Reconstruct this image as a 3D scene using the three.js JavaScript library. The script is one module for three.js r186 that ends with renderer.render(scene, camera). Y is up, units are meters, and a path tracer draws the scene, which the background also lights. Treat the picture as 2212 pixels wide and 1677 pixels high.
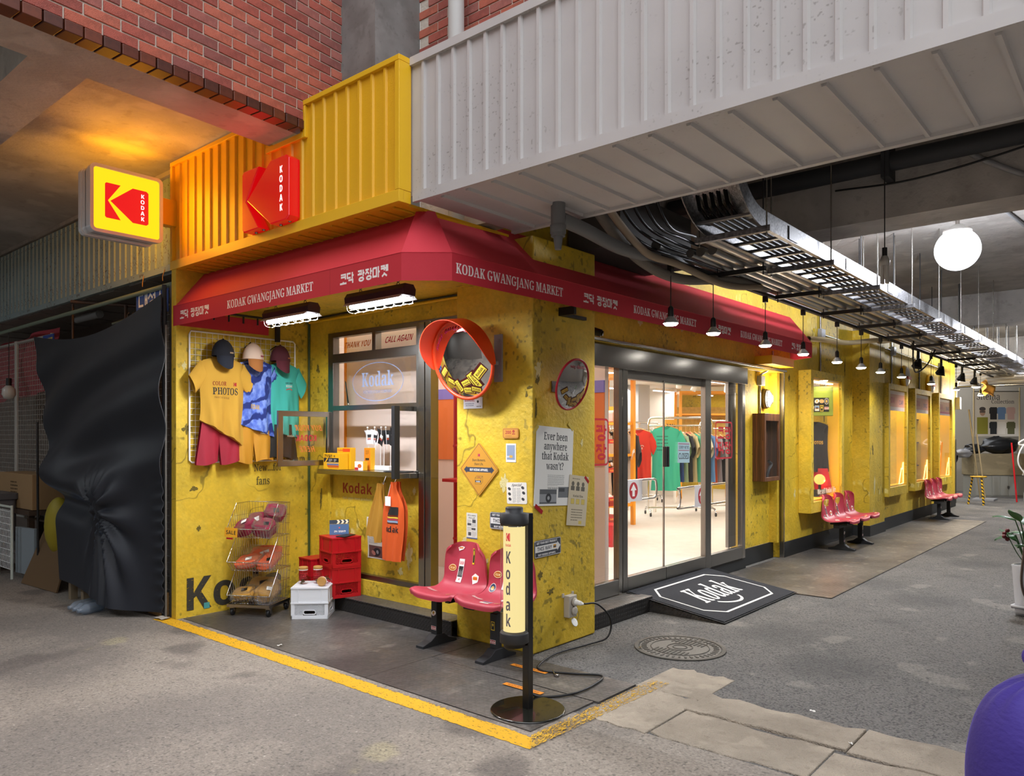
import * as THREE from 'three';
import { RoundedBoxGeometry } from 'three/addons/geometries/RoundedBoxGeometry.js';
import { mergeGeometries, mergeVertices } from 'three/addons/utils/BufferGeometryUtils.js';
import { RectAreaLightUniformsLib } from 'three/addons/lights/RectAreaLightUniformsLib.js';

// ---------------------------------------------------------------- camera, sky, exposure
const scene = new THREE.Scene();
const camera = new THREE.PerspectiveCamera(2 * Math.atan(943 / 1636) * 180 / Math.PI, 2212 / 1886, 0.05, 200);
camera.position.set(-4.182, 1.55, 3.368);
camera.lookAt(-4.182 + 0.7611, 1.55, 3.368 - 0.6486);
camera.setViewOffset(2212, 1886, 0, 0, 2212, 1677);
const renderer = new THREE.WebGLRenderer({ antialias: true });
renderer.toneMapping = THREE.LinearToneMapping;
renderer.toneMappingExposure = 1.0;
renderer.shadowMap.enabled = true;
RectAreaLightUniformsLib.init();
const SKY = 3.1;
{ // plain overcast daylight over the street, a little brighter overhead
  const w = 64, h = 32, d = new Float32Array(w * h * 4);
  for (let y = 0; y < h; y++) for (let x = 0; x < w; x++) {
    const e = Math.max(0, Math.sin(((y + 0.5) / h - 0.5) * Math.PI)), l = SKY * (1 + 2 * e) / 2.2, o = (y * w + x) * 4;
    d[o] = l * 0.97; d[o + 1] = l; d[o + 2] = l * 1.05; d[o + 3] = 1;
  }
  const t = new THREE.DataTexture(d, w, h, THREE.RGBAFormat, THREE.FloatType);
  t.mapping = THREE.EquirectangularReflectionMapping; t.magFilter = THREE.LinearFilter; t.needsUpdate = true;
  scene.background = t; scene.environment = t;
}
function rectLight(x, y, z, tx, ty, tz, w, h, power, color = 0xffffff, name = 'lamp_light') { // power: radiance of the face
  const l = new THREE.RectAreaLight(color, power, w, h); l.name = name;
  l.position.set(x, y, z); l.lookAt(tx, ty, tz); scene.add(l); return l;
}

// ---------------------------------------------------------------- helpers
let seed = 7;
const rnd = () => { seed = (seed + 0x6d2b79f5) | 0; let t = Math.imul(seed ^ (seed >>> 15), 1 | seed); t = (t + Math.imul(t ^ (t >>> 7), 61 | t)) ^ t; return ((t ^ (t >>> 14)) >>> 0) / 4294967296; };
const rr = (a, b) => a + (b - a) * rnd();
const PI = Math.PI, V3 = (x, y, z) => new THREE.Vector3(x, y, z), clamp = (x, a = 0, b = 1) => Math.min(b, Math.max(a, x)), lerp = (a, b, t) => a + (b - a) * t;
const sstep = (a, b, x) => { const t = clamp((x - a) / (b - a)); return t * t * (3 - 2 * t); };
// tileable value noise, p = period in cells
const HT = new Float32Array(65536); for (let i = 0; i < 65536; i++) HT[i] = rnd();
const hsh = (x, y, s) => HT[((x * 374761 + y * 668265 + s * 9127) >>> 0) & 65535];
function vn(x, y, p, s = 0) {
  const ix = Math.floor(x), iy = Math.floor(y); let fx = x - ix, fy = y - iy; fx = fx * fx * (3 - 2 * fx); fy = fy * fy * (3 - 2 * fy);
  const x0 = ((ix % p) + p) % p, x1 = (x0 + 1) % p, y0 = ((iy % p) + p) % p, y1 = (y0 + 1) % p;
  return lerp(lerp(hsh(x0, y0, s), hsh(x1, y0, s), fx), lerp(hsh(x0, y1, s), hsh(x1, y1, s), fx), fy);
}
function fbm(u, v, p, oct = 4, s = 0) { let a = 0.5, r = 0, n = 0; for (let i = 0; i < oct; i++) { r += a * vn(u * p, v * p, p, s + i * 13); n += a; a *= 0.5; p *= 2; } return r / n; }
function dataTex(n, fn, srgb = true) { // fn(u, v) -> [r, g, b] 0..1 (sRGB) or one number
  const d = new Uint8Array(n * n * 4);
  for (let y = 0; y < n; y++) for (let x = 0; x < n; x++) {
    let c = fn((x + 0.5) / n, (y + 0.5) / n); if (!Array.isArray(c)) c = [c, c, c];
    const o = (y * n + x) * 4; for (let k = 0; k < 3; k++) d[o + k] = clamp(c[k]) * 255; d[o + 3] = 255;
  }
  const t = new THREE.DataTexture(d, n, n); t.wrapS = t.wrapT = THREE.RepeatWrapping; t.magFilter = THREE.LinearFilter;
  if (srgb) t.colorSpace = THREE.SRGBColorSpace; t.needsUpdate = true; return t;
}
const rep = (t, m) => { const c = t.clone(); c.repeat.set(1 / m, 1 / m); c.needsUpdate = true; return c; }; // tile size in metres
const hex = (h) => [(h >> 16 & 255) / 255, (h >> 8 & 255) / 255, (h & 255) / 255];
const mix3 = (a, b, t) => [lerp(a[0], b[0], t), lerp(a[1], b[1], t), lerp(a[2], b[2], t)];
function canvasTex(w, h, draw) {
  const c = document.createElement('canvas'); c.width = w; c.height = h; const g = c.getContext('2d'); draw(g, w, h);
  const t = new THREE.CanvasTexture(c); t.colorSpace = THREE.SRGBColorSpace; t.magFilter = THREE.LinearFilter; return t;
}
function mat(color, roughness = 0.6, o = {}) { return new THREE.MeshPhysicalMaterial({ color, roughness, side: THREE.DoubleSide, ...o }); }
const metal = (color, roughness = 0.3, o = {}) => mat(color, roughness, { metalness: 1, ...o });
const glow = (color, k, o = {}) => mat(0x111111, 0.5, { emissive: new THREE.Color(color), emissiveIntensity: k, ...o });

// geometry helpers
let boxCount = 0;
function bx(x0, y0, z0, x1, y1, z1, r = 0) { // each box a fraction of a millimetre smaller than drawn, so that faces never coincide
  const q = (boxCount++ % 9) * 0.00016, s = (v) => Math.abs(v) - (Math.abs(v) > 0.003 ? q : 0), w = s(x1 - x0), h = s(y1 - y0), d = s(z1 - z0);
  const g = r > 0 ? new RoundedBoxGeometry(w, h, d, 2, Math.min(r, w / 2.01, h / 2.01, d / 2.01)) : new THREE.BoxGeometry(w, h, d);
  g.translate((x0 + x1) / 2, (y0 + y1) / 2, (z0 + z1) / 2); return g;
}
const cbx = (x, y, z, w, h, d, r = 0) => bx(x - w / 2, y - h / 2, z - d / 2, x + w / 2, y + h / 2, z + d / 2, r);
function rod(a, b, r, n = 6, r2 = r) { // straight bar between two points
  const A = V3(...a), B = V3(...b), L = A.distanceTo(B), g = new THREE.CylinderGeometry(r2, r, L, n);
  g.applyQuaternion(new THREE.Quaternion().setFromUnitVectors(V3(0, 1, 0), B.clone().sub(A).normalize())); g.translate((A.x + B.x) / 2, (A.y + B.y) / 2, (A.z + B.z) / 2); return g;
}
function tube(pts, r, seg = 40, n = 8, closed = false, tension = 0.5) { return new THREE.TubeGeometry(new THREE.CatmullRomCurve3(pts.map((p) => V3(...p)), closed, 'catmullrom', tension), seg, r, n, closed); }
function lathe(pts, n = 32) { return new THREE.LatheGeometry(pts.map((p) => new THREE.Vector2(p[0], p[1])), n); }
function at(g, x, y, z, ry = 0, rx = 0, rz = 0) { if (rz) g.rotateZ(rz); if (rx) g.rotateX(rx); if (ry) g.rotateY(ry); g.translate(x, y, z); return g; }
function merge(list) { return mergeGeometries(list.map((g) => { g = g.index ? g.toNonIndexed() : g; for (const k of Object.keys(g.attributes)) if (!['position', 'normal', 'uv'].includes(k)) g.deleteAttribute(k); return g; })); }
function uvm(g, s = 1) { // uv in metres from position, by dominant normal
  if (g.index) g = g.toNonIndexed();
  const p = g.attributes.position, n = g.attributes.normal, uv = new Float32Array(p.count * 2);
  for (let i = 0; i < p.count; i += 3) {
    let a = 0, b = 0, c = 0; for (let k = 0; k < 3; k++) { a += Math.abs(n.getX(i + k)); b += Math.abs(n.getY(i + k)); c += Math.abs(n.getZ(i + k)); }
    for (let k = i; k < i + 3; k++) {
      const x = p.getX(k), y = p.getY(k), z = p.getZ(k);
      if (b >= a && b >= c) { uv[k * 2] = x / s; uv[k * 2 + 1] = z / s; } else if (a >= c) { uv[k * 2] = z / s; uv[k * 2 + 1] = y / s; } else { uv[k * 2] = (x + 0.37) / s; uv[k * 2 + 1] = y / s; }
    }
  }
  g.setAttribute('uv', new THREE.BufferAttribute(uv, 2)); return g;
}
function slab(pts, t, off = 0) { // planar polygon (3-D points) with thickness t along its normal
  const P = pts.map((p) => V3(...p)), n = P[1].clone().sub(P[0]).cross(P[2].clone().sub(P[0])).normalize(), ex = P[1].clone().sub(P[0]).normalize(), ey = n.clone().cross(ex);
  const sh = new THREE.Shape(P.map((p) => { const d = p.clone().sub(P[0]); return new THREE.Vector2(d.dot(ex), d.dot(ey)); }));
  const g = new THREE.ExtrudeGeometry(sh, { depth: t, bevelEnabled: false }); g.translate(0, 0, off);
  g.applyMatrix4(new THREE.Matrix4().makeBasis(ex, ey, n).setPosition(P[0])); return g;
}
function shape(pts, holes = []) { const s = new THREE.Shape(pts.map((p) => new THREE.Vector2(...p))); for (const h of holes) s.holes.push(new THREE.Path(h.map((p) => new THREE.Vector2(...p)))); return s; }
function rrect(x, y, w, h, r) { const s = new THREE.Shape(); s.moveTo(x + r, y); s.lineTo(x + w - r, y); s.absarc(x + w - r, y + r, r, -PI / 2, 0); s.lineTo(x + w, y + h - r); s.absarc(x + w - r, y + h - r, r, 0, PI / 2); s.lineTo(x + r, y + h); s.absarc(x + r, y + h - r, r, PI / 2, PI); s.lineTo(x, y + r); s.absarc(x + r, y + r, r, PI, 1.5 * PI); return s; }
const ext = (s, depth, bevel = 0, curve = 6) => new THREE.ExtrudeGeometry(s, { depth, bevelEnabled: bevel > 0, bevelSize: bevel, bevelThickness: bevel, bevelSegments: 2, curveSegments: curve });
function unitUV(g) { g.computeBoundingBox(); const b = g.boundingBox, p = g.attributes.position, uv = new Float32Array(p.count * 2); for (let i = 0; i < p.count; i++) { uv[i * 2] = (p.getX(i) - b.min.x) / (b.max.x - b.min.x); uv[i * 2 + 1] = (p.getY(i) - b.min.y) / (b.max.y - b.min.y); } g.setAttribute('uv', new THREE.BufferAttribute(uv, 2)); return g; }
function grid(nu, nv, f) { // parametric surface f(u, v) -> [x, y, z]
  const p = [], uv = [], ix = [];
  for (let j = 0; j <= nv; j++) for (let i = 0; i <= nu; i++) { const q = f(i / nu, j / nv); p.push(q[0], q[1], q[2]); uv.push(i / nu, j / nv); }
  for (let j = 0; j < nv; j++) for (let i = 0; i < nu; i++) { const a = j * (nu + 1) + i, b = a + 1, c = a + nu + 1, d = c + 1; ix.push(a, b, d, a, d, c); }
  const g = new THREE.BufferGeometry(); g.setAttribute('position', new THREE.Float32BufferAttribute(p, 3)); g.setAttribute('uv', new THREE.Float32BufferAttribute(uv, 2)); g.setIndex(ix); g.computeVertexNormals(); return g;
}
// naming
const taken = new Map();
function numbered(n) { const k = taken.get(n) ?? 0; taken.set(n, k + 1); return k ? n + '_' + String(k).padStart(3, '0') : n; }
function fin(o) { o.castShadow = o.receiveShadow = true; return o; }
function P(name, g, m, parent, label) { // a part
  if (Array.isArray(g)) g = g.length > 1 ? merge(g) : g[0];
  const o = fin(new THREE.Mesh(g, m)); o.name = name; parent.add(o); if (label) o.userData.label = label; return o;
}
function T(name, label, category, group, pos, ry = 0) { // a thing made of parts
  const o = new THREE.Group(); o.name = numbered(name); o.userData = { label, category }; if (group) o.userData.group = group;
  if (pos) o.position.set(...pos); o.rotation.y = ry; scene.add(o); return o;
}
function M(name, g, m, label, category, group) { // a thing of one mesh
  if (Array.isArray(g)) g = g.length > 1 ? merge(g) : g[0];
  const o = fin(new THREE.Mesh(g, m)); o.name = numbered(name); o.userData = { label, category }; if (group) o.userData.group = group; scene.add(o); return o;
}
function S(name, g, m, label, category = 'structure') { const o = M(name, g, m, label, category); o.userData.kind = 'structure'; return o; }
function SG(name, label, category = 'structure') { const o = T(name, label, category); o.userData.kind = 'structure'; return o; }
function copy(src, label, pos, ry) { const c = src.clone(); c.name = numbered(src.name.replace(/_\d{3}$/, '')); c.userData = { ...src.userData }; if (label) c.userData.label = label; if (pos) c.position.set(...pos); if (ry !== undefined) c.rotation.y = ry; scene.add(c); return c; }

// ---------------------------------------------------------------- lettering
const JA = { // strokes in a unit box, y down
  g: [[[0.04, 0.1], [0.92, 0.1], [0.92, 1]]], n: [[[0.08, 0], [0.08, 0.92], [1, 0.92]]], d: [[[0.95, 0.06], [0.08, 0.06], [0.08, 0.94], [0.98, 0.94]]],
  r: [[[0.04, 0.05], [0.92, 0.05], [0.92, 0.5], [0.08, 0.5], [0.08, 0.95], [0.98, 0.95]]], m: [[[0.08, 0.06], [0.92, 0.06], [0.92, 0.94], [0.08, 0.94], [0.08, 0.02]]],
  b: [[[0.08, 0], [0.08, 0.95], [0.92, 0.95], [0.92, 0]], [[0.08, 0.5], [0.92, 0.5]]], s: [[[0.5, 0.02], [0.44, 0.4], [0.04, 0.98]], [[0.5, 0.35], [0.96, 0.98]]],
  o: ['O'], j: [[[0.06, 0.08], [0.94, 0.08]], [[0.5, 0.1], [0.42, 0.5], [0.04, 0.98]], [[0.52, 0.5], [0.96, 0.98]]], k: [[[0.04, 0.08], [0.92, 0.08], [0.92, 1]], [[0.06, 0.54], [0.92, 0.54]]],
  t: [[[0.95, 0.06], [0.08, 0.06], [0.08, 0.94], [0.98, 0.94]], [[0.08, 0.5], [0.92, 0.5]]], p: [[[0.04, 0.06], [0.96, 0.06]], [[0.28, 0.1], [0.28, 0.9]], [[0.72, 0.1], [0.72, 0.9]], [[0.02, 0.94], [0.98, 0.94]]],
  h: [[[0.35, 0.02], [0.65, 0.02]], [[0.06, 0.24], [0.94, 0.24]], 'o'],
};
const LEAD = ['g', 'g', 'n', 'd', 'd', 'r', 'm', 'b', 'b', 's', 's', 'o', 'j', 'j', 'j', 'k', 't', 'p', 'h'], TAIL = [0, 'g', 'g', 'g', 'n', 'n', 'n', 'd', 'r', 'r', 'r', 'r', 'r', 'r', 'r', 'r', 'm', 'b', 'b', 's', 's', 'o', 'j', 'j', 'k', 't', 'p', 'h'];
function hangul(ctx, text, x, y, cw, ch, lw, color) { // cw, ch: box of one syllable
  ctx.strokeStyle = ctx.fillStyle = color; ctx.lineWidth = lw; ctx.lineJoin = 'miter'; ctx.lineCap = 'butt';
  const jam = (id, bx0, by0, bw, bh) => { for (const s of JA[id] ?? []) { ctx.beginPath(); if (s === 'O') ctx.ellipse(bx0 + bw / 2, by0 + bh / 2, bw * 0.42, bh * 0.42, 0, 0, 7); else if (s === 'o') ctx.ellipse(bx0 + bw / 2, by0 + bh * 0.68, bw * 0.34, bh * 0.28, 0, 0, 7); else s.forEach(([a, b], i) => (i ? ctx.lineTo(bx0 + a * bw, by0 + b * bh) : ctx.moveTo(bx0 + a * bw, by0 + b * bh))); ctx.stroke(); } };
  const ln = (a, b, c, d) => { ctx.beginPath(); ctx.moveTo(a, b); ctx.lineTo(c, d); ctx.stroke(); };
  for (const c of text) {
    const k = c.charCodeAt(0) - 0xac00;
    if (k < 0 || k > 11171) { if (c !== ' ') { ctx.save(); ctx.font = 'bold ' + ch * 0.95 + 'px sans-serif'; ctx.textBaseline = 'alphabetic'; ctx.textAlign = 'left'; ctx.fillText(c, x, y + ch * 0.88, cw * 0.95); ctx.restore(); x += cw * 0.95; } else x += cw * 0.45; continue; }
    const L = LEAD[Math.floor(k / 588)], v = Math.floor((k % 588) / 28), t = TAIL[k % 28], w = cw * 0.92, h = ch;
    const vert = v <= 7 || v === 20, mixd = [9, 10, 11, 14, 15, 16, 19].includes(v), hh = t ? 0.56 : 0.96;
    if (vert) {
      jam(L, x, y + h * 0.06, w * 0.56, h * (hh - 0.12)); const vx = x + w * 0.78, top = y, bot = y + h * (hh + 0.03), my = (top + bot) / 2;
      const two = v === 1 || v === 3 || v === 5 || v === 7, left = v === 4 || v === 5 || v === 6 || v === 7;
      ln(vx, top, vx, bot); if (two) ln(vx + w * 0.18, top, vx + w * 0.18, bot);
      if (v !== 20) { const ys = [2, 3, 6, 7].includes(v) ? [my - h * 0.1, my + h * 0.1] : [my]; for (const q of ys) left ? ln(vx - w * 0.2, q, vx, q) : ln(vx, q, vx + w * 0.2, q); }
    } else {
      const lw2 = mixd ? 0.56 : 0.8, lx = x + (mixd ? 0.02 : 0.1) * w, sp = t ? 0.6 : 1, hb = y + h * (mixd ? 0.62 : 0.86) * sp + (t ? 0 : h * 0.04);
      jam(L, lx, y + h * 0.05, w * lw2, h * (mixd ? 0.42 : 0.5) * (t ? 0.62 : 1)); ln(x, hb, x + w * (mixd ? 0.66 : 1), hb);
      const cx = lx + w * lw2 / 2, up = [8, 9, 10, 11, 12].includes(v); if (v !== 18 && v !== 19) for (const q of v === 12 || v === 17 ? [-0.13, 0.13] : [0]) ln(cx + q * w, hb, cx + q * w, up ? hb - h * 0.17 : hb + h * 0.15);
      if (mixd) { const vx = x + w * 0.8; ln(vx, y, vx, y + h * (t ? 0.62 : 1)); if (v === 9) ln(vx, y + h * 0.3, vx + w * 0.2, y + h * 0.3); }
    }
    if (t) jam(t, x + w * 0.16, y + h * 0.66, w * 0.74, h * 0.34);
    x += cw;
  }
  return x;
}
function txt(ctx, s, x, y, size, color, o = {}) { // o: font, weight, width (fit), align, italic
  ctx.save(); ctx.fillStyle = color; ctx.font = (o.italic ? 'italic ' : '') + (o.weight ?? 'bold') + ' ' + size + 'px ' + (o.font ?? 'sans-serif'); ctx.textBaseline = o.base ?? 'middle'; ctx.textAlign = 'left';
  const w = ctx.measureText(s).width, k = o.width ? o.width / w : 1, al = o.align ?? 'center'; ctx.translate(x, y); ctx.transform(k, 0, o.italic ? -0.22 : 0, 1, 0, 0); ctx.fillText(s, al === 'center' ? -w / 2 : al === 'right' ? -w : 0, 0); ctx.restore();
}
function lines(ctx, x, y, w, n, step, color = '#555', lw = 2) { ctx.fillStyle = color; for (let i = 0; i < n; i++) { let q = x; const end = x + w * (i === n - 1 ? 0.6 : 1); while (q < end - 4) { const l = Math.min(rr(5, 18), end - q); ctx.fillRect(q, y + i * step, l, lw); q += l + 4; } } }
// the emblem: left bar with a notch and the arrow-shaped right half, unit box 0..1 x 0..1, y up
const EMB_L = [[0, 0.04], [0.03, 0], [0.35, 0], [0.065, 0.5], [0.35, 1], [0.03, 1], [0, 0.96]].map(([x, y]) => [x, y]);
const EMB_R = [[0.12, 0.5], [0.63, 0], [0.95, 0], [1, 0.05], [1, 0.95], [0.95, 1], [0.63, 1]];
function emblem(ctx, x, y, w, h, color, ink) { // y down
  ctx.fillStyle = color; for (const p of [EMB_L, EMB_R]) { ctx.beginPath(); p.forEach(([a, b], i) => (i ? ctx.lineTo(x + a * w, y + h - b * h) : ctx.moveTo(x + a * w, y + h - b * h))); ctx.fill(); }
  if (ink) [...'KODAK'].forEach((c, i) => txt(ctx, c, x + w * 0.86, y + h * (0.17 + i * 0.165), h * 0.17, ink));
}
// ---------------------------------------------------------------- surface textures
const texYellow = dataTex(1024, (u, v) => {
  const a = fbm(u, v, 5, 5, 1), b = fbm(u, v, 12, 4, 40), c = fbm(u, v, 3, 3, 80), f = fbm(u, v, 90, 2, 120);
  let col = mix3(hex(0xd6b22c), hex(0xc4a62c), sstep(0.35, 0.65, a)); col = mix3(col, hex(0xe2c244), sstep(0.5, 0.75, b) * 0.5);
  const stain = sstep(0.56, 0.72, a * 0.6 + b * 0.4) * sstep(0.3, 0.75, f); col = mix3(col, hex(0x8a761c), stain * 0.5);
  const speck = sstep(0.66, 0.8, fbm(u, v, 64, 2, 160)) * sstep(0.5, 0.68, fbm(u, v, 4, 3, 170)); col = mix3(col, hex(0x5c5420), speck * 0.5);
  const pale = sstep(0.7, 0.76, c * 0.55 + fbm(u, v, 14, 3, 200) * 0.45); col = mix3(col, hex(0xe2d48c), pale * 0.85);
  const crack = 1 - sstep(0, 0.018, Math.abs(fbm(u, v, 6, 4, 240) - 0.5)); col = mix3(col, hex(0x7d6a18), crack * sstep(0.52, 0.66, c) * 0.8);
  return col.map((q) => q * (0.95 + 0.1 * f));
});
const bumpPlaster = dataTex(512, (u, v) => 0.55 * fbm(u, v, 8, 5, 300) + 0.45 * fbm(u, v, 40, 3, 320), false);
const bumpFine = dataTex(256, (u, v) => fbm(u, v, 64, 2, 340), false);
const texStreet = dataTex(1024, (u, v) => {
  const a = fbm(u, v, 4, 5, 400), g = 0.5 * vn(u * 512, v * 512, 512, 420) + 0.5 * vn(u * 256, v * 256, 256, 421), g2 = vn(u * 300, v * 300, 300, 430);
  let col = mix3(hex(0x8a837b), hex(0xa39a8f), sstep(0.3, 0.7, a)); col = mix3(col, hex(0x6c6560), sstep(0.58, 0.75, fbm(u, v, 6, 4, 440)) * 0.7);
  col = mix3(col, hex(0xb9b08c), sstep(0.68, 0.78, fbm(u, v, 7, 4, 460)) * 0.6); col = mix3(col, hex(0x4f4b48), sstep(0.72, 0.9, g2) * 0.45); col = mix3(col, hex(0xd0cbc2), sstep(0.84, 0.95, g) * 0.7);
  return col.map((q) => q * (0.84 + 0.28 * g));
});
const texAsphalt = dataTex(1024, (u, v) => {
  const a = fbm(u, v, 5, 4, 500), g = 0.5 * vn(u * 512, v * 512, 512, 520) + 0.5 * vn(u * 256, v * 256, 256, 521), g2 = vn(u * 320, v * 320, 320, 530);
  let col = mix3(hex(0x656463), hex(0x7c7a77), sstep(0.3, 0.7, a)); col = mix3(col, hex(0x3a3a3b), sstep(0.55, 0.85, g2) * 0.6); col = mix3(col, hex(0x9d9a92), sstep(0.66, 0.76, fbm(u, v, 9, 4, 540)) * 0.55); col = mix3(col, hex(0xc9c5bc), sstep(0.92, 0.98, g) * 0.6);
  return col.map((q) => q * (0.82 + 0.32 * g));
});
const bumpGrain = dataTex(512, (u, v) => 0.5 * vn(u * 128, v * 128, 128, 600) + 0.5 * vn(u * 256, v * 256, 256, 610), false);
const texSteelFloor = dataTex(512, (u, v) => {
  const a = fbm(u, v, 3, 5, 700), b = fbm(u, v, 9, 4, 720), f = fbm(u, v, 90, 2, 740);
  let col = mix3(hex(0x575453), hex(0x77736f), sstep(0.35, 0.7, a)); col = mix3(col, hex(0x7d7062), sstep(0.62, 0.78, b) * 0.35); col = mix3(col, hex(0xa19a91), sstep(0.66, 0.8, fbm(u, v, 14, 3, 760)) * 0.5);
  return col.map((q) => q * (0.85 + 0.3 * f));
});
const bumpTread = dataTex(256, (u, v) => { // 4 x 4 cells of raised lozenge lugs, alternately turned
  const cu = u * 6, cv = v * 6, i = Math.floor(cu), j = Math.floor(cv); let x = cu - i - 0.5, y = cv - j - 0.5; if ((i + j) & 1) [x, y] = [y, x];
  const q = (x * 0.707 + y * 0.707), w = (x * 0.707 - y * 0.707); return 0.25 + 0.75 * (1 - sstep(0.8, 1.1, Math.hypot(q / 0.46, w / 0.13)));
}, false);
const texGreyPaint = dataTex(512, (u, v) => { const s = fbm(u, v, 128, 2, 800), a = fbm(u, v, 4, 4, 820); return mix3(mix3(hex(0xc9c6c4), hex(0xb4b1b0), a), hex(0x5c5651), sstep(0.74, 0.84, s) * sstep(0.5, 0.75, a) * 0.35); });
const texTeal = dataTex(512, (u, v) => { const s = fbm(u, v, 80, 3, 840), a = fbm(u, v, 5, 4, 860); return mix3(mix3(hex(0x9fb1b2), hex(0x8aa0a3), a), hex(0x4d3a30), sstep(0.64, 0.74, s) * sstep(0.46, 0.64, a) * 0.6); });
const texConcrete = dataTex(512, (u, v) => { const a = fbm(u, v, 4, 5, 880), s = fbm(u, v, 30, 3, 900); let c = mix3(hex(0xb3aea9), hex(0x9b9691), sstep(0.3, 0.7, a)); c = mix3(c, hex(0x7d7671), sstep(0.66, 0.8, s) * 0.22); return mix3(c, hex(0xc8c3bd), sstep(0.6, 0.76, fbm(u, v, 8, 4, 920)) * 0.35); });
const texBrickGrain = dataTex(256, (u, v) => { const a = fbm(u, v, 8, 5, 940), s = vn(u * 64, v * 64, 64, 950); const q = 0.78 + 0.3 * a + 0.1 * s; return [q, q, q]; });
const texWood = dataTex(512, (u, v) => { const w = fbm(u * 1, v * 1, 3, 3, 960), r = fbm(u + 0.05 * w, v * 0.02 + 0.3, 48, 3, 980); return mix3(hex(0x4a2c1a), hex(0x75482a), sstep(0.25, 0.75, r)); });
const texPale = dataTex(256, (u, v) => { const q = 0.95 + 0.06 * fbm(u, v, 20, 3, 990); return [q, q, q]; });
const texSpangle = dataTex(256, (u, v) => { const a = vn(u * 24, v * 24, 24, 1000), q = 0.62 + 0.3 * a; return [q, q, q * 1.02]; });

// ---------------------------------------------------------------- shared materials (uv in metres where a texture has a size)
const mYellow = mat(0xffffff, 0.62, { map: rep(texYellow, 2.3), bumpMap: rep(bumpPlaster, 0.8), bumpScale: 0.006 });
const mYellowFlat = mat(0xe8b21a, 0.42, { bumpMap: rep(bumpFine, 0.4), bumpScale: 0.0006 });
const mYellowTrim = mat(0xe9b81f, 0.4);
const mStreet = mat(0xe2e0de, 0.85, { map: rep(texStreet, 3.1), bumpMap: rep(bumpGrain, 1.1), bumpScale: 0.006 });
const mAsphalt = mat(0xeceae8, 0.85, { map: rep(texAsphalt, 2.7), bumpMap: rep(bumpGrain, 0.9), bumpScale: 0.008 });
const mConcrete = mat(0xffffff, 0.85, { map: rep(texConcrete, 2), bumpMap: rep(bumpPlaster, 0.7), bumpScale: 0.006 });
const mKerb = mat(0xf4ead8, 0.9, { map: rep(texConcrete, 1.3), bumpMap: rep(bumpGrain, 0.8), bumpScale: 0.008 });
const mTread = mat(0xffffff, 0.42, { map: rep(texSteelFloor, 1.9), metalness: 0.5, bumpMap: rep(bumpTread, 0.2), bumpScale: 0.02 });
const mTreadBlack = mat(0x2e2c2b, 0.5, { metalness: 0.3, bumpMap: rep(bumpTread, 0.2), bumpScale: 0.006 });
const mGreyPaint = mat(0xffffff, 0.5, { map: rep(texGreyPaint, 1.7) });
const mTeal = mat(0xffffff, 0.5, { map: rep(texTeal, 1.5) });
const mSteel = metal(0xa5a29c, 0.26), mSteelDark = metal(0x8c8a86, 0.32), mChrome = metal(0xd8d8d8, 0.12), mGalv = metal(0xb4b4b4, 0.42, { map: rep(texSpangle, 0.3) });
const mBlack = mat(0x141416, 0.45), mDark = mat(0x26272a, 0.6), mBlackBase = mat(0x1d1f20, 0.55, { bumpMap: rep(bumpFine, 0.3), bumpScale: 0.001 });
const mWhite = mat(0xeeeeec, 0.5), mGreyPlastic = mat(0x8e8f92, 0.5), mPaper = mat(0xe9e7e0, 0.8);
const mRed = mat(0xc0141f, 0.35), mRedDeep = mat(0xa30f1b, 0.4), mOrange = mat(0xf0851c, 0.55), mWood = mat(0xffffff, 0.5, { map: rep(texWood, 0.5) });
const mGlass = mat(0xffffff, 0.02, { transmission: 1, thickness: 0, ior: 1.45 });
const mShopWhite = mat(0xece6dc, 0.8), mShopFloor = mat(0xd9d2c8, 0.5, { map: rep(texPale, 2) });
const mAwning = mat(0xc62a3a, 0.75, { bumpMap: rep(bumpFine, 0.06), bumpScale: 0.0006, sheen: 0.3, sheenColor: new THREE.Color(0xff8080) });

// ---------------------------------------------------------------- ground
S('floor', uvm(bx(-40, -0.3, -40, -0.72, 0, 30)), mStreet, 'pale gritty grey street paving in front of the yellow corner shop', 'ground');
S('floor', uvm(bx(-0.72, -0.3, -40, 60, -0.004, 30)), mAsphalt, 'dark grey asphalt of the covered alley along the shop', 'ground');
{ // concrete strip between street and alley, laid in slabs
  const g = SG('kerb_strip', 'worn pale concrete strip of slabs dividing street from alley', 'kerb');
  const jag = (x0, x1, z0, z1, y) => { const p = []; const n = 10; for (let i = 0; i <= n; i++) p.push([x0 + rr(-0.015, 0.015), lerp(z0, z1, i / n)]); for (let i = n; i >= 0; i--) p.push([x1 + rr(-0.03, 0.03), lerp(z0, z1, i / n)]); const q = ext(shape(p.map(([a, b]) => [a, -b])), 0.06, 0.006); q.rotateX(-PI / 2); q.translate(0, y - 0.066, 0); return uvm(q); };
  P('slab', jag(-0.72, -0.1, 0.94, 1.33, 0.006), mKerb, g); P('slab', jag(-0.7, -0.3, 1.35, 2.15, 0.004), mKerb, g); P('slab', jag(-0.28, 0.02, 1.34, 2.2, 0.014), mKerb, g);
  P('slab', jag(-0.74, -0.32, 2.17, 3.3, 0.004), mKerb, g); P('slab', jag(-0.3, 0.04, 2.22, 3.3, 0.012), mKerb, g); P('slab', jag(-0.74, 0.02, 3.32, 5, 0.006), mKerb, g); P('slab', jag(-0.08, 0.4, 0.9, 1.32, 0.001), mKerb, g);
}
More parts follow.
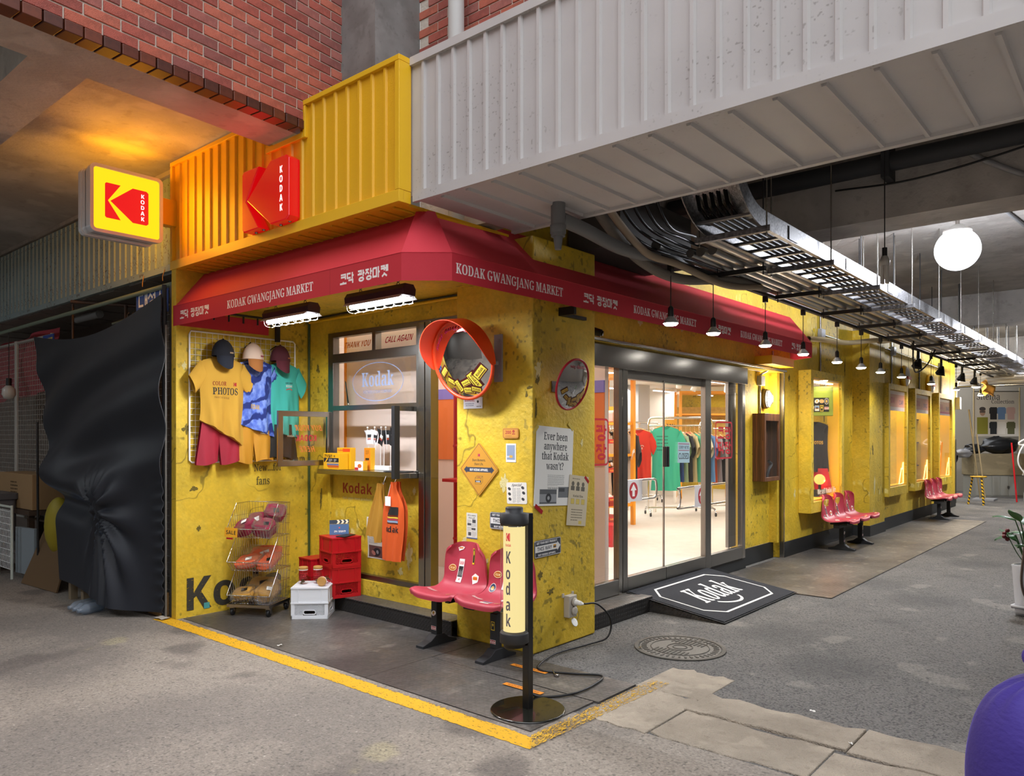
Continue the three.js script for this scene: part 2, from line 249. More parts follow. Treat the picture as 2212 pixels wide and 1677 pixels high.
// painted yellow line, worn at its right arm
const texPaint = canvasTex(1024, 64, (g, w, h) => { g.clearRect(0, 0, w, h); g.fillStyle = '#e5ac12'; g.fillRect(0, 5, w, h - 10); for (let i = 0; i < 500; i++) { g.fillStyle = ['#c99612', '#f0bb24', '#8d7a4a'][i % 3]; g.globalAlpha = 0.5; g.fillRect(rr(0, w), rr(4, h - 6), rr(1, 6), rr(1, 3)); } g.globalAlpha = 1; g.globalCompositeOperation = 'destination-out'; for (let i = 0; i < 600; i++) { const e = rnd() < 0.5; g.fillRect(rr(0, w), e ? rr(0, 8) : h - rr(1, 8), rr(2, 9), rr(1, 4)); g.fillRect(rr(0, w), rr(0, h), rr(0.6, 3), rr(0.6, 2)); } });
const texPaintWorn = canvasTex(512, 64, (g, w, h) => { g.clearRect(0, 0, w, h); g.fillStyle = '#dfae2c'; g.fillRect(0, 4, w, h - 8); g.globalCompositeOperation = 'destination-out'; for (let i = 0; i < 5200; i++) { const x = rr(0, w); if (rnd() > 0.25 + 0.75 * x / w) continue; g.fillRect(x, rr(0, h), rr(1, 8), rr(1, 3)); } });
const paintMat = (t) => mat(0xffffff, 0.75, { map: t, transparent: true, bumpMap: rep(bumpGrain, 0.5), bumpScale: 0.002 });
{
  const q = (p, m, name, l) => { const g = new THREE.BufferGeometry(); g.setAttribute('position', new THREE.Float32BufferAttribute(p.flat(), 3)); g.setAttribute('uv', new THREE.Float32BufferAttribute([0, 0, 1, 0, 1, 1, 0, 1], 2)); g.setIndex([0, 1, 2, 0, 2, 3]); g.computeVertexNormals(); return S(name, g, m, l, 'road marking'); };
  q([[-1.29, 0.002, -3.1], [-1.29, 0.002, 1.02], [-1.13, 0.002, 0.9], [-1.13, 0.002, -3.1]], paintMat(texPaint), 'painted_line', 'yellow painted line on the street along the shop recess');
  q([[-1.29, 0.0025, 1.02], [0.05, 0.0025, 1.06], [0.05, 0.0025, 0.92], [-1.13, 0.0025, 0.9]].map(([x, y, z]) => [x, y + 0.006, z]), paintMat(texPaintWorn), 'painted_line', 'worn yellow painted line turning into the alley');
}
// ---------------------------------------------------------------- steel floor plates and steps
S('steel_plate', uvm(bx(-1.1, -0.02, -2.92, 0.02, 0.006, -0.5)), mTread, 'dark checkered steel floor plate under the basket cart', 'floor plate');
S('steel_plate', uvm(bx(-1.1, -0.02, -0.494, -0.52, 0.007, 0.87)), mTread, 'checkered steel floor plate under the lamp post foot', 'floor plate');
S('steel_plate', uvm(bx(-0.514, -0.02, 0.02, -0.1, 0.009, 0.9)), mTread, 'checkered steel floor plate with a lifted edge beside the pillar', 'floor plate');
S('steel_plate', uvm(bx(-0.514, -0.02, -0.494, 0, 0.006, 0.014)), mTread, 'stained checkered steel floor plate under the red double seat', 'floor plate');
S('steel_plate', uvm(bx(3.3, -0.02, -0.3, 11.9, 0.006, 1.0)), mTread, 'long checkered steel floor plate along the display windows', 'floor plate');
{
  const s = SG('steel_step', 'low black checkered steel step below the service window', 'step');
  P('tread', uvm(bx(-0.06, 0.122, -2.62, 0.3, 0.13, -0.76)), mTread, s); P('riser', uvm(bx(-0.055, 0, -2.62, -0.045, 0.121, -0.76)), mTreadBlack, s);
  const t = SG('steel_step', 'low checkered steel step at the sliding glass doors', 'step');
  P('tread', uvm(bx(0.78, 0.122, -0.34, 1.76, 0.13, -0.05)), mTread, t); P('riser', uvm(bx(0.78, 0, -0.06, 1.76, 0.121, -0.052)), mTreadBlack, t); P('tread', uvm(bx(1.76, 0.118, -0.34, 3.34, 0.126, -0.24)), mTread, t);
}
// ---------------------------------------------------------------- the shop shell
S('pillar', uvm(bx(0, 0, -0.76, 0.78, 2.98, 0, 0.012)), mYellow, 'stained yellow plastered corner pillar', 'pillar');
S('wall_side', uvm(bx(-1.15, 0, -3.03, 0.17, 2.97, -2.95)), mYellow, 'stained yellow side wall of the recess with the shirt display', 'wall');
M('pipe', rod([0.16, 0, -2.935], [0.16, 2.7, -2.935], 0.012, 8), mat(0x3a4a1e, 0.5), 'thin olive pipe in the inner corner of the recess', 'pipe');
{ // service window wall, built round its opening
  const w = SG('wall_front', 'stained yellow wall around the service window', 'wall');
  P('lintel', uvm(bx(0.17, 2.52, -2.95, 0.27, 2.98, -0.76)), mYellow, w); P('left_panel', uvm(bx(0.17, 0, -2.95, 0.27, 2.52, -2.6)), mYellow, w);
  P('trim', uvm(bx(0.155, 0.13, -2.63, 0.17, 2.53, -2.59)), mYellow, w); P('trim', uvm(bx(0.155, 2.515, -2.63, 0.17, 2.545, -0.76)), mYellow, w);
  P('lower_panel', uvm(bx(0.19, 0.265, -2.6, 0.27, 1.19, -1.34)), mYellow, w); P('ledge', uvm(bx(0.12, 0.13, -2.6, 0.27, 0.265, -0.76)), mYellow, w); 
}
S('ceiling', [uvm(bx(-0.95, 2.685, -2.95, -0.42, 2.72, -0.3)), uvm(bx(-0.415, 2.69, -2.95, 0.17, 2.725, -0.1))], mYellow, 'yellow boarded soffit over the recess', 'ceiling');
M('pipe', [rod([0.14, 2.655, -2.9], [0.14, 2.665, -0.78], 0.014, 8)], mYellowTrim, 'yellow painted conduit under the recess soffit', 'pipe');
M('cable', [tube([[0.1, 2.67, -2.9], [0.1, 2.68, -2], [0.1, 2.67, -0.8]], 0.009, 20, 6)], mBlack, 'black cable under the recess soffit', 'cable');
// right-hand facade
{
  const w = SG('wall_right', 'stained yellow alley wall of the shop with display windows', 'wall');
  P('lintel', uvm(bx(0.78, 2.36, -0.4, 5.42, 3.27, -0.26)), mYellow, w); P('niche_panel', uvm(bx(4.37, 0.2, -0.5, 5.36, 2.36, -0.4)), mYellow, w); P('niche_reveal', uvm(bx(5.3, 0.2, -0.4, 5.36, 2.36, -0.3)), mYellow, w);
  // wall with the single display window
  P('panel', uvm(bx(5.42, 0, -0.4, 6.03, 3.27, -0.26)), mYellow, w); P('panel', uvm(bx(7.2, 0, -0.4, 8.3, 3.27, -0.26)), mYellow, w); P('panel', uvm(bx(6.03, 0, -0.4, 7.2, 0.68, -0.26)), mYellow, w); P('panel', uvm(bx(6.03, 2.33, -0.4, 7.2, 3.27, -0.26)), mYellow, w);
  P('pier', uvm(bx(8.28, 0, -0.4, 9.12, 3.2, -0.01)), mYellow, w);
  // wall with three display windows
  P('panel', uvm(bx(9.12, 0, -0.4, 9.24, 3.2, -0.06)), mYellow, w); P('panel', uvm(bx(9.24, 0, -0.4, 15.03, 0.71, -0.06)), mYellow, w); P('panel', uvm(bx(9.24, 2.32, -0.4, 15.03, 3.2, -0.06)), mYellow, w);
  for (const [a, b] of [[10.3, 11.0], [12.1, 12.95], [14.1, 15.03]]) P('panel', uvm(bx(a, 0.71, -0.4, b, 2.32, -0.06)), mYellow, w);
  P('upper_panel', uvm(bx(-0.1, 2.985, -0.36, 1.28, 3.7, -0.262)), mYellow, w);
  P('upper_band', uvm(bx(-0.12, 3.27, -0.46, 15.03, 4.1, -0.37)), mConcrete, w); P('upper_band', uvm(bx(1.28, 3.27, -0.37, 15.03, 4.1, -0.24)), mConcrete, w); P('upper_band', uvm(bx(9.12, 3.2, -0.24, 15.03, 4.1, -0.06)), mConcrete, w);
  for (const x of [9.9, 10.9, 11.9, 12.9, 13.7, 14.5]) P('seam', bx(x - 0.006, 2.3, -0.061, x + 0.006, 3.15, -0.057), mat(0x7a6a14, 0.8), w);
  P('end_wall', uvm(bx(15.0, 0, -7.5, 15.03, 4.1, -0.4)), mYellow, w);
}
S('baseboard_right', [bx(4.36, 0, -0.4, 5.38, 0.2, -0.38), bx(5.42, 0, -0.27, 8.28, 0.2, -0.245), bx(8.26, 0, -0.4, 9.14, 0.17, 0.005), bx(9.14, 0, -0.1, 15.05, 0.2, -0.045)], mBlackBase, 'black skirting along the foot of the yellow alley wall', 'baseboard');
S('plinth', bx(3.34, 0, -0.345, 4.4, 0.128, -0.325), mBlackBase, 'black plinth under the fixed glass beside the ramp', 'plinth');
S('trim_1', [bx(5.362, 0, -0.44, 5.418, 2.4, -0.41)], mSteelDark, 'steel shutter channel beside the wooden display case', 'trim');
M('steel_trim', [bx(5.405, 0, -0.31, 5.43, 2.37, -0.25, 0.004), bx(0.8, 2.365, -0.3, 5.43, 2.39, -0.22, 0.004)], mSteel, 'bright steel edge trim over the sliding doors and niche', 'trim');
// shop interior shell
S('floor_shop', [uvm(bx(0.2, -0.02, -8.2, 15.0, 0.13, -0.52)), uvm(bx(0.75, -0.02, -0.52, 4.35, 0.13, -0.34))], mShopFloor, 'pale polished concrete floor inside the shop', 'floor');
S('ceiling_shop', bx(0.2, 2.72, -8.3, 15.0, 2.9, -0.4), mShopWhite, 'white ceiling inside the shop', 'ceiling');
S('wall_back', bx(0.2, 0, -8.3, 15, 2.8, -8.2), mShopWhite, 'white back wall inside the shop', 'wall');
S('wall_inner', bx(0.2, 0, -8.2, 0.27, 2.8, -2.95), mShopWhite, 'white inner wall behind the shirt display', 'wall');
S('roof_shop', bx(0.0, 2.98, -8.4, 15.03, 3.1, -0.4), mConcrete, 'flat roof slab of the shop', 'roof');

// ---------------------------------------------------------------- ribbed metal fascias
function ribbed(name, label, o) { // sheet in the plane x = o.x between z0 and z1, pans and ribs each a part
  const g = SG(name, label, 'fascia'), n = Math.round((o.z1 - o.z0) / o.pitch), pans = o.pitch;
  for (let i = 0; i < n; i++) {
    const a = o.z0 + i * pans, b = Math.min(o.z1, a + pans), zt = o.top ? o.top((a + b) / 2) : o.y1;
    P('panel', uvm(bx(o.x, o.y0, a, o.x + 0.012, zt, b - 0.001)), o.m, g);
    if (i) P('rib', uvm(at(ext(shape([[-0.016, 0], [-0.009, o.rib], [0.009, o.rib], [0.016, 0]]), zt - o.y0 - 0.02), o.x, o.y0 + 0.01, a, PI / 2, -PI / 2)), o.m, g);
  }
  return g;
}
{
  const top = (z) => (z < -1.54 ? 3.86 : z < -1.08 ? 3.62 : 3.83);
  const f = ribbed('yellow_fascia', 'yellow ribbed metal fascia above the awning with a notch under the brick beam', { x: -1.135, y0: 3.0, z0: -3.02, z1: -0.12, pitch: 0.126, rib: 0.014, top, m: mYellowFlat });
  const tr = (...a) => P('edge_trim', bx(...a, 0.003), mYellowTrim, f);
  tr(-1.16, 2.965, -3.04, -1.12, 3.04, -0.1); tr(-1.159, 3.041, -3.04, -1.12, 3.844, -3.0); tr(-1.16, 3.845, -3.04, -1.12, 3.88, -1.53); tr(-1.16, 3.6, -1.56, -1.12, 3.64, -1.101); tr(-1.159, 3.6, -1.1, -1.121, 3.819, -1.07); tr(-1.16, 3.82, -1.1, -1.06, 3.855, -0.1); tr(-1.159, 3.041, -0.14, -1.061, 3.819, -0.1); tr(-1.119, 2.966, -0.139, -1.061, 3.04, -0.101);
  P('soffit', uvm(bx(-1.119, 2.968, -3.039, -0.1, 2.984, -0.14)), mYellowFlat, f);
  for (let i = 0; i < 23; i++) P('rib', bx(-1.1, 2.955, -3.0 + i * 0.126, -0.6, 2.966, -2.985 + i * 0.126), mYellowFlat, f);
}
{
  const f = ribbed('grey_fascia', 'pale grey ribbed metal fascia of the overhead gantry', { x: -1.05, y0: 3.02, y1: 3.84, z0: -0.12, z1: 5.3, pitch: 0.1262, rib: 0.016, m: mGreyPaint });
  P('top_cap', uvm(bx(-1.075, 3.81, -0.1, -1.0, 3.86, 5.3)), mGreyPaint, f); P('bottom_flashing', uvm(bx(-1.07, 2.975, -0.08, -1.04, 3.035, 5.3)), mGreyPaint, f);
  const s = SG('gantry_soffit', 'grey metal panel soffit under the overhead gantry', 'soffit');
  for (let i = 0; i < 27; i++) { const z = -0.06 + i * 0.2; P('panel', uvm(bx(-1.04, 2.985, z, -0.16, 2.997, z + 0.198)), mGreyPaint, s); if (i) P('rib', uvm(at(ext(shape([[-0.014, 0], [-0.009, -0.018], [0.009, -0.018], [0.014, 0]]), 0.86), -1.03, 2.986, z, PI / 2)), mGreyPaint, s); }
  P('edge_angle', uvm(bx(-0.17, 2.965, -0.06, -0.13, 3.0, 5.3)), mGreyPaint, s);
  S('gantry_deck', uvm(bx(-1.03, 3.3, -0.05, -0.43, 3.36, 5.3)), mConcrete, 'concrete deck inside the overhead gantry', 'deck');
}
{
  const f = ribbed('teal_fascia', 'rusty blue grey ribbed metal fascia above the neighbouring stall', { x: -1.05, y0: 3.05, y1: 3.84, z0: -9.6, z1: -3.05, pitch: 0.1262, rib: 0.014, m: mTeal });
  P('bottom_flashing', uvm(bx(-1.08, 3.0, -9.6, -1.04, 3.06, -3.05)), mTeal, f);
}
// ---------------------------------------------------------------- brick building overhead
const brickMats = [0xb05a4b, 0xa15246, 0xb9624c, 0x93554e, 0xa8645a, 0xc06a54].map((c) => mat(c, 0.75, { map: rep(texBrickGrain, 0.35), bumpMap: rep(bumpFine, 0.12), bumpScale: 0.003 }));
const brickDark = [0x5b2c1c, 0x6a3420, 0x4e2a20].map((c) => mat(c, 0.45, { map: rep(texBrickGrain, 0.3) }));
const brickGeos = [0.19, 0.09].map((l) => uvm(bx(-l / 2, 0, -0.02, l / 2, 0.057, 0.007, 0.003)));
function bricks(parent, rows, cols, place, keep) {
  for (let j = 0; j < rows; j++) for (let i = 0; i < cols; i++) { const [x, y, z, ry] = place(i + (j & 1 ? 0.5 : 0), j); if (!keep(x, y, z)) continue; const b = P('brick', brickGeos[0], brickMats[Math.floor(rnd() * 6)], parent); b.position.set(x, y, z); b.rotation.y = ry; }
}
const mMortar = mat(0xc4b9ad, 0.9, { bumpMap: rep(bumpGrain, 0.4), bumpScale: 0.004 });
const BA = Math.atan2(0.171, 1.844), bdx = Math.cos(BA), bdz = -Math.sin(BA); // direction of the long wall
{
  const w = SG('wall_brick', 'red brick wall of the building above the covered street', 'wall');
  const o = [-3.3, -0.915 + 0.0927 * 0.307];
  const p = (s) => [o[0] + s * bdx, o[1] + s * bdz];
  const body = bx(0, 3.72, -0.2, 2.9, 9, -0.012); P('mortar', at(body, o[0] - 0.0, 0, o[1], BA), mMortar, w);
  P('far_wall', at(bx(-6, 3.72, -0.2, 0, 9, 0.015), o[0], 0, o[1], BA), brickMats[1], w);
  bricks(w, 17, 15, (i, j) => { const q = p(0.1 + i * 0.2); return [q[0], 3.72 + j * 0.067, q[1] - 0.012, BA]; }, (x, y) => x < -0.62 && x > -3.3);
  for (let i = 0; i < 26; i++) { const q = p(0.05 + i * 0.1); if (q[0] > -1.12) continue; const b = P('brick', uvm(bx(-0.046, 3.655, -0.11, 0.046, 3.715, 0.004, 0.004)), brickDark[i % 3], w); b.position.set(q[0], 0, q[1]); b.rotation.y = BA; }
  P('concrete_beam', uvm(at(bx(-6, 3.66, -0.46, 2.25, 3.95, -0.115), o[0], 0, o[1], BA)), mConcrete, w, 'grey concrete beam under the brick wall');
}
{
  const w = SG('wall_brick', 'red brick side wall behind the overhead gantry', 'wall');
  P('mortar', bx(-0.39, 3.0, -0.75, -0.2, 9, 6), mMortar, w);
  bricks(w, 19, 9, (i, j) => [-0.39, 3.66 + j * 0.067, -0.66 + i * 0.2, -PI / 2], (x, y, z) => z < 1.1);
  P('upper_wall', bx(-0.42, 4.95, -0.75, -0.38, 9, 6), brickMats[2], w); P('side_wall', bx(-0.42, 3.4, 1.15, -0.38, 4.95, 6), brickMats[1], w);
}
M('steel_column', [uvm(bx(-0.81, 3.0, -1.15, -0.39, 9, -0.75))], mat(0xffffff, 0.55, { map: rep(texConcrete, 0.9), metalness: 0.35, color: 0xcfd6da }), 'galvanised grey box column in the corner of the brick walls', 'column');
M('downpipe', [rod([-0.5, 3.0, -0.27], [-0.5, 9, -0.27], 0.055, 16)], mat(0xb9bab8, 0.55), 'pale grey downpipe in front of the brick side wall', 'pipe');
// ---------------------------------------------------------------- ceilings of the covered street and of the alley
{
  const c = SG('ceiling_street', 'peeling concrete ceiling with beams over the street', 'ceiling');
  P('slab', uvm(bx(-2.6, 3.9, -16, -1.02, 4.1, -1.2)), mConcrete, c); P('slab', uvm(bx(-9, 3.895, -16, -2.6, 4.1, -1.1)), mat(0xdfeae8, 0.6, { map: rep(texPale, 2) }), c, 'pale green white ceiling bay'); P('joist', bx(-3.02, 3.86, -16, -3.0, 3.9, -1.0), mat(0xb9c6c6, 0.6), c); P('beam', uvm(bx(-2.72, 3.672, -16, -2.4, 3.92, -1.25)), mConcrete, c);
  P('back_slab', uvm(bx(-1.06, 3.86, -16, 0.3, 4.1, -3.0)), mConcrete, c);
}
{
  const c = SG('ceiling_alley', 'white painted concrete ceiling with beams over the alley', 'ceiling');
  P('slab', uvm(bx(-0.1, 4.05, -0.42, 24, 4.3, 7)), mConcrete, c); P('beam', uvm(bx(2.5, 3.33, -0.3, 2.95, 4.06, 7)), mConcrete, c); P('beam', uvm(bx(11.2, 3.5, -0.3, 11.7, 4.06, 7)), mConcrete, c);
  P('beam', uvm(bx(18.5, 3.5, -0.3, 19, 4.06, 7)), mConcrete, c);
}
// buildings across the street and behind, seen in the mirrors and steel
S('wall_street', uvm(bx(-7.4, 0, -13, -7, 3.9, -1.4)), mat(0x8d8881, 0.85), 'grey building side under the covered street ceiling', 'wall'); S('building_opposite', uvm(bx(-12.4, 0, -13, -12, 10, 16)), mat(0x6d6862, 0.85), 'grey building front across the street', 'building'); S('building_behind', uvm(bx(-12, 0, 16, 10, 7.5, 16.4)), mat(0x77706a, 0.85), 'grey building front behind the viewer', 'building');
S('wall_alley', uvm(bx(-0.1, 0, 6.6, 20.4, 4.1, 6.8)), mat(0x6a645e, 0.85), 'grey wall along the far side of the alley', 'wall');
// patches where the yellow paint has flaked to the pale render
{
  const mPatch = mat(0xd9cc8e, 0.85, { map: rep(texPale, 0.3), bumpMap: rep(bumpPlaster, 0.3), bumpScale: 0.004 }), mStain = mat(0x6b5c1c, 0.8, { bumpMap: rep(bumpPlaster, 0.3), bumpScale: 0.004 });
  const flake = (w, h) => { const p = [], n = 46, o = rr(0, 9); for (let i = 0; i < n; i++) { const a = i / n * 2 * PI, r = 0.6 + 0.75 * (vn(Math.cos(a) * 2.2 + o, Math.sin(a) * 2.2 + o, 64, 5) - 0.5) + 0.35 * (vn(i * 0.9 + o, o, 64, 9) - 0.5); p.push([Math.cos(a) * r * w, Math.sin(a) * r * h]); } return ext(shape(p), 0.0012); };
  const host = scene.getObjectByName('pillar'), hostW = scene.getObjectByName('wall_front'), hostR = scene.getObjectByName('wall_right'), hostS = scene.getObjectByName('wall_side');
  const put = (par, w, h, x, y, z, ry, m = mPatch) => { const o = P('paint_flake', uvm(flake(w, h)), m, par); o.position.set(x, y, z); o.rotation.y = ry; };
  for (const [w, h, y, z] of [[0.045, 0.13, 0.5, -0.62], [0.06, 0.1, 1.2, -0.27], [0.03, 0.06, 0.45, -0.4], [0.02, 0.03, 0.62, -0.44], [0.018, 0.02, 1.36, -0.4], [0.04, 0.05, 0.75, -0.68]]) put(host, w, h, -0.0005, y, z, -PI / 2);
  for (const [w, h, y, z] of [[0.035, 0.02, 1.9, -0.03], [0.04, 0.03, 0.1, -0.3], [0.03, 0.04, 0.3, -0.35], [0.018, 0.03, 1.85, -0.06]]) put(host, w, h, -0.0005, y, z, -PI / 2, mStain);
  for (const [w, h, x, y] of [[0.03, 0.06, 0.05, 1.96], [0.02, 0.1, 0.03, 1.75], [0.04, 0.05, 0.08, 0.55], [0.05, 0.03, 0.2, 0.42]]) put(host, w, h, x, y, 0.0005, 0, mStain);
  for (const [w, h, x, y] of [[0.05, 0.08, 0.06, 2.03], [0.03, 0.04, 0.6, 1.5]]) put(host, w, h, x, y, 0.0005, 0);
  for (const [w, h, y, z] of [[0.06, 0.17, 0.52, -1.52], [0.05, 0.06, 0.38, -1.62], [0.03, 0.05, 1.08, -1.45], [0.025, 0.03, 0.9, -1.62]]) put(hostW, w, h, 0.1895, y, z, -PI / 2);
  for (const [w, h, y, z] of [[0.03, 0.12, 0.95, -2.75], [0.02, 0.2, 1.6, -2.7], [0.04, 0.06, 2.2, -2.8]]) put(hostW, w, h, 0.1695, y, z, -PI / 2, mStain);
  for (const [w, h, x, y, z, m] of [[0.05, 0.25, 8.55, 0.8, -0.0095, mPatch], [0.03, 0.12, 8.5, 0.35, -0.0095, mPatch], [0.06, 0.12, 8.45, 1.35, -0.0095, mStain], [0.04, 0.1, 5.8, 0.8, -0.2595, mPatch], [0.05, 0.07, 5.6, 2.3, -0.2595, mStain], [0.06, 0.05, 1.9, 2.6, -0.2595, mPatch], [0.05, 0.04, 2.7, 2.62, -0.2595, mPatch], [0.05, 0.12, 4.5, 1.1, -0.3995, mPatch], [0.06, 0.04, 7.8, 1.6, -0.2595, mStain], [0.04, 0.2, 7.9, 2.6, -0.2595, mStain]]) put(hostR, w, h, x, y, z, 0, m);
  for (const [w, h, x, y, m] of [[0.05, 0.06, -1.06, 1.62, mStain], [0.03, 0.05, -1.08, 2.15, mPatch], [0.06, 0.03, -1.0, 1.1, mStain], [0.03, 0.04, -0.95, 0.75, mStain]]) put(hostS, w, h, x, y, -2.9495, 0, m);
}
// ---------------------------------------------------------------- generic builders
function solid(f, nu, nv, t) { // closed sheet of thickness t below surface f(u, v)
  const n = (u, v) => { const e = 1e-3, a = f(Math.min(1, u + e), v), b = f(Math.max(0, u - e), v), c = f(u, Math.min(1, v + e)), d = f(u, Math.max(0, v - e)); return V3(a[0] - b[0], a[1] - b[1], a[2] - b[2]).cross(V3(c[0] - d[0], c[1] - d[1], c[2] - d[2])).normalize(); };
  const off = (k) => (u, v) => { const p = f(u, v), q = n(u, v); return [p[0] + q.x * k, p[1] + q.y * k, p[2] + q.z * k]; };
  const top = off(0), bot = off(-t), strip = (a, m) => grid(m, 1, (s, w) => { const [u, v] = a(s), p = top(u, v), q = bot(u, v); return [lerp(p[0], q[0], w), lerp(p[1], q[1], w), lerp(p[2], q[2], w)]; });
  return { geo: merge([grid(nu, nv, top), grid(nu, nv, bot), strip((s) => [s, 0], nu), strip((s) => [s, 1], nu), strip((s) => [0, s], nv), strip((s) => [1, s], nv)]), patch: (u0, u1, v0, v1, k = 0.0015, m = 4) => grid(m, m, (a, b) => off(k)(lerp(u0, u1, a), lerp(v0, v1, b))) };
}
const texMat = (t, r = 0.6, o = {}) => mat(0xffffff, r, { map: t, ...o });
function sign(name, label, cat, w, h, r, t, tex, pos, ry, o = {}) { // flat board or sheet, its face along local +z
  const g = unitUV(r > 0 ? ext(rrect(-w / 2, -h / 2, w, h, r), t, 0, 5) : ext(shape([[-w / 2, -h / 2], [w / 2, -h / 2], [w / 2, h / 2], [-w / 2, h / 2]]), t));
  if (o.rz) g.rotateZ(o.rz); const m = M(name, g, o.m ?? texMat(tex, o.rough ?? 0.6), label, cat, o.group); m.position.set(...pos); m.rotation.y = ry; return m;
}
const FX = -PI / 2; // faces the street (-x)

// ---------------------------------------------------------------- awning
const drawKR = (g, x, w, h, col) => hangul(g, '코닥 광장마켓', x, h * 0.3, w / 6.1, h * 0.42, h * 0.075, col);
{
  const a = T('awning', 'red fabric awning with white lettering round the shop corner', 'awning');
  const L0 = -3.0, L1 = -0.09, valL = canvasTex(2048, 118, (g, w, h) => { g.fillStyle = '#c22838'; g.fillRect(0, 0, w, h); const X = (z) => (z - L0) / (L1 - L0) * w; drawKR(g, X(-2.88), X(-2.42) - X(-2.88), h, '#f3f0ee'); txt(g, 'KODAK GWANGJANG MARKET', (X(-2.116) + X(-0.987)) / 2, h * 0.52, h * 0.5, '#f3f0ee', { font: 'serif', width: X(-0.987) - X(-2.116) }); drawKR(g, X(-0.69), X(-0.233) - X(-0.69), h, '#f3f0ee'); g.fillStyle = '#9a1522'; g.fillRect(X(-0.8), 0, 2, h); });
  const face = (p, tex, m) => { const g = grid(1, 1, (u, v) => { const b = p[0].map((q, i) => lerp(q, p[1][i], u)), c = p[3].map((q, i) => lerp(q, p[2][i], u)); return b.map((q, i) => lerp(q, c[i], v)); }); return g; };
  const vm = (t) => mat(0xffffff, 0.75, { map: t });
  P('valance', face([[-1.15, 2.487, L0], [-1.15, 2.487, L1], [-1.15, 2.655, L1], [-1.15, 2.655, L0]]), vm(valL), a, 'red valance with white shop lettering');
  P('valance', face([[-1.15, 2.487, L1], [-0.95, 2.487, 0.14], [-0.95, 2.655, 0.14], [-1.15, 2.655, L1]]), mAwning, a);
  const R0 = -0.95, R1 = 5.25, tr = [-0.918, 0.165, 0.417, 0.857, 1.118, 2.21, 2.494, 2.922, 3.174, 4.296, 4.58, 4.956];
  const valR = canvasTex(2048, 56, (g, w, h) => { g.fillStyle = '#c22838'; g.fillRect(0, 0, w, h); const X = (x) => (x - R0) / (R1 - R0) * w; for (let i = 0; i < 12; i += 2) { const a0 = X(tr[i]), a1 = X(tr[i + 1]); if (i % 4 === 0) txt(g, 'KODAK GWANGJANG MARKET', (a0 + a1) / 2, h * 0.52, h * 0.52, '#f3f0ee', { font: 'serif', width: a1 - a0 }); else drawKR(g, a0, a1 - a0, h, '#f3f0ee'); } });
  P('valance', face([[R0, 2.487, 0.14], [R1, 2.515, 0.15], [R1, 2.69, 0.15], [R0, 2.655, 0.14]]), vm(valR), a, 'red valance with white shop lettering');
  const sl = (pts, label) => P('canopy_panel', uvm(slab(pts, 0.003)), mAwning, a, label);
  sl([[-1.15, 2.655, L0], [-1.15, 2.655, L1], [-0.9, 2.96, -0.22], [-0.9, 2.96, L0]]);
  sl([[-1.15, 2.655, L1], [-0.95, 2.655, 0.14], [-0.86, 2.965, -0.1], [-0.9, 2.96, -0.22]]);
  sl([[-0.95, 2.655, 0.14], [-0.12, 2.66, 0.141], [-0.12, 2.965, -0.145], [-0.86, 2.965, -0.1]]);
  sl([[-0.12, 2.66, 0.141], [R1, 2.69, 0.15], [5.62, 3.09, -0.255], [-0.12, 3.075, -0.255]]);
  sl([[R1, 2.515, 0.15], [R1 + 0.37, 2.53, -0.255], [5.62, 3.09, -0.255], [R1, 2.69, 0.15]]);
  sl([[-1.15, 2.487, L0], [-0.9, 2.487, L0], [-0.9, 2.96, L0], [-1.15, 2.655, L0]]);
  P('inner_valance', bx(-1.12, 2.49, -2.948, -0.28, 2.62, -2.935), mAwning, a, 'red strip along the side wall under the awning');
  for (const g of [bx(-1.13, 2.62, -2.9, -1.1, 2.65, -0.1), rod([-1.12, 2.63, -2.86], [-0.28, 2.63, -2.86], 0.011), ...[-1.0, -0.86, -0.72, -0.58, -0.44, -0.3].map((x) => rod([x, 2.63, -2.86], [x, 2.56, -2.86], 0.008)), bx(-0.24, 2.43, -2.9, -0.2, 2.6, -2.87), bx(0.3, 2.44, 0.0, 0.33, 2.5, 0.14), bx(0.335, 2.44, 0.0, 0.62, 2.465, 0.03)]) P('frame_bar', g, mBlack, a);
  P('end_board', bx(4.5, 2.4, -0.26, 5.2, 2.5, -0.05), mYellowFlat, a, 'orange yellow board under the far awning end');
}
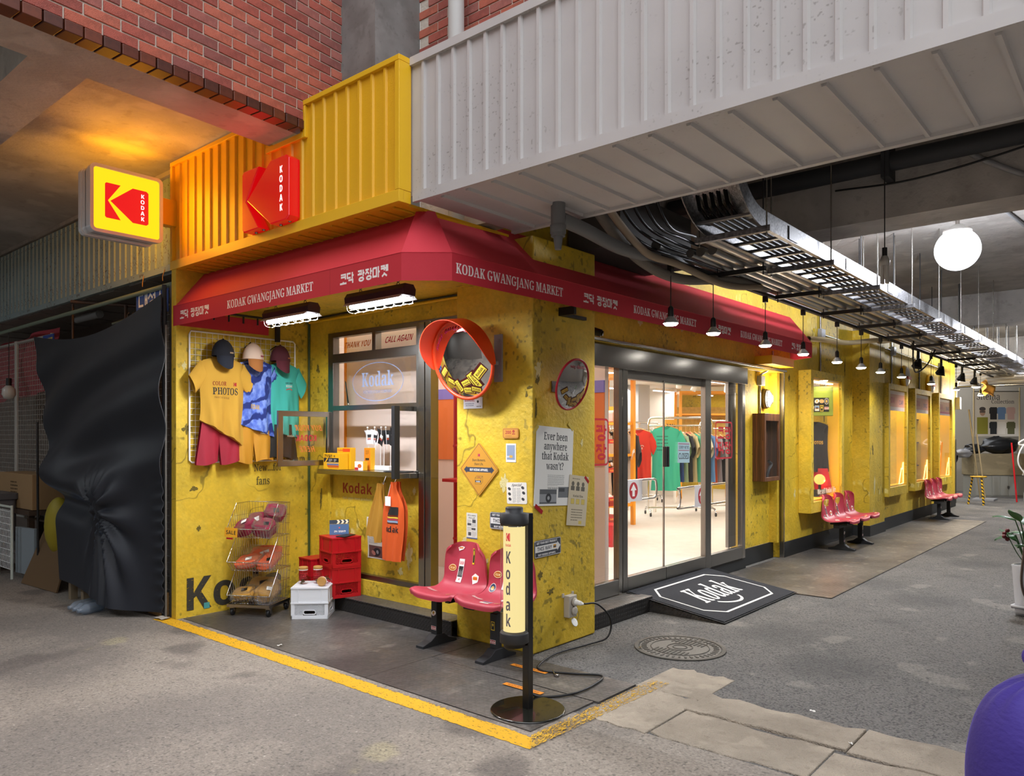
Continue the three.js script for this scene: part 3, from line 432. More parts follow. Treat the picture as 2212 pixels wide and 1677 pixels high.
// ---------------------------------------------------------------- projecting light box sign
{
  const s = T('lightbox_sign', 'glowing yellow light box sign with red emblem on a wall arm', 'sign', null, [-1.561, 3.17, -3.02]);
  const W = 0.51, H = 0.485, ring = (w, h, r, d, z) => { const o = rrect(-w / 2, -h / 2, w, h, r), i = rrect(-w / 2 + 0.022, -h / 2 + 0.022, w - 0.044, h - 0.044, r * 0.6); o.holes.push(i); const g = ext(o, d, 0.003); g.translate(0, H / 2, z); return g; };
  P('frame', [ring(0.56, 0.53, 0.045, 0.05, -0.12), ring(0.545, 0.515, 0.042, 0.07, -0.06), ring(0.545, 0.515, 0.042, 0.05, 0.0), ring(0.56, 0.53, 0.045, 0.05, 0.06)], mat(0xdfe2e8, 0.3, { metalness: 0.15, clearcoat: 0.5 }), s, 'ridged silver frame');
  const tex = canvasTex(512, 488, (g, w, h) => { g.fillStyle = '#ffd21a'; g.fillRect(0, 0, w, h); emblem(g, w * 0.17, h * 0.22, w * 0.66, h * 0.57, '#d8131c', '#ffffff'); });
  const em = mat(0x201800, 0.35, { emissive: 0xffffff, emissiveMap: tex, emissiveIntensity: 1.25 });
  const pf = new THREE.PlaneGeometry(W, H); pf.translate(0, H / 2, 0.1); P('face', pf, em, s, 'glowing yellow face with red emblem'); const pb = pf.clone(); pb.rotateY(PI); P('face', pb, em, s);
  P('arm', bx(0.27, 0.16, -0.04, 0.46, 0.38, 0.05, 0.004), mYellowFlat, s, 'yellow sheet metal arm');
  rectLight(-1.561, 3.41, -2.9, -1.561, 3.41, 0, 0.5, 0.48, 15, 0xffa624, 'lightbox_front_light'); rectLight(-1.561, 3.41, -3.15, -1.561, 3.41, -6, 0.5, 0.48, 12, 0xffa624, 'lightbox_back_light');
  // the translucent case also sheds light on the ceiling above it
  rectLight(-1.561, 3.705, -3.02, -1.561, 5, -3.02, 0.5, 0.2, 14, 0xffa418, 'lightbox_top_light');
}
// ---------------------------------------------------------------- emblem of red acrylic boxes on the fascia
{
  const s = T('emblem_sign', 'red glowing emblem sign of two boxes with white letters on yellow fascia', 'sign', null, [-1.15, 3.05, -1.745]);
  const W = 0.585, H = 0.43, m = mat(0xc60d18, 0.22, { emissive: 0xff1018, emissiveIntensity: 0.32, clearcoat: 0.6 });
  const ex = (p) => { const g = ext(shape(p.map(([x, y]) => [x * W, y * H])), 0.075, 0.008); g.rotateY(FX); return g; };
  P('left_box', ex(EMB_L), m, s); P('right_box', ex(EMB_R.map(([x, y]) => [x, y])), m, s);
  const tex = canvasTex(128, 512, (g, w, h) => { g.clearRect(0, 0, w, h); [...'KODAK'].forEach((c, i) => txt(g, c, w / 2, h * (0.1 + i * 0.2), h * 0.2, '#fff')); });
  const q = new THREE.PlaneGeometry(0.07, 0.33); q.rotateY(FX); q.translate(-0.0845, H / 2, W * 0.86); P('lettering', q, mat(0xffffff, 0.4, { map: tex, transparent: true, emissive: 0xffffff, emissiveMap: tex, emissiveIntensity: 1.2 }), s, 'white glowing upright letters');
  for (const [z, y] of [[0.1, -0.012], [0.2, -0.008], [0.42, -0.012], [0.53, -0.006]]) P('fixing', at(lathe([[0, -0.008], [0.012, -0.006], [0.012, 0.008], [0, 0.01]], 10), -0.03, y, z), mSteel, s);
  rectLight(-1.25, 3.27, -1.45, -3, 3.27, -1.45, 0.5, 0.42, 5, 0xff2a30, 'emblem_light'); rectLight(-1.19, 3.5, -1.4, -1.19, 5, -1.4, 0.06, 0.4, 1.5, 0xff2038, 'emblem_top_light');
}
// ---------------------------------------------------------------- caged fluorescent lamps under the awning
function tubeLamp(z, label) {
  const l = T('fluorescent_lamp', label, 'lamp', null, [-0.8, 2.44, z]);
  P('housing', at(ext(shape([[-0.05, 0.05], [-0.055, 0.09], [-0.035, 0.12], [0.035, 0.12], [0.055, 0.09], [0.05, 0.05]]), 0.62, 0.003), 0, 0, -0.31), mat(0x3a2128, 0.45), l, 'dark brown housing');
  P('reflector', [slab([[-0.05, 0.055, -0.3], [-0.05, 0.055, 0.3], [-0.08, 0.03, 0.3], [-0.08, 0.03, -0.3]], 0.002), slab([[0.05, 0.055, -0.3], [0.08, 0.03, -0.3], [0.08, 0.03, 0.3], [0.05, 0.055, 0.3]], 0.002)], mWhite, l);
  P('tube', [rod([-0.02, 0.03, -0.29], [-0.02, 0.03, 0.29], 0.014, 10), rod([0.02, 0.03, -0.29], [0.02, 0.03, 0.29], 0.014, 10)], glow(0xf4f8ff, 7), l, 'white glowing tubes');
  const w = []; for (let i = 0; i <= 6; i++) { const q = -0.29 + i * 0.0967; w.push(tube([[-0.055, 0.05, q], [-0.045, 0.0, q], [0, -0.012, q], [0.045, 0.0, q], [0.055, 0.05, q]], 0.0025, 10, 4)); } for (const x of [-0.045, 0, 0.045]) w.push(rod([x, x ? 0.0 : -0.012, -0.3], [x, x ? 0 : -0.012, 0.3], 0.0025, 4));
  P('wire_cage', w, mChrome, l); for (const q of [-0.2, 0.2]) P('chain', [...[0, 1, 2, 3].map((i) => at(new THREE.TorusGeometry(0.012, 0.003, 5, 10), 0, 0.135 + i * 0.025, q, i % 2 ? PI / 2 : 0)), rod([0, 0.21, q], [0, 0.25, q], 0.004)], mSteelDark, l);
  rectLight(-0.8, 2.46, z, -0.8, 0, z, 0.1, 0.56, 400, 0xf6f9ff, 'tube_light'); 
}
tubeLamp(-1.79, 'caged twin tube lamp hanging above the basket cart'); tubeLamp(-0.72, 'caged twin tube lamp hanging by the awning corner');

// ---------------------------------------------------------------- convex mirrors on the pillar
function boxPrint(g, w, h, base, ink) { for (const [x, y, s, r] of [[0.2, 0.62, 0.15, -0.6], [0.3, 0.75, 0.13, 0.5], [0.42, 0.82, 0.16, 1.2], [0.56, 0.88, 0.17, 0.05], [0.55, 0.78, 0.15, -0.3], [0.7, 0.76, 0.22, 1.1], [0.8, 0.66, 0.2, -0.7], [0.68, 0.88, 0.14, 0.3]]) { g.save(); g.translate(x * w, y * h); g.rotate(r); const a = s * w, b = a * 0.62; g.fillStyle = base; g.strokeStyle = ink; g.lineWidth = w * 0.012; g.fillRect(-a / 2, -b / 2, a, b); g.strokeRect(-a / 2, -b / 2, a, b); g.fillStyle = ink; g.fillRect(-a / 2, -b / 2, a, b * 0.2); txt(g, 'Kodak', 0, 0, b * 0.4, ink); g.fillRect(-a * 0.4, b * 0.28, a * 0.8, b * 0.1); g.restore(); } }
function convexMirror(label, R, c, yaw, tilt, rimMat, hood, draw) {
  const t = T('convex_mirror', label, 'mirror', null, c); const G = new THREE.Group(); G.name = 'head'; G.rotation.set(tilt, yaw, 0, 'YXZ'); t.add(G);
  const sag = R * 0.2, dome = (k) => grid(24, 24, (u, v) => { const a = u * 2 * PI, r = v * R * 0.965; return [r * Math.cos(a), r * Math.sin(a), sag * (1 - (r / R) ** 2) + k]; });
  P('mirror_face', dome(0), metal(0xe8e8e8, 0.02), G, 'silvered convex glass'); P('rim', [new THREE.TorusGeometry(R, R * 0.045, 10, 48), lathe([[0, -R * 0.1], [R * 0.7, -R * 0.09], [R, 0]], 40).rotateX(PI / 2)], rimMat, G);
  const tex = canvasTex(512, 512, (g, w, h) => { g.clearRect(0, 0, w, h); draw(g, w, h); }), d = dome(0.002), p = d.attributes.position, uv = d.attributes.uv; for (let i = 0; i < p.count; i++) uv.setXY(i, p.getX(i) / R / 2 + 0.5, p.getY(i) / R / 2 + 0.5);
  P('printed_film', d, mat(0xffffff, 0.4, { map: tex, transparent: true, alphaTest: 0.5 }), G, 'printed yellow boxes and lettering on the glass');
  if (hood) P('hood', solid((u, v) => { const a = PI / 2 + lerp(1.75, -1.75, u), k = 1 - Math.pow(Math.abs(u - 0.5) * 2, 4) * 0.75, r = R * (1.02 + 0.05 * v * k); return [r * Math.cos(a), r * Math.sin(a), -0.02 + v * R * 0.62 * k]; }, 40, 6, 0.005).geo, mat(0xe8421a, 0.35), G, 'orange plastic hood');
  return t;
}
{
  const m = convexMirror('large round convex mirror with an orange hood on the pillar', 0.29, [-0.2, 2.11, -0.5], FX, 0.25, mat(0xd6431d, 0.35), true, (g, w, h) => { boxPrint(g, w, h, '#e6d84a', '#4a1410'); g.save(); g.translate(w / 2, h / 2); g.rotate(-1.15); [...'Kodak Gwangjang'].forEach((c) => { txt(g, c, 0, -h * 0.42, h * 0.07, '#a01c4a', { italic: true }); g.rotate(0.115); }); g.restore(); });
  P('bracket', [bx(0.185, -0.16, 0.14, 0.2, 0.19, 0.22, 0.003), rod([0.0, -0.02, 0.02], [0.19, -0.02, 0.18], 0.018, 10), ...[-0.11, 0.14].map((y) => rod([0.18, y, 0.19], [0.175, y, 0.19], 0.014, 8))], mGreyPlastic, m, 'grey wall bracket');
  const n = convexMirror('small round convex mirror with a red rim on the pillar', 0.185, [0.27, 1.925, 0.15], 0, 0.27, mat(0xb0142a, 0.35), false, (g, w, h) => { boxPrint(g, w, h, '#c9a74a', '#4a2410'); txt(g, 'say cheese', w * 0.5, h * 0.14, h * 0.09, '#a01c2a', { font: 'serif' }); });
  P('bracket', [rod([0, 0, 0], [-0.03, -0.01, -0.13], 0.01, 8), bx(-0.06, -0.05, -0.15, 0, 0.03, -0.142)], mSteelDark, n);
}
// ---------------------------------------------------------------- papers and signs on the pillar
sign('diamond_sign', 'orange diamond sign with a black double arrow on the pillar', 'sign', 0.29, 0.29, 0.02, 0.006, canvasTex(512, 512, (g, w, h) => {
  g.fillStyle = '#c98f2c'; g.fillRect(0, 0, w, h); g.strokeStyle = '#3a3020'; g.lineWidth = 5; g.strokeRect(16, 16, w - 32, h - 32); g.translate(w / 2, h / 2); g.rotate(PI / 4);
  emblem(g, -20, -205, 40, 38, '#b02050'); txt(g, 'Share Moments.', 0, -120, 44, '#3a3020', { width: 250 }); txt(g, 'Share Life.', 0, -68, 44, '#3a3020', { width: 170 }); g.fillStyle = '#343a4a'; g.beginPath(); [[-280, 8], [-225, -42], [-225, -24], [225, -24], [225, -42], [280, 8], [225, 58], [225, 40], [-225, 40], [-225, 58]].forEach(([x, y]) => g.lineTo(x, y)); g.fill(); txt(g, 'BUY KODAK APPAREL', 0, 9, 44, '#f2efe8', { width: 340 });
  g.strokeStyle = '#4a4028'; g.lineWidth = 4; g.fillStyle = '#343a4a'; g.strokeRect(-70, 118, 110, 80); g.beginPath(); g.moveTo(-70, 118); g.lineTo(-40, 90); g.lineTo(70, 90); g.lineTo(40, 118); g.moveTo(70, 90); g.lineTo(70, 165); g.lineTo(40, 198); g.stroke(); g.fillRect(-66, 150, 102, 26); txt(g, 'Kodak', -15, 164, 24, '#eee'); txt(g, 'Kodak', 0, 104, 18, '#a02040'); }), [-0.004, 1.303, -0.515], FX, { rz: PI / 4 }).scale.set(0.975, 1, 1);
sign('number_plate', 'small orange plaque with red number on the pillar', 'sign', 0.15, 0.075, 0.015, 0.008, canvasTex(256, 128, (g, w, h) => { g.fillStyle = '#cf9138'; g.fillRect(0, 0, w, h); g.strokeStyle = '#7a4a18'; g.lineWidth = 5; g.strokeRect(12, 12, w - 24, h - 24); txt(g, '200', w * 0.36, h * 0.42, 58, '#a3232a'); hangul(g, '호', w * 0.6, h * 0.2, 56, 54, 9, '#a3232a'); lines(g, 50, 96, 160, 1, 8, '#7a3a20', 5); }), [-0.002, 1.573, -0.203], FX);
sign('photo_card', 'small white card with a blue photo on the pillar', 'paper', 0.095, 0.135, 0.004, 0.0015, canvasTex(128, 192, (g, w, h) => { g.fillStyle = '#e9e9ea'; g.fillRect(0, 0, w, h); g.fillStyle = '#8c9bb4'; g.fillRect(12, 16, w - 24, h - 40); g.fillStyle = '#d9a64a'; g.beginPath(); g.ellipse(64, 134, 24, 14, 0, 0, 7); g.fill(); g.fillStyle = '#c8cbd2'; g.fillRect(12, 128, 32, 16); }), [-0.001, 1.43, -0.204], FX);
sign('warning_sign', 'white warning sign with red heading below the large mirror', 'sign', 0.195, 0.085, 0.003, 0.004, canvasTex(256, 112, (g, w, h) => { g.fillStyle = '#e8ecf2'; g.fillRect(0, 0, w, h); txt(g, 'WARNING', 82, 30, 34, '#b03038', { width: 140 }); txt(g, 'PHOTOGRAPHED OFTEN', 84, 62, 15, '#30466e', { width: 120 }); txt(g, 'AND IN POSSESSION', 84, 80, 15, '#30466e', { width: 110 }); g.fillStyle = '#26262a'; g.beginPath(); g.arc(196, 44, 13, 0, 7); g.fill(); txt(g, 'KEEP IN', 208, 92, 16, '#26262a'); }), [-0.002, 1.803, -0.581], FX);
sign('paper_ad', 'square white advertising sheet with two columns on the pillar', 'paper', 0.19, 0.155, 0.012, 0.001, canvasTex(256, 208, (g, w, h) => { g.fillStyle = '#e4e0d6'; g.fillRect(0, 0, w, h); txt(g, 'Special', w / 2, 26, 34, '#2a2a2a', { font: 'serif', italic: true }); g.fillStyle = '#3a3a3c'; for (const [x, y] of [[20, 50], [20, 100], [24, 150], [190, 40], [200, 90], [190, 150]]) { g.beginPath(); g.ellipse(x + 16, y + 12, 20, 14, 0.4, 0, 7); g.fill(); } lines(g, 76, 56, 46, 18, 8, '#777', 3); lines(g, 132, 56, 46, 18, 8, '#777', 3); }), [-0.001, 1.14, -0.15], FX, { rz: 0.04 });
sign('paper_ad', 'narrow upright advertising sheet low on the pillar', 'paper', 0.112, 0.195, 0.004, 0.001, canvasTex(128, 224, (g, w, h) => { g.fillStyle = '#d8d6cc'; g.fillRect(0, 0, w, h); txt(g, 'Pick a camera.', w / 2, 20, 20, '#333', { font: 'serif', italic: true, width: 100 }); txt(g, 'Pick a gift.', w / 2, 42, 20, '#333', { font: 'serif', italic: true, width: 80 }); g.fillStyle = '#4a4a4c'; for (const [x, y, a, b] of [[70, 56, 40, 30], [12, 90, 44, 20], [60, 130, 48, 18], [20, 168, 36, 30]]) g.fillRect(x, y, a, b); lines(g, 12, 62, 50, 4, 7, '#888', 3); lines(g, 60, 92, 56, 5, 7, '#888', 3); lines(g, 12, 124, 44, 6, 7, '#888', 3); lines(g, 66, 160, 50, 7, 7, '#888', 3); g.fillStyle = '#5a6a90'; g.fillRect(0, h - 10, w, 10); }), [-0.001, 0.87, -0.595], FX);
const arrowTex = canvasTex(512, 208, (g, w, h) => { g.fillStyle = '#343840'; g.fillRect(0, 0, w, h); g.strokeStyle = '#d8d8d8'; g.lineWidth = 6; g.strokeRect(8, 8, w - 16, h - 16); g.fillStyle = '#dcdcda'; g.beginPath(); [[14, 66], [440, 66], [440, 46], [500, 104], [440, 162], [440, 142], [14, 142]].forEach(([x, y]) => g.lineTo(x, y)); g.fill(); txt(g, 'GET YOUR BEST PRODUCT', 236, 36, 36, '#ececec', { width: 400 }); txt(g, 'THIS WAY', 190, 105, 62, '#2c3038', { width: 280 }); txt(g, 'BUY KODAK APPAREL', 236, 176, 34, '#ececec', { width: 340 }); g.fillStyle = '#c98f2c'; g.fillRect(360, 82, 56, 42); g.fillStyle = '#343840'; g.fillRect(360, 100, 56, 16); });
sign('arrow_sign', 'black and white arrow sign on the street face of the pillar', 'sign', 0.31, 0.125, 0.018, 0.005, arrowTex, [-0.003, 0.928, -0.25], FX);
sign('arrow_sign', 'black and white arrow sign on the alley face of the pillar', 'sign', 0.31, 0.125, 0.018, 0.005, arrowTex, [0.165, 0.745, 0.002], 0, { rz: 0.02 });
sign('paper_poster', 'large black and white camera advertisement taped to the pillar', 'poster', 0.45, 0.575, 0, 0.0015, canvasTex(512, 656, (g, w, h) => { g.fillStyle = '#e0e0dd'; g.fillRect(0, 0, w, h); ['Ever been', 'anywhere', 'that Kodak', "wasn't?"].forEach((s, i) => txt(g, s, w * 0.52, 80 + i * 82, 86, '#22252a', { font: 'serif', width: [330, 320, 370, 240][i] })); lines(g, 170, 400, 230, 12, 8, '#777', 3); txt(g, 'Kodak Instamatic cameras', 280, 510, 22, '#333', { font: 'serif', width: 210 }); g.fillStyle = '#55585c'; g.fillRect(70, 520, 230, 120); g.fillStyle = '#8c9094'; g.fillRect(70, 560, 230, 66); g.fillStyle = '#26282c'; g.beginPath(); g.arc(190, 592, 38, 0, 7); g.fill(); g.fillStyle = '#9a9ea2'; g.beginPath(); g.arc(190, 592, 16, 0, 7); g.fill(); g.fillStyle = '#6a6e72'; g.fillRect(320, 500, 150, 90); g.fillStyle = '#3a3d40'; g.fillRect(330, 510, 80, 30); }), [0.245, 1.33, 0.002], 0, { rz: -0.055 });
sign('paper_poster', 'worn beige advertising sheet overlapping the camera poster', 'poster', 0.25, 0.38, 0, 0.0015, canvasTex(256, 388, (g, w, h) => { g.fillStyle = '#c6baa0'; g.fillRect(0, 0, w, h); lines(g, 40, 24, 170, 1, 8, '#6a6250', 6); g.fillStyle = '#5c574c'; for (const x of [50, 118, 186]) { g.beginPath(); g.arc(x, 66, 18, 0, 7); g.fill(); g.fillRect(x - 24, 84, 48, 34); } txt(g, 'Kodak film', w / 2, 160, 24, '#3a362c', { font: 'serif' }); g.fillStyle = '#cdb65a'; for (const x of [36, 106, 176]) g.fillRect(x, 182, 44, 40); g.strokeStyle = '#5a4a20'; for (const x of [36, 106, 176]) g.strokeRect(x, 182, 44, 40); lines(g, 50, 262, 150, 5, 20, '#6a6250', 7); g.fillStyle = '#cdb65a'; g.fillRect(156, 350, 40, 26); }), [0.535, 1.06, 0.005], 0, { rz: -0.12 });
sign('tape_strip', 'dark red tape at the foot of the camera poster', 'tape', 0.1, 0.03, 0, 0.001, null, [0.06, 1.03, 0.004], 0, { rz: -0.6, m: mRedDeep }); sign('tape_strip', 'dark red tape on the beige sheet', 'tape', 0.07, 0.022, 0, 0.001, null, [0.655, 1.215, 0.007], 0, { rz: -0.75, m: mRedDeep });
sign('tape_strip', 'yellow tape on the top left corner of the camera poster', 'tape', 0.08, 0.03, 0, 0.001, null, [0.025, 1.6, 0.004], 0, { rz: 0.8, m: mat(0xc9b040, 0.5) }); sign('tape_strip', 'yellow tape on the top right corner of the camera poster', 'tape', 0.08, 0.03, 0, 0.001, null, [0.45, 1.625, 0.004], 0, { rz: -0.7, m: mat(0xc9b040, 0.5) });
// power outlet with plug
{
  const o = T('power_outlet', 'beige weatherproof power outlet with a plugged cable on the pillar', 'outlet', null, [0.41, 0.2, 0.0]); const mB = mat(0xb7b0a4, 0.5);
  P('box', [bx(-0.05, 0, 0, 0.05, 0.165, 0.055, 0.006), bx(-0.07, 0.15, 0, -0.05, 0.18, 0.01), bx(0.05, 0.15, 0, 0.07, 0.18, 0.01)], mB, o); for (const y of [0.115, 0.05]) P('socket', at(lathe([[0, 0.02], [0.022, 0.02], [0.03, 0.016], [0.032, 0], [0, 0]], 20), 0.005, y, 0.055, 0, PI / 2), mB, o);
  P('plug', [rod([0.005, 0.115, 0.07], [0.01, 0.112, 0.12], 0.022, 14, 0.017), rod([0.01, 0.112, 0.12], [0.014, 0.108, 0.14], 0.012, 10, 0.008)], mWhite, o); P('flap', at(lathe([[0, 0.006], [0.032, 0.005], [0.034, 0], [0, -0.002]], 20), 0.02, -0.04, 0.05, 0, PI / 2 - 0.5), mWhite, o); P('chain', tube([[0.045, 0.05, 0.06], [0.055, 0.01, 0.065], [0.04, -0.03, 0.06]], 0.002, 10, 5), mSteelDark, o);
}
// ---------------------------------------------------------------- stickers for seats and legs
const stickTex = canvasTex(512, 256, (g) => {
  const S2 = (i, f) => { g.save(); g.translate((i % 4) * 128, Math.floor(i / 4) * 128); g.beginPath(); g.rect(2, 2, 124, 124); g.clip(); f(); g.restore(); };
  S2(0, () => { g.fillStyle = '#f3efe8'; g.fillRect(26, 4, 76, 120); txt(g, 'Kodak', 64, 20, 22, '#b8202c'); g.fillStyle = '#2a2a2c'; g.fillRect(32, 34, 64, 56); g.fillStyle = '#8a8a88'; for (let i = 0; i < 5; i++) g.fillRect(36 + i * 12, 50 + (i % 2) * 8, 7, 30); g.fillStyle = '#c0392b'; g.fillRect(58, 98, 14, 12); });
  S2(1, () => { g.fillStyle = '#f4f0ea'; g.beginPath(); g.ellipse(64, 64, 60, 36, -0.2, 0, 7); g.fill(); g.fillStyle = '#b98a2a'; g.beginPath(); g.ellipse(60, 58, 30, 18, -0.2, 0, 7); g.fill(); txt(g, 'Kodak', 64, 84, 26, '#a02030', { font: 'serif', italic: true }); });
  S2(2, () => { g.fillStyle = '#f2d9a0'; g.beginPath(); g.ellipse(64, 64, 58, 34, 0, 0, 7); g.fill(); g.fillStyle = '#b5641c'; g.beginPath(); g.ellipse(64, 64, 50, 27, 0, 0, 7); g.fill(); txt(g, 'FILM', 64, 64, 30, '#f8e4b0'); });
  S2(3, () => { g.fillStyle = '#e8e4da'; g.beginPath(); g.arc(64, 64, 56, 0, 7); g.fill(); g.fillStyle = '#2c3a5a'; g.beginPath(); g.arc(64, 64, 50, 0, 7); g.fill(); g.fillStyle = '#c9a24a'; g.beginPath(); g.arc(64, 64, 26, 0, 7); g.fill(); });
  S2(4, () => { g.fillStyle = '#f4f1ea'; g.beginPath(); [[10, 40], [60, 10], [118, 30], [104, 90], [40, 118]].forEach(([x, y]) => g.lineTo(x, y)); g.fill(); g.fillStyle = '#e08a1e'; g.fillRect(30, 40, 64, 32); txt(g, 'Kodak', 62, 56, 24, '#b8202c'); });
  S2(5, () => { g.fillStyle = '#eeeae2'; g.fillRect(8, 16, 112, 96); g.fillStyle = '#5a8ac0'; g.fillRect(14, 22, 100, 40); g.fillStyle = '#c08a5a'; g.fillRect(14, 62, 100, 22); g.fillStyle = '#4a3020'; g.fillRect(40, 44, 50, 30); });
  S2(6, () => { g.fillStyle = '#e2c12a'; g.fillRect(20, 8, 88, 112); g.fillStyle = '#26262a'; g.fillRect(30, 18, 68, 92); g.fillStyle = '#e2c12a'; g.beginPath(); g.arc(64, 50, 18, 0, 7); g.fill(); });
  S2(7, () => { g.fillStyle = '#f0ece6'; g.fillRect(4, 40, 120, 48); g.fillStyle = '#a0202c'; g.fillRect(8, 44, 112, 40); txt(g, 'Kodak', 64, 64, 34, '#f4f0ea', { font: 'serif', italic: true }); });
});
const mStick = mat(0xffffff, 0.35, { map: stickTex, transparent: true, alphaTest: 0.5 });
function subUV(g, i, nx = 4, ny = 2) { const uv = g.attributes.uv; for (let k = 0; k < uv.count; k++) uv.setXY(k, ((i % nx) + uv.getX(k)) / nx, 1 - (Math.floor(i / nx) + 1 - uv.getY(k)) / ny); return g; }
// moulded seat: local +x is forward, u runs across
const seatProf = new THREE.CatmullRomCurve3([V3(0.245, 0.372, 0), V3(0.24, 0.405, 0), V3(0.19, 0.418, 0), V3(0.05, 0.398, 0), V3(-0.09, 0.395, 0), V3(-0.175, 0.44, 0), V3(-0.215, 0.54, 0), V3(-0.25, 0.68, 0), V3(-0.262, 0.745, 0)]);
const seatF = (u, v) => { const p = seatProf.getPoint(v).multiply(V3(0.85, 1, 1)), s = (u - 0.5) * 2, b = sstep(0.55, 0.95, v), w = lerp(0.228, 0.2, b) * Math.sqrt(Math.max(0, 1 - Math.pow(sstep(0.78, 1, v), 2) * 0.55)) * (v < 0.12 ? lerp(0.9, 1, v / 0.12) : 1), e = s * s * s * s; return [p.x + b * 0.06 * s * s - 0.02 * e * (1 - b), p.y + (1 - b) * (0.03 * e - 0.015 * sstep(0.94, 1, Math.abs(s))) - b * 0.03 * e, s * w]; };
const seat = solid((u, v) => seatF(1 - u, v), 20, 34, 0.016);
const mSeat = mat(0xb23a4b, 0.42, { bumpMap: rep(bumpFine, 0.2), bumpScale: 0.0004 });
const seatStick = [[0, 0.52, 0.72, 0.62, 0.82], [1, 0.25, 0.5, 0.42, 0.54], [4, 0.15, 0.35, 0.62, 0.74], [2, 0.72, 0.9, 0.7, 0.8], [3, 0.78, 0.93, 0.55, 0.68], [6, 0.3, 0.38, 0.78, 0.92], [7, 0.7, 0.92, 0.34, 0.42], [5, 0.3, 0.5, 0.2, 0.32], [4, 0.6, 0.78, 0.86, 0.93], [2, 0.08, 0.24, 0.22, 0.3]];
const stickGeos = seatStick.map(([i, a, b, c, d]) => subUV(grid(4, 4, (s, t) => { const u = lerp(b, a, s), v = lerp(c, d, t), p = seatF(u, v), q = seatF(u, v + 0.01), n = V3(q[0] - p[0], q[1] - p[1], 0).normalize(); return [p[0] + n.y * 0.003, p[1] - n.x * 0.003, p[2]]; }), i));
function benchUnit(label, pos, ry, zs, legs, group) { // zs: seat centres along the beam, local +x forward
  const t = T('seat_bench', label, 'bench', group, pos, ry), z0 = zs[0] - 0.18, z1 = zs[zs.length - 1] + 0.18;
  zs.forEach((z, k) => { const s = P('seat', seat.geo, mSeat, t, 'dusty red moulded plastic seat with stickers'); s.position.z = z; stickGeos.forEach((g, i) => { if ((i * 7 + k * 3) % 10 < 7) P('sticker', g, mStick, s); }); for (const k2 of [-0.1, 0.1]) P('seat_bracket', bx(-0.1, 0.35, z + k2 - 0.02, 0.12, 0.375, z + k2 + 0.02), mBlack, t); });
  P('beam', bx(-0.04, 0.31, z0, 0.04, 0.355, z1, 0.004), mDark, t);
  for (const z of legs) { const l = P('leg', bx(-0.03, 0.05, z - 0.03, 0.03, 0.315, z + 0.03, 0.004), mDark, t); const st = new THREE.PlaneGeometry(0.055, 0.075); st.rotateY(PI / 2); st.translate(0.032, 0.12, z); P('sticker', subUV(st, 7), mStick, l); const s2 = new THREE.PlaneGeometry(0.05, 0.07); s2.rotateY(PI / 2); s2.translate(0.032, 0.23, z); P('sticker', subUV(s2, z > 0 ? 1 : 6), mStick, l); P('foot', [at(ext(shape([[-0.17, 0], [0.17, 0], [0.17, 0.012], [0.09, 0.035], [0.04, 0.07], [-0.04, 0.07], [-0.09, 0.035], [-0.17, 0.012]]), 0.07, 0.004), 0, 0, z - 0.035)], mDark, t); }
  return t;
}
benchUnit('red two seat bench covered in stickers on the steel plate by the pillar', [-0.25, 0.008, -0.4], PI, [0.19, -0.27], [0.32, -0.27]);
// ---------------------------------------------------------------- lamp post with lettered light tube
{
  const t = T('lamp_post', 'standing light tube with vertical lettering on a black pole', 'lamp', null, [-0.874, 0.008, 0.666]);
  P('base', lathe([[0, 0], [0.21, 0], [0.212, 0.004], [0.205, 0.009], [0.03, 0.012], [0, 0.012]], 48), mat(0x15150f, 0.2, { clearcoat: 0.5 }), t, 'glossy black round base plate');
  const A = Math.atan2(0.7611, 0.6486), cx = -0.065, cz = -0.045;
  P('pole', [bx(-0.022, 0.01, -0.022, 0.022, 1.11, 0.022, 0.004)], mat(0x141414, 0.3), t); P('clamp', bx(-0.05, 0.37, -0.035, 0.0, 0.42, 0.0), mBlack, t); P('clamp', bx(-0.05, 1.05, -0.035, 0.0, 1.1, 0.0), mBlack, t);
  for (const y of [0.3, 0.4, 0.46, 1.08]) P('bolt', rod([0.02, y, 0.01], [0.03, y, 0.012], 0.006, 8), mSteel, t);
  P('end_cap', at(lathe([[0, 0.365], [0.06, 0.365], [0.06, 0.385], [0.082, 0.39], [0.082, 0.44], [0.076, 0.45], [0, 0.45]], 40), cx, 0, cz), mDark, t); P('end_cap', at(lathe([[0, 1.045], [0.076, 1.045], [0.082, 1.06], [0.082, 1.11], [0.05, 1.115], [0.05, 1.14], [0.045, 1.146], [0, 1.146]], 40), cx, 0, cz), mDark, t);
  P('glass_tube', at(new THREE.CylinderGeometry(0.078, 0.078, 0.6, 40, 1, true), cx, 0.747, cz), mGlass, t);
  const tex = canvasTex(512, 768, (g, w, h) => { g.fillStyle = '#ffe9a0'; g.fillRect(0, 0, w, h); const x = w * 0.5; emblem(g, x - 28, h * 0.06, 56, 58, '#d8243a', '#f8d890'); txt(g, 'Kodak', x, h * 0.175, 26, '#d8243a'); [...'Kodak'].forEach((c, i) => txt(g, c, x, h * (0.29 + i * 0.15), 122, '#4a4650', { width: 74 })); });
  const lit = new THREE.CylinderGeometry(0.062, 0.062, 0.585, 40, 1, true, 0, PI * 1.25), face = Math.atan2(-0.95, 0.1); lit.rotateY(face - PI * 0.625); P('light_panel', at(lit, cx, 0.747, cz), mat(0x2a2412, 0.5, { emissive: 0xffffff, emissiveMap: tex, emissiveIntensity: 0.95 }), t, 'glowing cream panel with dark letters');
  rectLight(-0.874 + cx - 0.07, 0.755, 0.666 + cz + 0.02, -3, 0.755, 1.0, 0.1, 0.55, 6, 0xffe0a0, 'lamp_post_light');
}
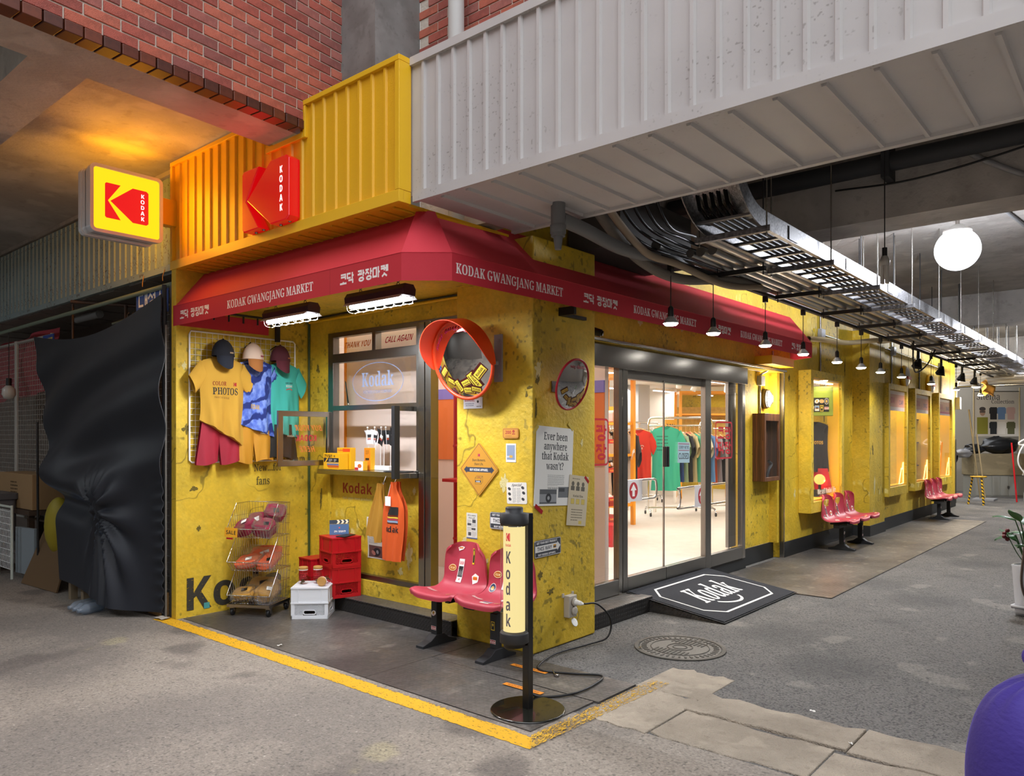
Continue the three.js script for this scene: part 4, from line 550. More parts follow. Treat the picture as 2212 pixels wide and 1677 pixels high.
// cable of the lamp post
M('power_cable', [tube([[0.43, 0.31, 0.14], [0.56, 0.29, 0.17], [0.66, 0.17, 0.22], [0.62, 0.04, 0.22], [0.45, 0.014, 0.17], [0.1, 0.013, 0.13], [-0.18, 0.014, 0.2], [-0.28, 0.016, 0.3], [-0.2, 0.017, 0.5], [-0.12, 0.018, 0.66], [-0.28, 0.018, 0.72], [-0.52, 0.018, 0.72], [-0.68, 0.016, 0.6], [-0.74, 0.06, 0.56], [-0.8, 0.14, 0.6], [-0.83, 0.26, 0.65]], 0.007, 120, 8)], mBlack, 'black power cable looping over the steel plate to the outlet', 'cable');
M('broken_fitting', [rod([-0.3, 0.017, 0.42], [-0.24, 0.017, 0.36], 0.006, 6), at(lathe([[0, 0], [0.01, 0], [0.012, 0.03], [0, 0.03]], 8), -0.3, 0.017, 0.42, 0, PI / 2)], mSteel, 'small bright metal fitting lying on the steel plate', 'fitting');
const stepTex = canvasTex(256, 40, (g, w, h) => { g.fillStyle = '#e08a28'; g.fillRect(0, 0, w, h); txt(g, 'WATCH YOUR STEP', w / 2, h / 2, 26, '#5a2412', { font: 'serif', width: 210 }); });
for (const [x, z, ry, l] of [[-0.29, 0.2, -0.0, 'orange watch your step sticker beside the pillar foot'], [-0.62, 0.42, 0.0, 'orange watch your step sticker beside the lamp post']]) { const g = unitUV(new THREE.PlaneGeometry(0.3, 0.042)); g.rotateX(-PI / 2); const o = M('floor_sticker', g, mat(0xffffff, 0.5, { map: stepTex }), l, 'sticker'); o.position.set(x, 0.012, z); o.rotation.y = FX + ry; }
// ---------------------------------------------------------------- ramp mat, manhole, litter
{
  const m = T('door_mat', 'black door mat with white frame and script lettering on the ramp', 'mat', null, [2.52, 0, 0.18]);
  const tex = canvasTex(1024, 512, (g, w, h) => { g.fillStyle = '#23252c'; g.fillRect(0, 0, w, h); for (let i = 0; i < 4000; i++) { g.fillStyle = rnd() < 0.5 ? '#1c1e24' : '#2c2f38'; g.fillRect(rr(0, w), rr(0, h), 4, 3); } g.strokeStyle = '#ecebe6'; g.lineWidth = 13; g.beginPath(); [[90, 140], [190, 62], [834, 62], [934, 140], [934, 372], [834, 450], [190, 450], [90, 372]].forEach(([x, y]) => g.lineTo(x, y)); g.closePath(); g.stroke(); txt(g, 'Kodak', w * 0.49, h * 0.47, 250, '#f2f1ee', { font: 'serif', italic: true, width: 500 }); g.lineWidth = 16; g.beginPath(); g.moveTo(330, 345); g.bezierCurveTo(420, 420, 560, 420, 590, 350); g.stroke(); });
  const g = new THREE.PlaneGeometry(1.6, 0.93, 16, 10); g.rotateX(-PI / 2); const p = g.attributes.position; for (let i = 0; i < p.count; i++) { const s = (p.getZ(i) + 0.465) / 0.93; p.setY(i, lerp(0.148, 0.016, Math.pow(clamp(s), 0.95))); } g.computeVertexNormals();
  P('carpet', g, mat(0xffffff, 0.95, { map: tex, bumpMap: rep(bumpGrain, 0.4), bumpScale: 0.003 }), m); P('border', slab([[-0.82, 0.136, -0.47], [-0.82, 0.002, 0.475], [0.82, 0.002, 0.475], [0.82, 0.136, -0.47]], 0.006), mat(0x1a1b1e, 0.7), m, 'black rubber edging');
  P('ramp_side', slab([[-0.8, 0, -0.42], [-0.8, 0.0, 0.44], [-0.8, 0.122, -0.42]], 0.01), mTread, m); P('ramp_side', slab([[0.79, 0, -0.42], [0.79, 0.0, 0.44], [0.79, 0.122, -0.42]], 0.01), mTread, m);
}
{
  const m = T('manhole_cover', 'round worn cast iron manhole cover in the alley paving', 'manhole', null, [0.85, -0.004, 0.7]); const mm = mat(0x827d75, 0.7, { metalness: 0.25, bumpMap: rep(bumpGrain, 0.3), bumpScale: 0.004 });
  P('frame_ring', lathe([[0.3, 0], [0.33, 0], [0.33, 0.009], [0.3, 0.009], [0.3, 0]], 48), mm, m); P('lid', lathe([[0, 0], [0.292, 0], [0.292, 0.005], [0, 0.005]], 48), mm, m);
  const ribs = []; for (let i = 0; i < 40; i++) { const a = i / 40 * 2 * PI; ribs.push(at(bx(0.24, 0.005, -0.008, 0.28, 0.01, 0.008), 0, 0, 0, a)); } for (const r of [0.05, 0.09, 0.21]) ribs.push(at(new THREE.TorusGeometry(r, 0.005, 5, 40), 0, 0.006, 0, 0, PI / 2)); for (let i = -4; i <= 4; i++) ribs.push(...[-1, 1].map((s) => bx(s * 0.1, 0.005, i * 0.03 - 0.006, s * 0.19, 0.01, i * 0.03 + 0.006)));
  P('raised_pattern', ribs, mm, m);
}
for (const [x, z, s, l] of [[-1.22, -3.05, 0.11, 'flat scrap of grey card on the yellow line'], [-1.05, -1.55, 0.035, 'white paper scrap on the steel plate'], [0.13, 1.9, 0.03, 'white paper scrap on the asphalt near the kerb slabs'], [-0.2, 2.2, 0.025, 'white paper scrap on the kerb slabs'], [0.62, 0.5, 0.03, 'dry brown leaf beside the manhole cover']]) { const g = new THREE.PlaneGeometry(s, s * 0.7, 3, 3), p = g.attributes.position; for (let i = 0; i < p.count; i++) p.setZ(i, rr(0.002, 0.012)); g.rotateX(-PI / 2); g.computeVertexNormals(); const o = M('litter', g, l.includes('leaf') ? mat(0x6a5a2a, 0.9) : l.includes('card') ? mat(0xa89f92, 0.9) : mPaper, l, 'litter'); o.position.set(x, 0.008, z); o.rotation.y = rr(0, 3); }
// ---------------------------------------------------------------- garments (origin at the hanging point, y down, front along +z)
function teeSurf(o) { const h = o.h, w = o.w / 2, fold = o.fold ?? 1.7, ph = o.ph ?? 0; return (s, v, side) => { const W = v < 0.09 ? lerp(w * 0.36, w, Math.sqrt(v / 0.09)) : w * (1 - 0.04 * Math.sin(v * 3)) * (1 + 0.05 * v * Math.sin(v * 5 + ph)); const y = -h * (v + (v > 0.5 ? (v - 0.5) * (o.skew ?? 0) * s : 0)) - (v < 0.09 && side > 0 ? 0.06 * (1 - Math.abs(s)) * (1 - v / 0.09) : 0);
  const body = (1 - Math.pow(Math.abs(s), 3)) * (0.022 + 0.03 * sstep(0.02, 0.3, v)), f = fold * (0.012 * Math.sin(s * 7 + v * 4 + ph) * v + 0.008 * Math.sin(s * 15 - v * 5 + ph * 2) * sstep(0.25, 1, v)) * (1 - Math.abs(s) ** 4); return [s * W, y, side * body + f]; }; }
function teeGeo(o) {
  const F = teeSurf(o), w = o.w / 2, h = o.h, body = [1, -1].map((sd) => grid(18, 22, (u, v) => F(sd * (u * 2 - 1), v, sd))), hem = grid(18, 1, (u, v) => F(u * 2 - 1, 1, v ? 1 : -1));
  const sl = [-1, 1].map((k) => grid(12, 8, (u, v) => { const a = u * 2 * PI, c = [k * lerp(w * 0.8, w + (o.sl ?? 0.1), v), lerp(-h * 0.17, -h * (0.17 + (o.drop ?? 0.22)), v)], r = lerp(h * 0.135, h * 0.125, v), dx = k * 0.92, dy = 0.38; return [c[0] + Math.cos(a) * r * dy * k * k * (k > 0 ? 1 : -1) * 0.9 + 0 * dx, c[1] + Math.cos(a) * r * 0.92, Math.sin(a) * (0.03 + 0.006 * Math.sin(v * 9 + a * 3))]; }));
  return { geo: merge([...body, hem, ...sl]), patch: (s0, s1, v0, v1) => { const g = grid(10, 10, (u, q) => { const p = F(lerp(s0, s1, u), lerp(v1, v0, q), 1); return [p[0], p[1], p[2] + 0.003]; }); return g; } };
}
function shortsGeo(o) { const w = o.w / 2, h = o.h; const leg = (k, sd) => grid(12, 16, (u, v) => { const out = k * w * (0.82 + 0.28 * v), inn = v < 0.55 ? 0 : k * 0.1 * w * (v - 0.55) / 0.45, s = sd * k > 0 ? u : 1 - u, q = Math.sin(PI * s); return [lerp(inn, out, s), -h * v - 0.02 * v * Math.sin(s * 3 + k + (o.ph ?? 0)), sd * (0.015 + 0.028 * q) + 0.007 * Math.sin(s * 12 + v * 6 + (o.ph ?? 0)) * v]; }); return merge([leg(1, 1), leg(-1, 1), leg(1, -1), leg(-1, -1)]); }
const cloth = (c, o = {}) => mat(c, 0.88, { bumpMap: rep(bumpFine, 0.05), bumpScale: 0.0006, ...o });
const printMat = (w, h, draw) => mat(0xffffff, 0.85, { map: canvasTex(w, h, (g, a, b) => { g.clearRect(0, 0, a, b); draw(g, a, b); }), transparent: true });

// ---------------------------------------------------------------- wire display panel with shirts, shorts and caps
{
  const p = T('wire_display_panel', 'white wire grid panel on the side wall carrying shirts and caps', 'display rack', null, [-0.525, 1.325, -2.935]);
  P('frame', tube([[-0.515, 0.02, 0], [-0.515, 1.11, 0], [-0.495, 1.13, 0], [0.505, 1.13, 0], [0.525, 1.11, 0], [0.525, 0.02, 0], [0.505, 0, 0], [-0.495, 0, 0]], 0.008, 120, 8, true, 0.05), mWhite, p);
  const w = []; for (let i = 1; i < 20; i++) w.push(rod([-0.515 + i * 0.052, 0, 0], [-0.515 + i * 0.052, 1.13, 0], 0.0018, 4)); for (let i = 1; i < 22; i++) w.push(rod([-0.515, i * 0.0515, 0.003], [0.525, i * 0.0515, 0.003], 0.0018, 4)); P('wire_mesh', w, mWhite, p);
  P('hook', tube([[-0.285, 1.02, 0], [-0.285, 1.04, 0.06], [-0.28, 1.06, 0.1]], 0.005, 8, 5), mSteel, p); P('hook', tube([[0.0, 1.03, 0], [0, 1.05, 0.06], [0, 1.07, 0.1]], 0.005, 8, 5), mBlack, p); P('hook', tube([[0.26, 1.03, 0], [0.26, 1.05, 0.06], [0.26, 1.06, 0.1]], 0.005, 8, 5), mBlack, p);
}
const tieDye = dataTex(256, (u, v) => { const a = fbm(u, v, 4, 4, 1100), s = Math.sin((u * 1.2 + v * 2.4 + a * 0.9) * 9), b = fbm(u, v, 16, 3, 1120); let c = mix3(hex(0x4a66c4), hex(0x8fa8e6), sstep(0.1, 0.9, b)); c = mix3(c, hex(0x1f2f74), sstep(0.2, 0.8, s + b * 0.5 - 0.2)); return c; });
{
  const mk = (label, pos, o, m, prints, ry = 0) => { const t = T('t_shirt', label, 'shirt', 'shirts on the wire panel', pos, ry), G = teeGeo(o); P('body', G.geo, m, t); for (const [a, b, c, d, pm] of prints) P('print', G.patch(a, b, c, d), pm, t); return t; };
  mk('mustard yellow t-shirt with colour lettering on the wire panel', [-0.795, 2.235, -2.84], { w: 0.42, h: 0.66, skew: 0.35, sl: 0.06, drop: 0.2, ph: 1 }, cloth(0xc99a34), [[-0.55, 0.62, 0.3, 0.58, printMat(256, 160, (g, w, h) => { txt(g, 'COLOR', 66, 26, 42, '#8c2a1c', { font: 'serif', width: 126 }); emblem(g, 208, 14, 30, 28, '#b02a2a'); txt(g, 'PHOTOS', 128, 84, 72, '#22282c', { font: 'serif', width: 250 }); txt(g, 'PROC\'D BY KODAK', 92, 132, 20, '#7a3a1c', { font: 'serif', weight: 'normal', width: 150 }); })]]);
  mk('blue tie-dye t-shirt on the wire panel', [-0.455, 2.24, -2.87], { w: 0.38, h: 0.64, skew: 0.2, sl: 0.05, drop: 0.2, ph: 3 }, cloth(0xffffff, { map: tieDye }), [[-0.5, 0.1, 0.62, 0.72, printMat(128, 40, (g, w, h) => { txt(g, 'KODAK', 64, 20, 38, '#c9a52a', { width: 110 }); })]]);
  mk('turquoise t-shirt with a small chest print on the wire panel', [-0.17, 2.235, -2.88], { w: 0.36, h: 0.67, skew: 0.1, sl: 0.05, drop: 0.2, ph: 5 }, cloth(0x3fae9e), [[-0.05, 0.45, 0.25, 0.4, printMat(128, 96, (g) => { txt(g, 'take more', 64, 18, 22, '#24404a', { italic: true }); txt(g, 'KODAK', 64, 46, 30, '#c8d8d0', { width: 100 }); g.strokeStyle = '#c0504a'; g.lineWidth = 9; g.beginPath(); g.moveTo(16, 80); g.quadraticCurveTo(64, 62, 112, 82); g.stroke(); })]]);
  const sh = (label, pos, o, c, logo) => { const t = T('shorts', label, 'shorts', 'shorts on the wire panel', pos); P('body', shortsGeo(o), cloth(c, { roughness: 0.6 }), t); const q = new THREE.PlaneGeometry(0.1, 0.03); q.translate(o.w * 0.25, -o.h * 0.32, 0.052); q.rotateZ(-0.05); P('logo', q, printMat(128, 36, (g) => { txt(g, 'Kodak', 64, 18, 34, logo); }), t); };
  sh('crimson red shorts under the yellow t-shirt', [-0.81, 1.72, -2.87], { w: 0.38, h: 0.4, ph: 0.4 }, 0xa81f36, '#f2e8e8'); sh('mustard shorts under the tie-dye t-shirt', [-0.475, 1.71, -2.88], { w: 0.36, h: 0.39, ph: 2 }, 0xcb8f22, '#f2e0b8'); sh('black shorts under the turquoise t-shirt', [-0.18, 1.66, -2.885], { w: 0.3, h: 0.32, ph: 4 }, 0x26241f, '#cfc6b0');
  const cap = (label, pos, ry, c1, c2, logo) => { const t = T('baseball_cap', label, 'cap', 'caps on the wire panel', pos, ry); const dome = grid(28, 14, (u, v) => { const a = u * 2 * PI, b = v * PI / 2, sq = 1 + 0.05 * Math.cos(a * 2); return [0.098 * Math.sin(b) * Math.cos(a) * sq, 0.085 - 0.205 * (1 - Math.cos(b)) * 0.72, 0.09 + 0.085 * Math.sin(b) * Math.sin(a) - 0.05]; });
    P('crown', dome, cloth(c1), t); P('brim', solid((u, v) => { const a = lerp(-1.25, 1.25, u) - PI / 2, r = v * 0.1; return [0.085 * Math.cos(a + PI / 2 - PI / 2) * (1 - 0.1 * v), -0.06 - 0.02 * v - r * 0.95 * Math.cos((u - 0.5) * 2.4), 0.04 + 0.075 * Math.sin(-a) - 0.012 * v + 0.015 * v]; }, 18, 6, 0.006).geo, cloth(c2), t); P('button', at(new THREE.SphereGeometry(0.008, 8, 6), 0, 0.086, 0.04), cloth(c1), t); const q = new THREE.PlaneGeometry(0.035, 0.012); q.translate(0.02, -0.035, 0.129); P('logo', q, mat(logo, 0.6), t); };
  cap('navy black baseball cap above the yellow t-shirt', [-0.818, 2.305, -2.83], 0.15, 0x14161f, 0x1c222e, 0xa08a6a); cap('cream baseball cap with a tan brim above the tie-dye t-shirt', [-0.533, 2.3, -2.835], 0.25, 0xd2b8a2, 0xa56a34, 0x7a2a3a); cap('maroon baseball cap above the turquoise t-shirt', [-0.256, 2.305, -2.84], 0.3, 0x4a1822, 0x571e2a, 0x9a5a30);
}
// lettering painted on the side wall
const paintDecal = (name, label, x0, y0, x1, y1, w, h, draw) => { const g = new THREE.PlaneGeometry(x1 - x0, y1 - y0); const o = M(name, g, mat(0xffffff, 0.7, { map: canvasTex(w, h, (c, a, b) => { c.clearRect(0, 0, a, b); draw(c, a, b); }), transparent: true, bumpMap: rep(bumpPlaster, 0.8), bumpScale: 0.003 }), label, 'lettering'); o.position.set((x0 + x1) / 2, (y0 + y1) / 2, -2.9465); return o; };
paintDecal('wall_lettering', 'grey printed words on the yellow wall below the shorts', -0.45, 1.05, 0.15, 1.39, 512, 290, (g) => { txt(g, 'New...for', 20, 110, 76, '#5a4f22', { font: 'serif', align: 'left', width: 250 }); txt(g, '35mm', 300, 50, 70, '#5a4f22', { font: 'serif', align: 'left', width: 190 }); txt(g, 'fans', 40, 215, 84, '#5a4f22', { font: 'serif', align: 'left', width: 120 }); });
paintDecal('wall_lettering', 'large worn black letters at the foot of the side wall', -1.1, 0.01, -0.1, 0.36, 768, 270, (g, w, h) => { txt(g, 'Kodak', 4, 130, 300, '#38342a', { align: 'left', width: 940 }); g.globalCompositeOperation = 'destination-out'; for (let i = 0; i < 240; i++) { const x = rr(0, w), y = rr(0, h); g.fillRect(x, y, rr(1, 14), rr(1, 4)); } g.globalCompositeOperation = 'source-over'; g.fillStyle = '#4a9a96'; g.fillRect(150, 200, 40, 40); });
// ---------------------------------------------------------------- three-tier basket cart with bagged clothes
{
  const ry = -1.07, c = T('basket_cart', 'three tier chrome wire basket cart on casters against the side wall', 'cart', null, [-0.56, 0.006, -2.64], ry), W = 0.2, D = 0.18;
  P('base_frame', [bx(-W, 0.075, D - 0.02, W, 0.1, D), bx(-W, 0.075, -D, W, 0.1, -D + 0.02), bx(-W, 0.075, -D, -W + 0.02, 0.1, D), bx(W - 0.02, 0.075, -D, W, 0.1, D)], mSteel, c, 'grey steel base frame');
  for (const [x, z] of [[-W + 0.03, D - 0.03], [W - 0.03, D - 0.03], [-W + 0.03, -D + 0.03], [W - 0.03, -D + 0.03]]) { const k = P('caster', [at(lathe([[0, -0.012], [0.026, -0.012], [0.03, -0.006], [0.03, 0.006], [0.026, 0.012], [0, 0.012]], 16), x + 0.01, 0.03, z, 0, 0, PI / 2)], mBlack, c); P('fork', [bx(x - 0.014, 0.03, z - 0.02, x - 0.01, 0.07, z + 0.012), bx(x + 0.026, 0.03, z - 0.02, x + 0.03, 0.07, z + 0.012), bx(x - 0.014, 0.062, z - 0.02, x + 0.03, 0.076, z + 0.012)], mSteel, k); }
  const basket = (y0, lab) => { const g = P('basket', (() => { const w = [], fr = 0.14, ht = 0.285, y = y0; const L = (a, b, r = 0.0018) => w.push(rod(a, b, r, 4));
    for (let i = 0; i <= 14; i++) { const x = lerp(-W, W, i / 14), xb = x * 0.9; L([xb, y, D * 0.75], [x, y + fr * 0.55, D]); L([xb, y, -D], [x, y + ht, -D]); L([xb, y, D * 0.75], [xb, y, -D]); }
    for (const k of [-1, 1]) for (let i = 0; i <= 12; i++) { const t = i / 12, z = lerp(D, -D, t), top = t < 0.42 ? lerp(fr * 0.55, ht, t / 0.42) : ht; L([k * W * 0.9, y, Math.min(z, D * 0.75)], [k * W, y + top, lerp(D, -D, t)]); }
    for (let j = 0; j < 5; j++) { const z = lerp(D * 0.75, -D, j / 4); L([-W * 0.9, y, z], [W * 0.9, y, z]); }
    for (const f of [0.35, 0.62]) { L([-W, y + ht * f, -D], [W, y + ht * f, -D]); for (const k of [-1, 1]) L([k * W, y + ht * f, f < 0.5 ? D * 0.6 : D * 0.3], [k * W, y + ht * f, -D]); }
    const rim = [[-W, y + fr * 0.55, D], [-W, y + ht, D * 0.16], [-W, y + ht, -D], [W, y + ht, -D], [W, y + ht, D * 0.16], [W, y + fr * 0.55, D]]; for (let i = 0; i < 6; i++) L(rim[i], rim[(i + 1) % 6], 0.004); return w; })(), mChrome, c, lab); return g; };
  basket(0.1, 'lowest wire basket'); basket(0.385, 'middle wire basket'); basket(0.67, 'top wire basket');
  const tag = P('sale_tag', bx(-0.06, -0.04, 0, 0.06, 0.04, 0.003), texMat(canvasTex(256, 170, (g, w, h) => { g.fillStyle = '#e2a21c'; g.fillRect(0, 0, w, h); txt(g, 'SALE', w / 2, h * 0.52, 100, '#22201c', { width: 205 }); })), c, 'orange tag lettered SALE'); unitUV(tag.geometry); tag.position.set(-0.15, 0.72, D + 0.012); tag.rotation.z = -0.06; const fl = P('tag_flap', bx(-0.04, -0.06, 0, 0.02, -0.045, 0.004), mRedDeep, tag);
  // bagged clothes: lumpy folded garment in a clear bag
  const lump = (w, h, d, s, k = 1) => grid(36, 22, (u, v) => { const a = u * 2 * PI, b = v * PI, e = (q) => Math.sign(q) * Math.pow(Math.abs(q), 0.55), n = 1 + k * (0.26 * (fbm(u, v, 4, 3, s) - 0.5) * 2 + 0.28 * (fbm(u, v, 9, 2, s + 7) - 0.5)); return [w * e(Math.sin(b)) * e(Math.cos(a)) * n, h * e(Math.cos(b)) * n, d * e(Math.sin(b)) * e(Math.sin(a)) * n]; });
  const mBag = mat(0xffffff, 0.12, { transmission: 0.92, thickness: 0, opacity: 1, specularIntensity: 1, bumpMap: rep(bumpPlaster, 0.12), bumpScale: 0.02 });
  const mats = { maroon: cloth(0x8a1f38), orange: cloth(0xcc5a30), mustard: cloth(0xb98a3a) }; let s = 1200;
  const bag = (label, group, col, x, y, z, w, h, d, rx, rz) => { const t = T('bagged_garment', label, 'bagged clothes', group), q = V3(x, y, z).applyAxisAngle(V3(0, 1, 0), ry); t.position.set(-0.56 + q.x, 0.006 + q.y, -2.64 + q.z); t.rotation.set(rx, ry, rz, 'YXZ'); P('folded_garment', lump(w, h, d, s), mats[col], t); P('clear_bag', lump(w * 1.06, h * 1.12, d * 1.06, s + 40, 1.5), mBag, t); P('label_card', at(bx(-w * 0.3, -0.001, -0.02, w * 0.25, 0.001, 0.03), 0.02, h * 1.1, 0.01, 0.4), s % 2 ? mBlack : mPaper, t); s += 91; };
  const gr = (n) => 'bagged clothes in the ' + n + ' basket';
  bag('maroon garment in a crumpled clear bag at the front of the top basket', gr('top'), 'maroon', -0.085, 0.76, 0.06, 0.085, 0.055, 0.08, 0.5, 0.3); bag('maroon garment in a clear bag behind the price tag in the top basket', gr('top'), 'maroon', 0.1, 0.75, 0.07, 0.08, 0.055, 0.08, 0.4, -0.2); bag('maroon garment in a clear bag standing at the back of the top basket', gr('top'), 'maroon', -0.06, 0.79, -0.09, 0.09, 0.05, 0.08, 0.9, 0.1); bag('maroon garment in a clear bag rising above the top basket rim', gr('top'), 'maroon', 0.11, 0.87, -0.08, 0.085, 0.05, 0.075, 0.7, -0.3);
  bag('orange garment in a flat clear bag at the front of the middle basket', gr('middle'), 'orange', -0.07, 0.455, 0.05, 0.1, 0.03, 0.1, 0.35, 0.12); bag('orange garment in a clear bag on the right of the middle basket', gr('middle'), 'orange', 0.1, 0.455, 0.02, 0.075, 0.03, 0.12, 0.4, -0.1); bag('orange garment in a clear bag leaning at the back of the middle basket', gr('middle'), 'orange', 0.0, 0.5, -0.1, 0.15, 0.03, 0.08, 0.8, 0.05);
  bag('mustard garment in a clear bag at the front of the lowest basket', gr('lowest'), 'mustard', -0.09, 0.18, 0.08, 0.095, 0.04, 0.08, 0.3, 0.1); bag('mustard garment in a clear bag on the right of the lowest basket', gr('lowest'), 'mustard', 0.1, 0.19, 0.04, 0.08, 0.05, 0.11, 0.3, -0.35); bag('mustard garment in a puffed clear bag at the back of the lowest basket', gr('lowest'), 'mustard', 0, 0.22, -0.09, 0.13, 0.05, 0.08, 0.6, 0.0);
}
// ---------------------------------------------------------------- plastic crates (upside down), jars, clapperboard
function crateSide(w, h) { // one side in the xy plane, centred, y from 0
  const g = [bx(-w / 2, h * 0.5, 0, w / 2, h, 0.006), bx(-w / 2, 0, 0, w / 2, 0.03, 0.008), bx(-w / 2, 0, 0, -w / 2 + 0.03, h, 0.008), bx(w / 2 - 0.03, 0, 0, w / 2, h, 0.008), bx(-w / 2, h * 0.48, 0, w / 2, h * 0.53, 0.012), bx(-w / 2, h - 0.012, 0, w / 2, h, 0.012), bx(-w / 2 + 0.055, h * 0.5, 0, -w / 2 + 0.063, h, 0.012), bx(w / 2 - 0.063, h * 0.5, 0, w / 2 - 0.055, h, 0.012)];
  const ring = rrect(-0.055, 0.035, 0.11, 0.042, 0.018); ring.holes.push(rrect(-0.047, 0.042, 0.094, 0.028, 0.013)); g.push(ext(ring, 0.008));
  const x0 = -w / 2 + 0.028, x1 = w / 2 - 0.028, y0 = 0.028, y1 = h * 0.49, st = 0.026, clip = (x, y, k) => { let pts = []; const n = 40; let seg = null; for (let i = 0; i <= n; i++) { const px = x0 + (x1 - x0) * i / n, py = y + k * (px - x); const ok = py >= y0 && py <= y1 && !(Math.abs(px) < 0.052 && py < 0.076); if (ok) { seg = seg ?? [px, py]; pts = [px, py]; } if ((!ok || i === n) && seg) { if (Math.hypot(pts[0] - seg[0], pts[1] - seg[1]) > 0.006) { const cx = (seg[0] + pts[0]) / 2, cy = (seg[1] + pts[1]) / 2, L = Math.hypot(pts[0] - seg[0], pts[1] - seg[1]) + 0.006; const b = new THREE.BoxGeometry(L, 0.0045, 0.005); b.rotateZ(Math.atan2(pts[1] - seg[1], pts[0] - seg[0])); b.translate(cx, cy, 0.003); g.push(b); } seg = null; } } };
  for (let q = -1.2; q < 1.2; q += st) { clip(q * 0.5, y0, 1); clip(q * 0.5, y0, -1); }
  return merge(g);
}
function crate(label, pos, ry, m, w = 0.3, h = 0.27, group, lay) {
  const t = T('plastic_crate', label, 'crate', group, pos, ry), s = crateSide(w, h); if (lay) t.rotation.x = lay;
  for (let i = 0; i < 4; i++) { const p = P('side_panel', s, m, t); p.rotation.y = i * PI / 2; p.position.set(Math.sin(i * PI / 2) * (w / 2 - 0.008), 0, Math.cos(i * PI / 2) * (w / 2 - 0.008)); }
  P('top_panel', bx(-w / 2, h - 0.008, -w / 2, w / 2, h, w / 2, 0.002), m, t); return t;
}
crate('white plastic crate standing upside down with jars on it', [-0.312, 0.007, -2.186], -0.816, mat(0xdcdee2, 0.42), 0.31, 0.265);
crate('lower red plastic crate of the stack on the step', [-0.015, 0.131, -2.2], -0.24, mat(0xb8121c, 0.38), 0.27, 0.265, 'red crates by the service window'); crate('upper red plastic crate of the stack with a clapperboard on it', [-0.02, 0.398, -2.2], -0.2, mat(0xb8121c, 0.38), 0.275, 0.265, 'red crates by the service window'); crate('red plastic crate half hidden behind the white crate', [-0.06, 0.131, -2.53], -0.05, mat(0xb0121c, 0.38), 0.2, 0.31, 'red crates by the service window');
const jarPrint = printMat(256, 96, (g, w, h) => { g.fillStyle = '#b8202c'; g.fillRect(10, 8, 236, 8); g.fillRect(10, 80, 236, 8); txt(g, 'Kodak', w / 2, h / 2, 58, '#b8202c', { width: 200 }); });
function jar(label, pos, lying) {
  const t = T('glass_jar', label, 'jar', 'glass jars on the white crate', pos); if (lying) { t.rotation.set(0, 0.5, PI / 2 - 0.0, 'YXZ'); }
  P('glass', lathe([[0, 0.003], [0.036, 0.003], [0.038, 0.008], [0.038, 0.125], [0.035, 0.13]], 28), mat(0xffffff, 0.03, { transmission: 1, thickness: 0 }), t); P('lid', lathe([[0, 0.128], [0.036, 0.126], [0.04, 0.13], [0.04, 0.146], [0.036, 0.15], [0, 0.15]], 28), mat(0xb98a4a, 0.5), t, 'pale wooden lid'); P('seal', at(new THREE.TorusGeometry(0.0375, 0.003, 6, 28), 0, 0.124, 0, 0, PI / 2), mWhite, t);
  const b = new THREE.CylinderGeometry(0.0386, 0.0386, 0.05, 28, 1, true, 0, PI); b.translate(0, 0.075, 0); b.rotateY(-PI * 0.85); P('red_print', b, jarPrint, t);
  const f = []; for (let i = 0; i < 9; i++) f.push(at(new THREE.CylinderGeometry(0.006, 0.006, 0.022, 7), rr(-0.02, 0.02), 0.012 + rr(0, 0.022), rr(-0.02, 0.02), rr(0, 3), rr(0, 1.5))); const co = P('keyrings', f, mat(0x5a4422, 0.35, { metalness: 0.4 }), t, 'small brass and black trinkets'); co.userData.kind = 'stuff'; return t;
}
jar('upright glass jar with wooden lid at the left of the white crate top', [-0.37, 0.274, -2.25]); jar('upright glass jar with wooden lid nearer the red crates', [-0.27, 0.274, -2.18]); jar('glass jar lying on its side on the white crate', [-0.2, 0.313, -2.12], true);
{
  const c = T('clapperboard', 'blue clapperboard card leaning on the red crates', 'clapperboard', null, [0.0, 0.664, -2.24], -0.6); const b = P('board', at(unitUV(ext(shape([[-0.085, 0], [0.085, 0], [0.085, 0.095], [-0.085, 0.095]]), 0.006)), 0, 0, 0, 0, -0.18), texMat(canvasTex(256, 144, (g, w, h) => { g.fillStyle = '#3f5f88'; g.fillRect(0, 0, w, h); emblem(g, 120, 40, 20, 18, '#d8483a'); hangul(g, '코닥 광장마켓', 58, 88, 24, 24, 4, '#e8e4d0'); })), c);
  P('clapper_bar', at(unitUV(ext(shape([[-0.085, 0.097], [0.088, 0.1], [0.088, 0.135], [-0.085, 0.132]]), 0.008)), 0, 0, 0, 0, -0.18), texMat(canvasTex(256, 52, (g, w, h) => { g.fillStyle = '#26303e'; g.fillRect(0, 0, w, h); g.fillStyle = '#e6d9b8'; for (const x of [90, 145, 200]) { g.beginPath(); [[x, 0], [x + 28, 0], [x + 48, 26], [x + 28, 52], [x, 52], [x + 20, 26]].forEach(([a, q]) => g.lineTo(a, q)); g.fill(); } })), c, 'striped hinged bar');
  M('black_folder', at(bx(-0.09, 0, -0.05, 0.09, 0.008, 0.05, 0.003), -0.02, 0.665, -2.12, 0.4), mBlack, 'flat black folder lying on the red crates', 'folder');
}
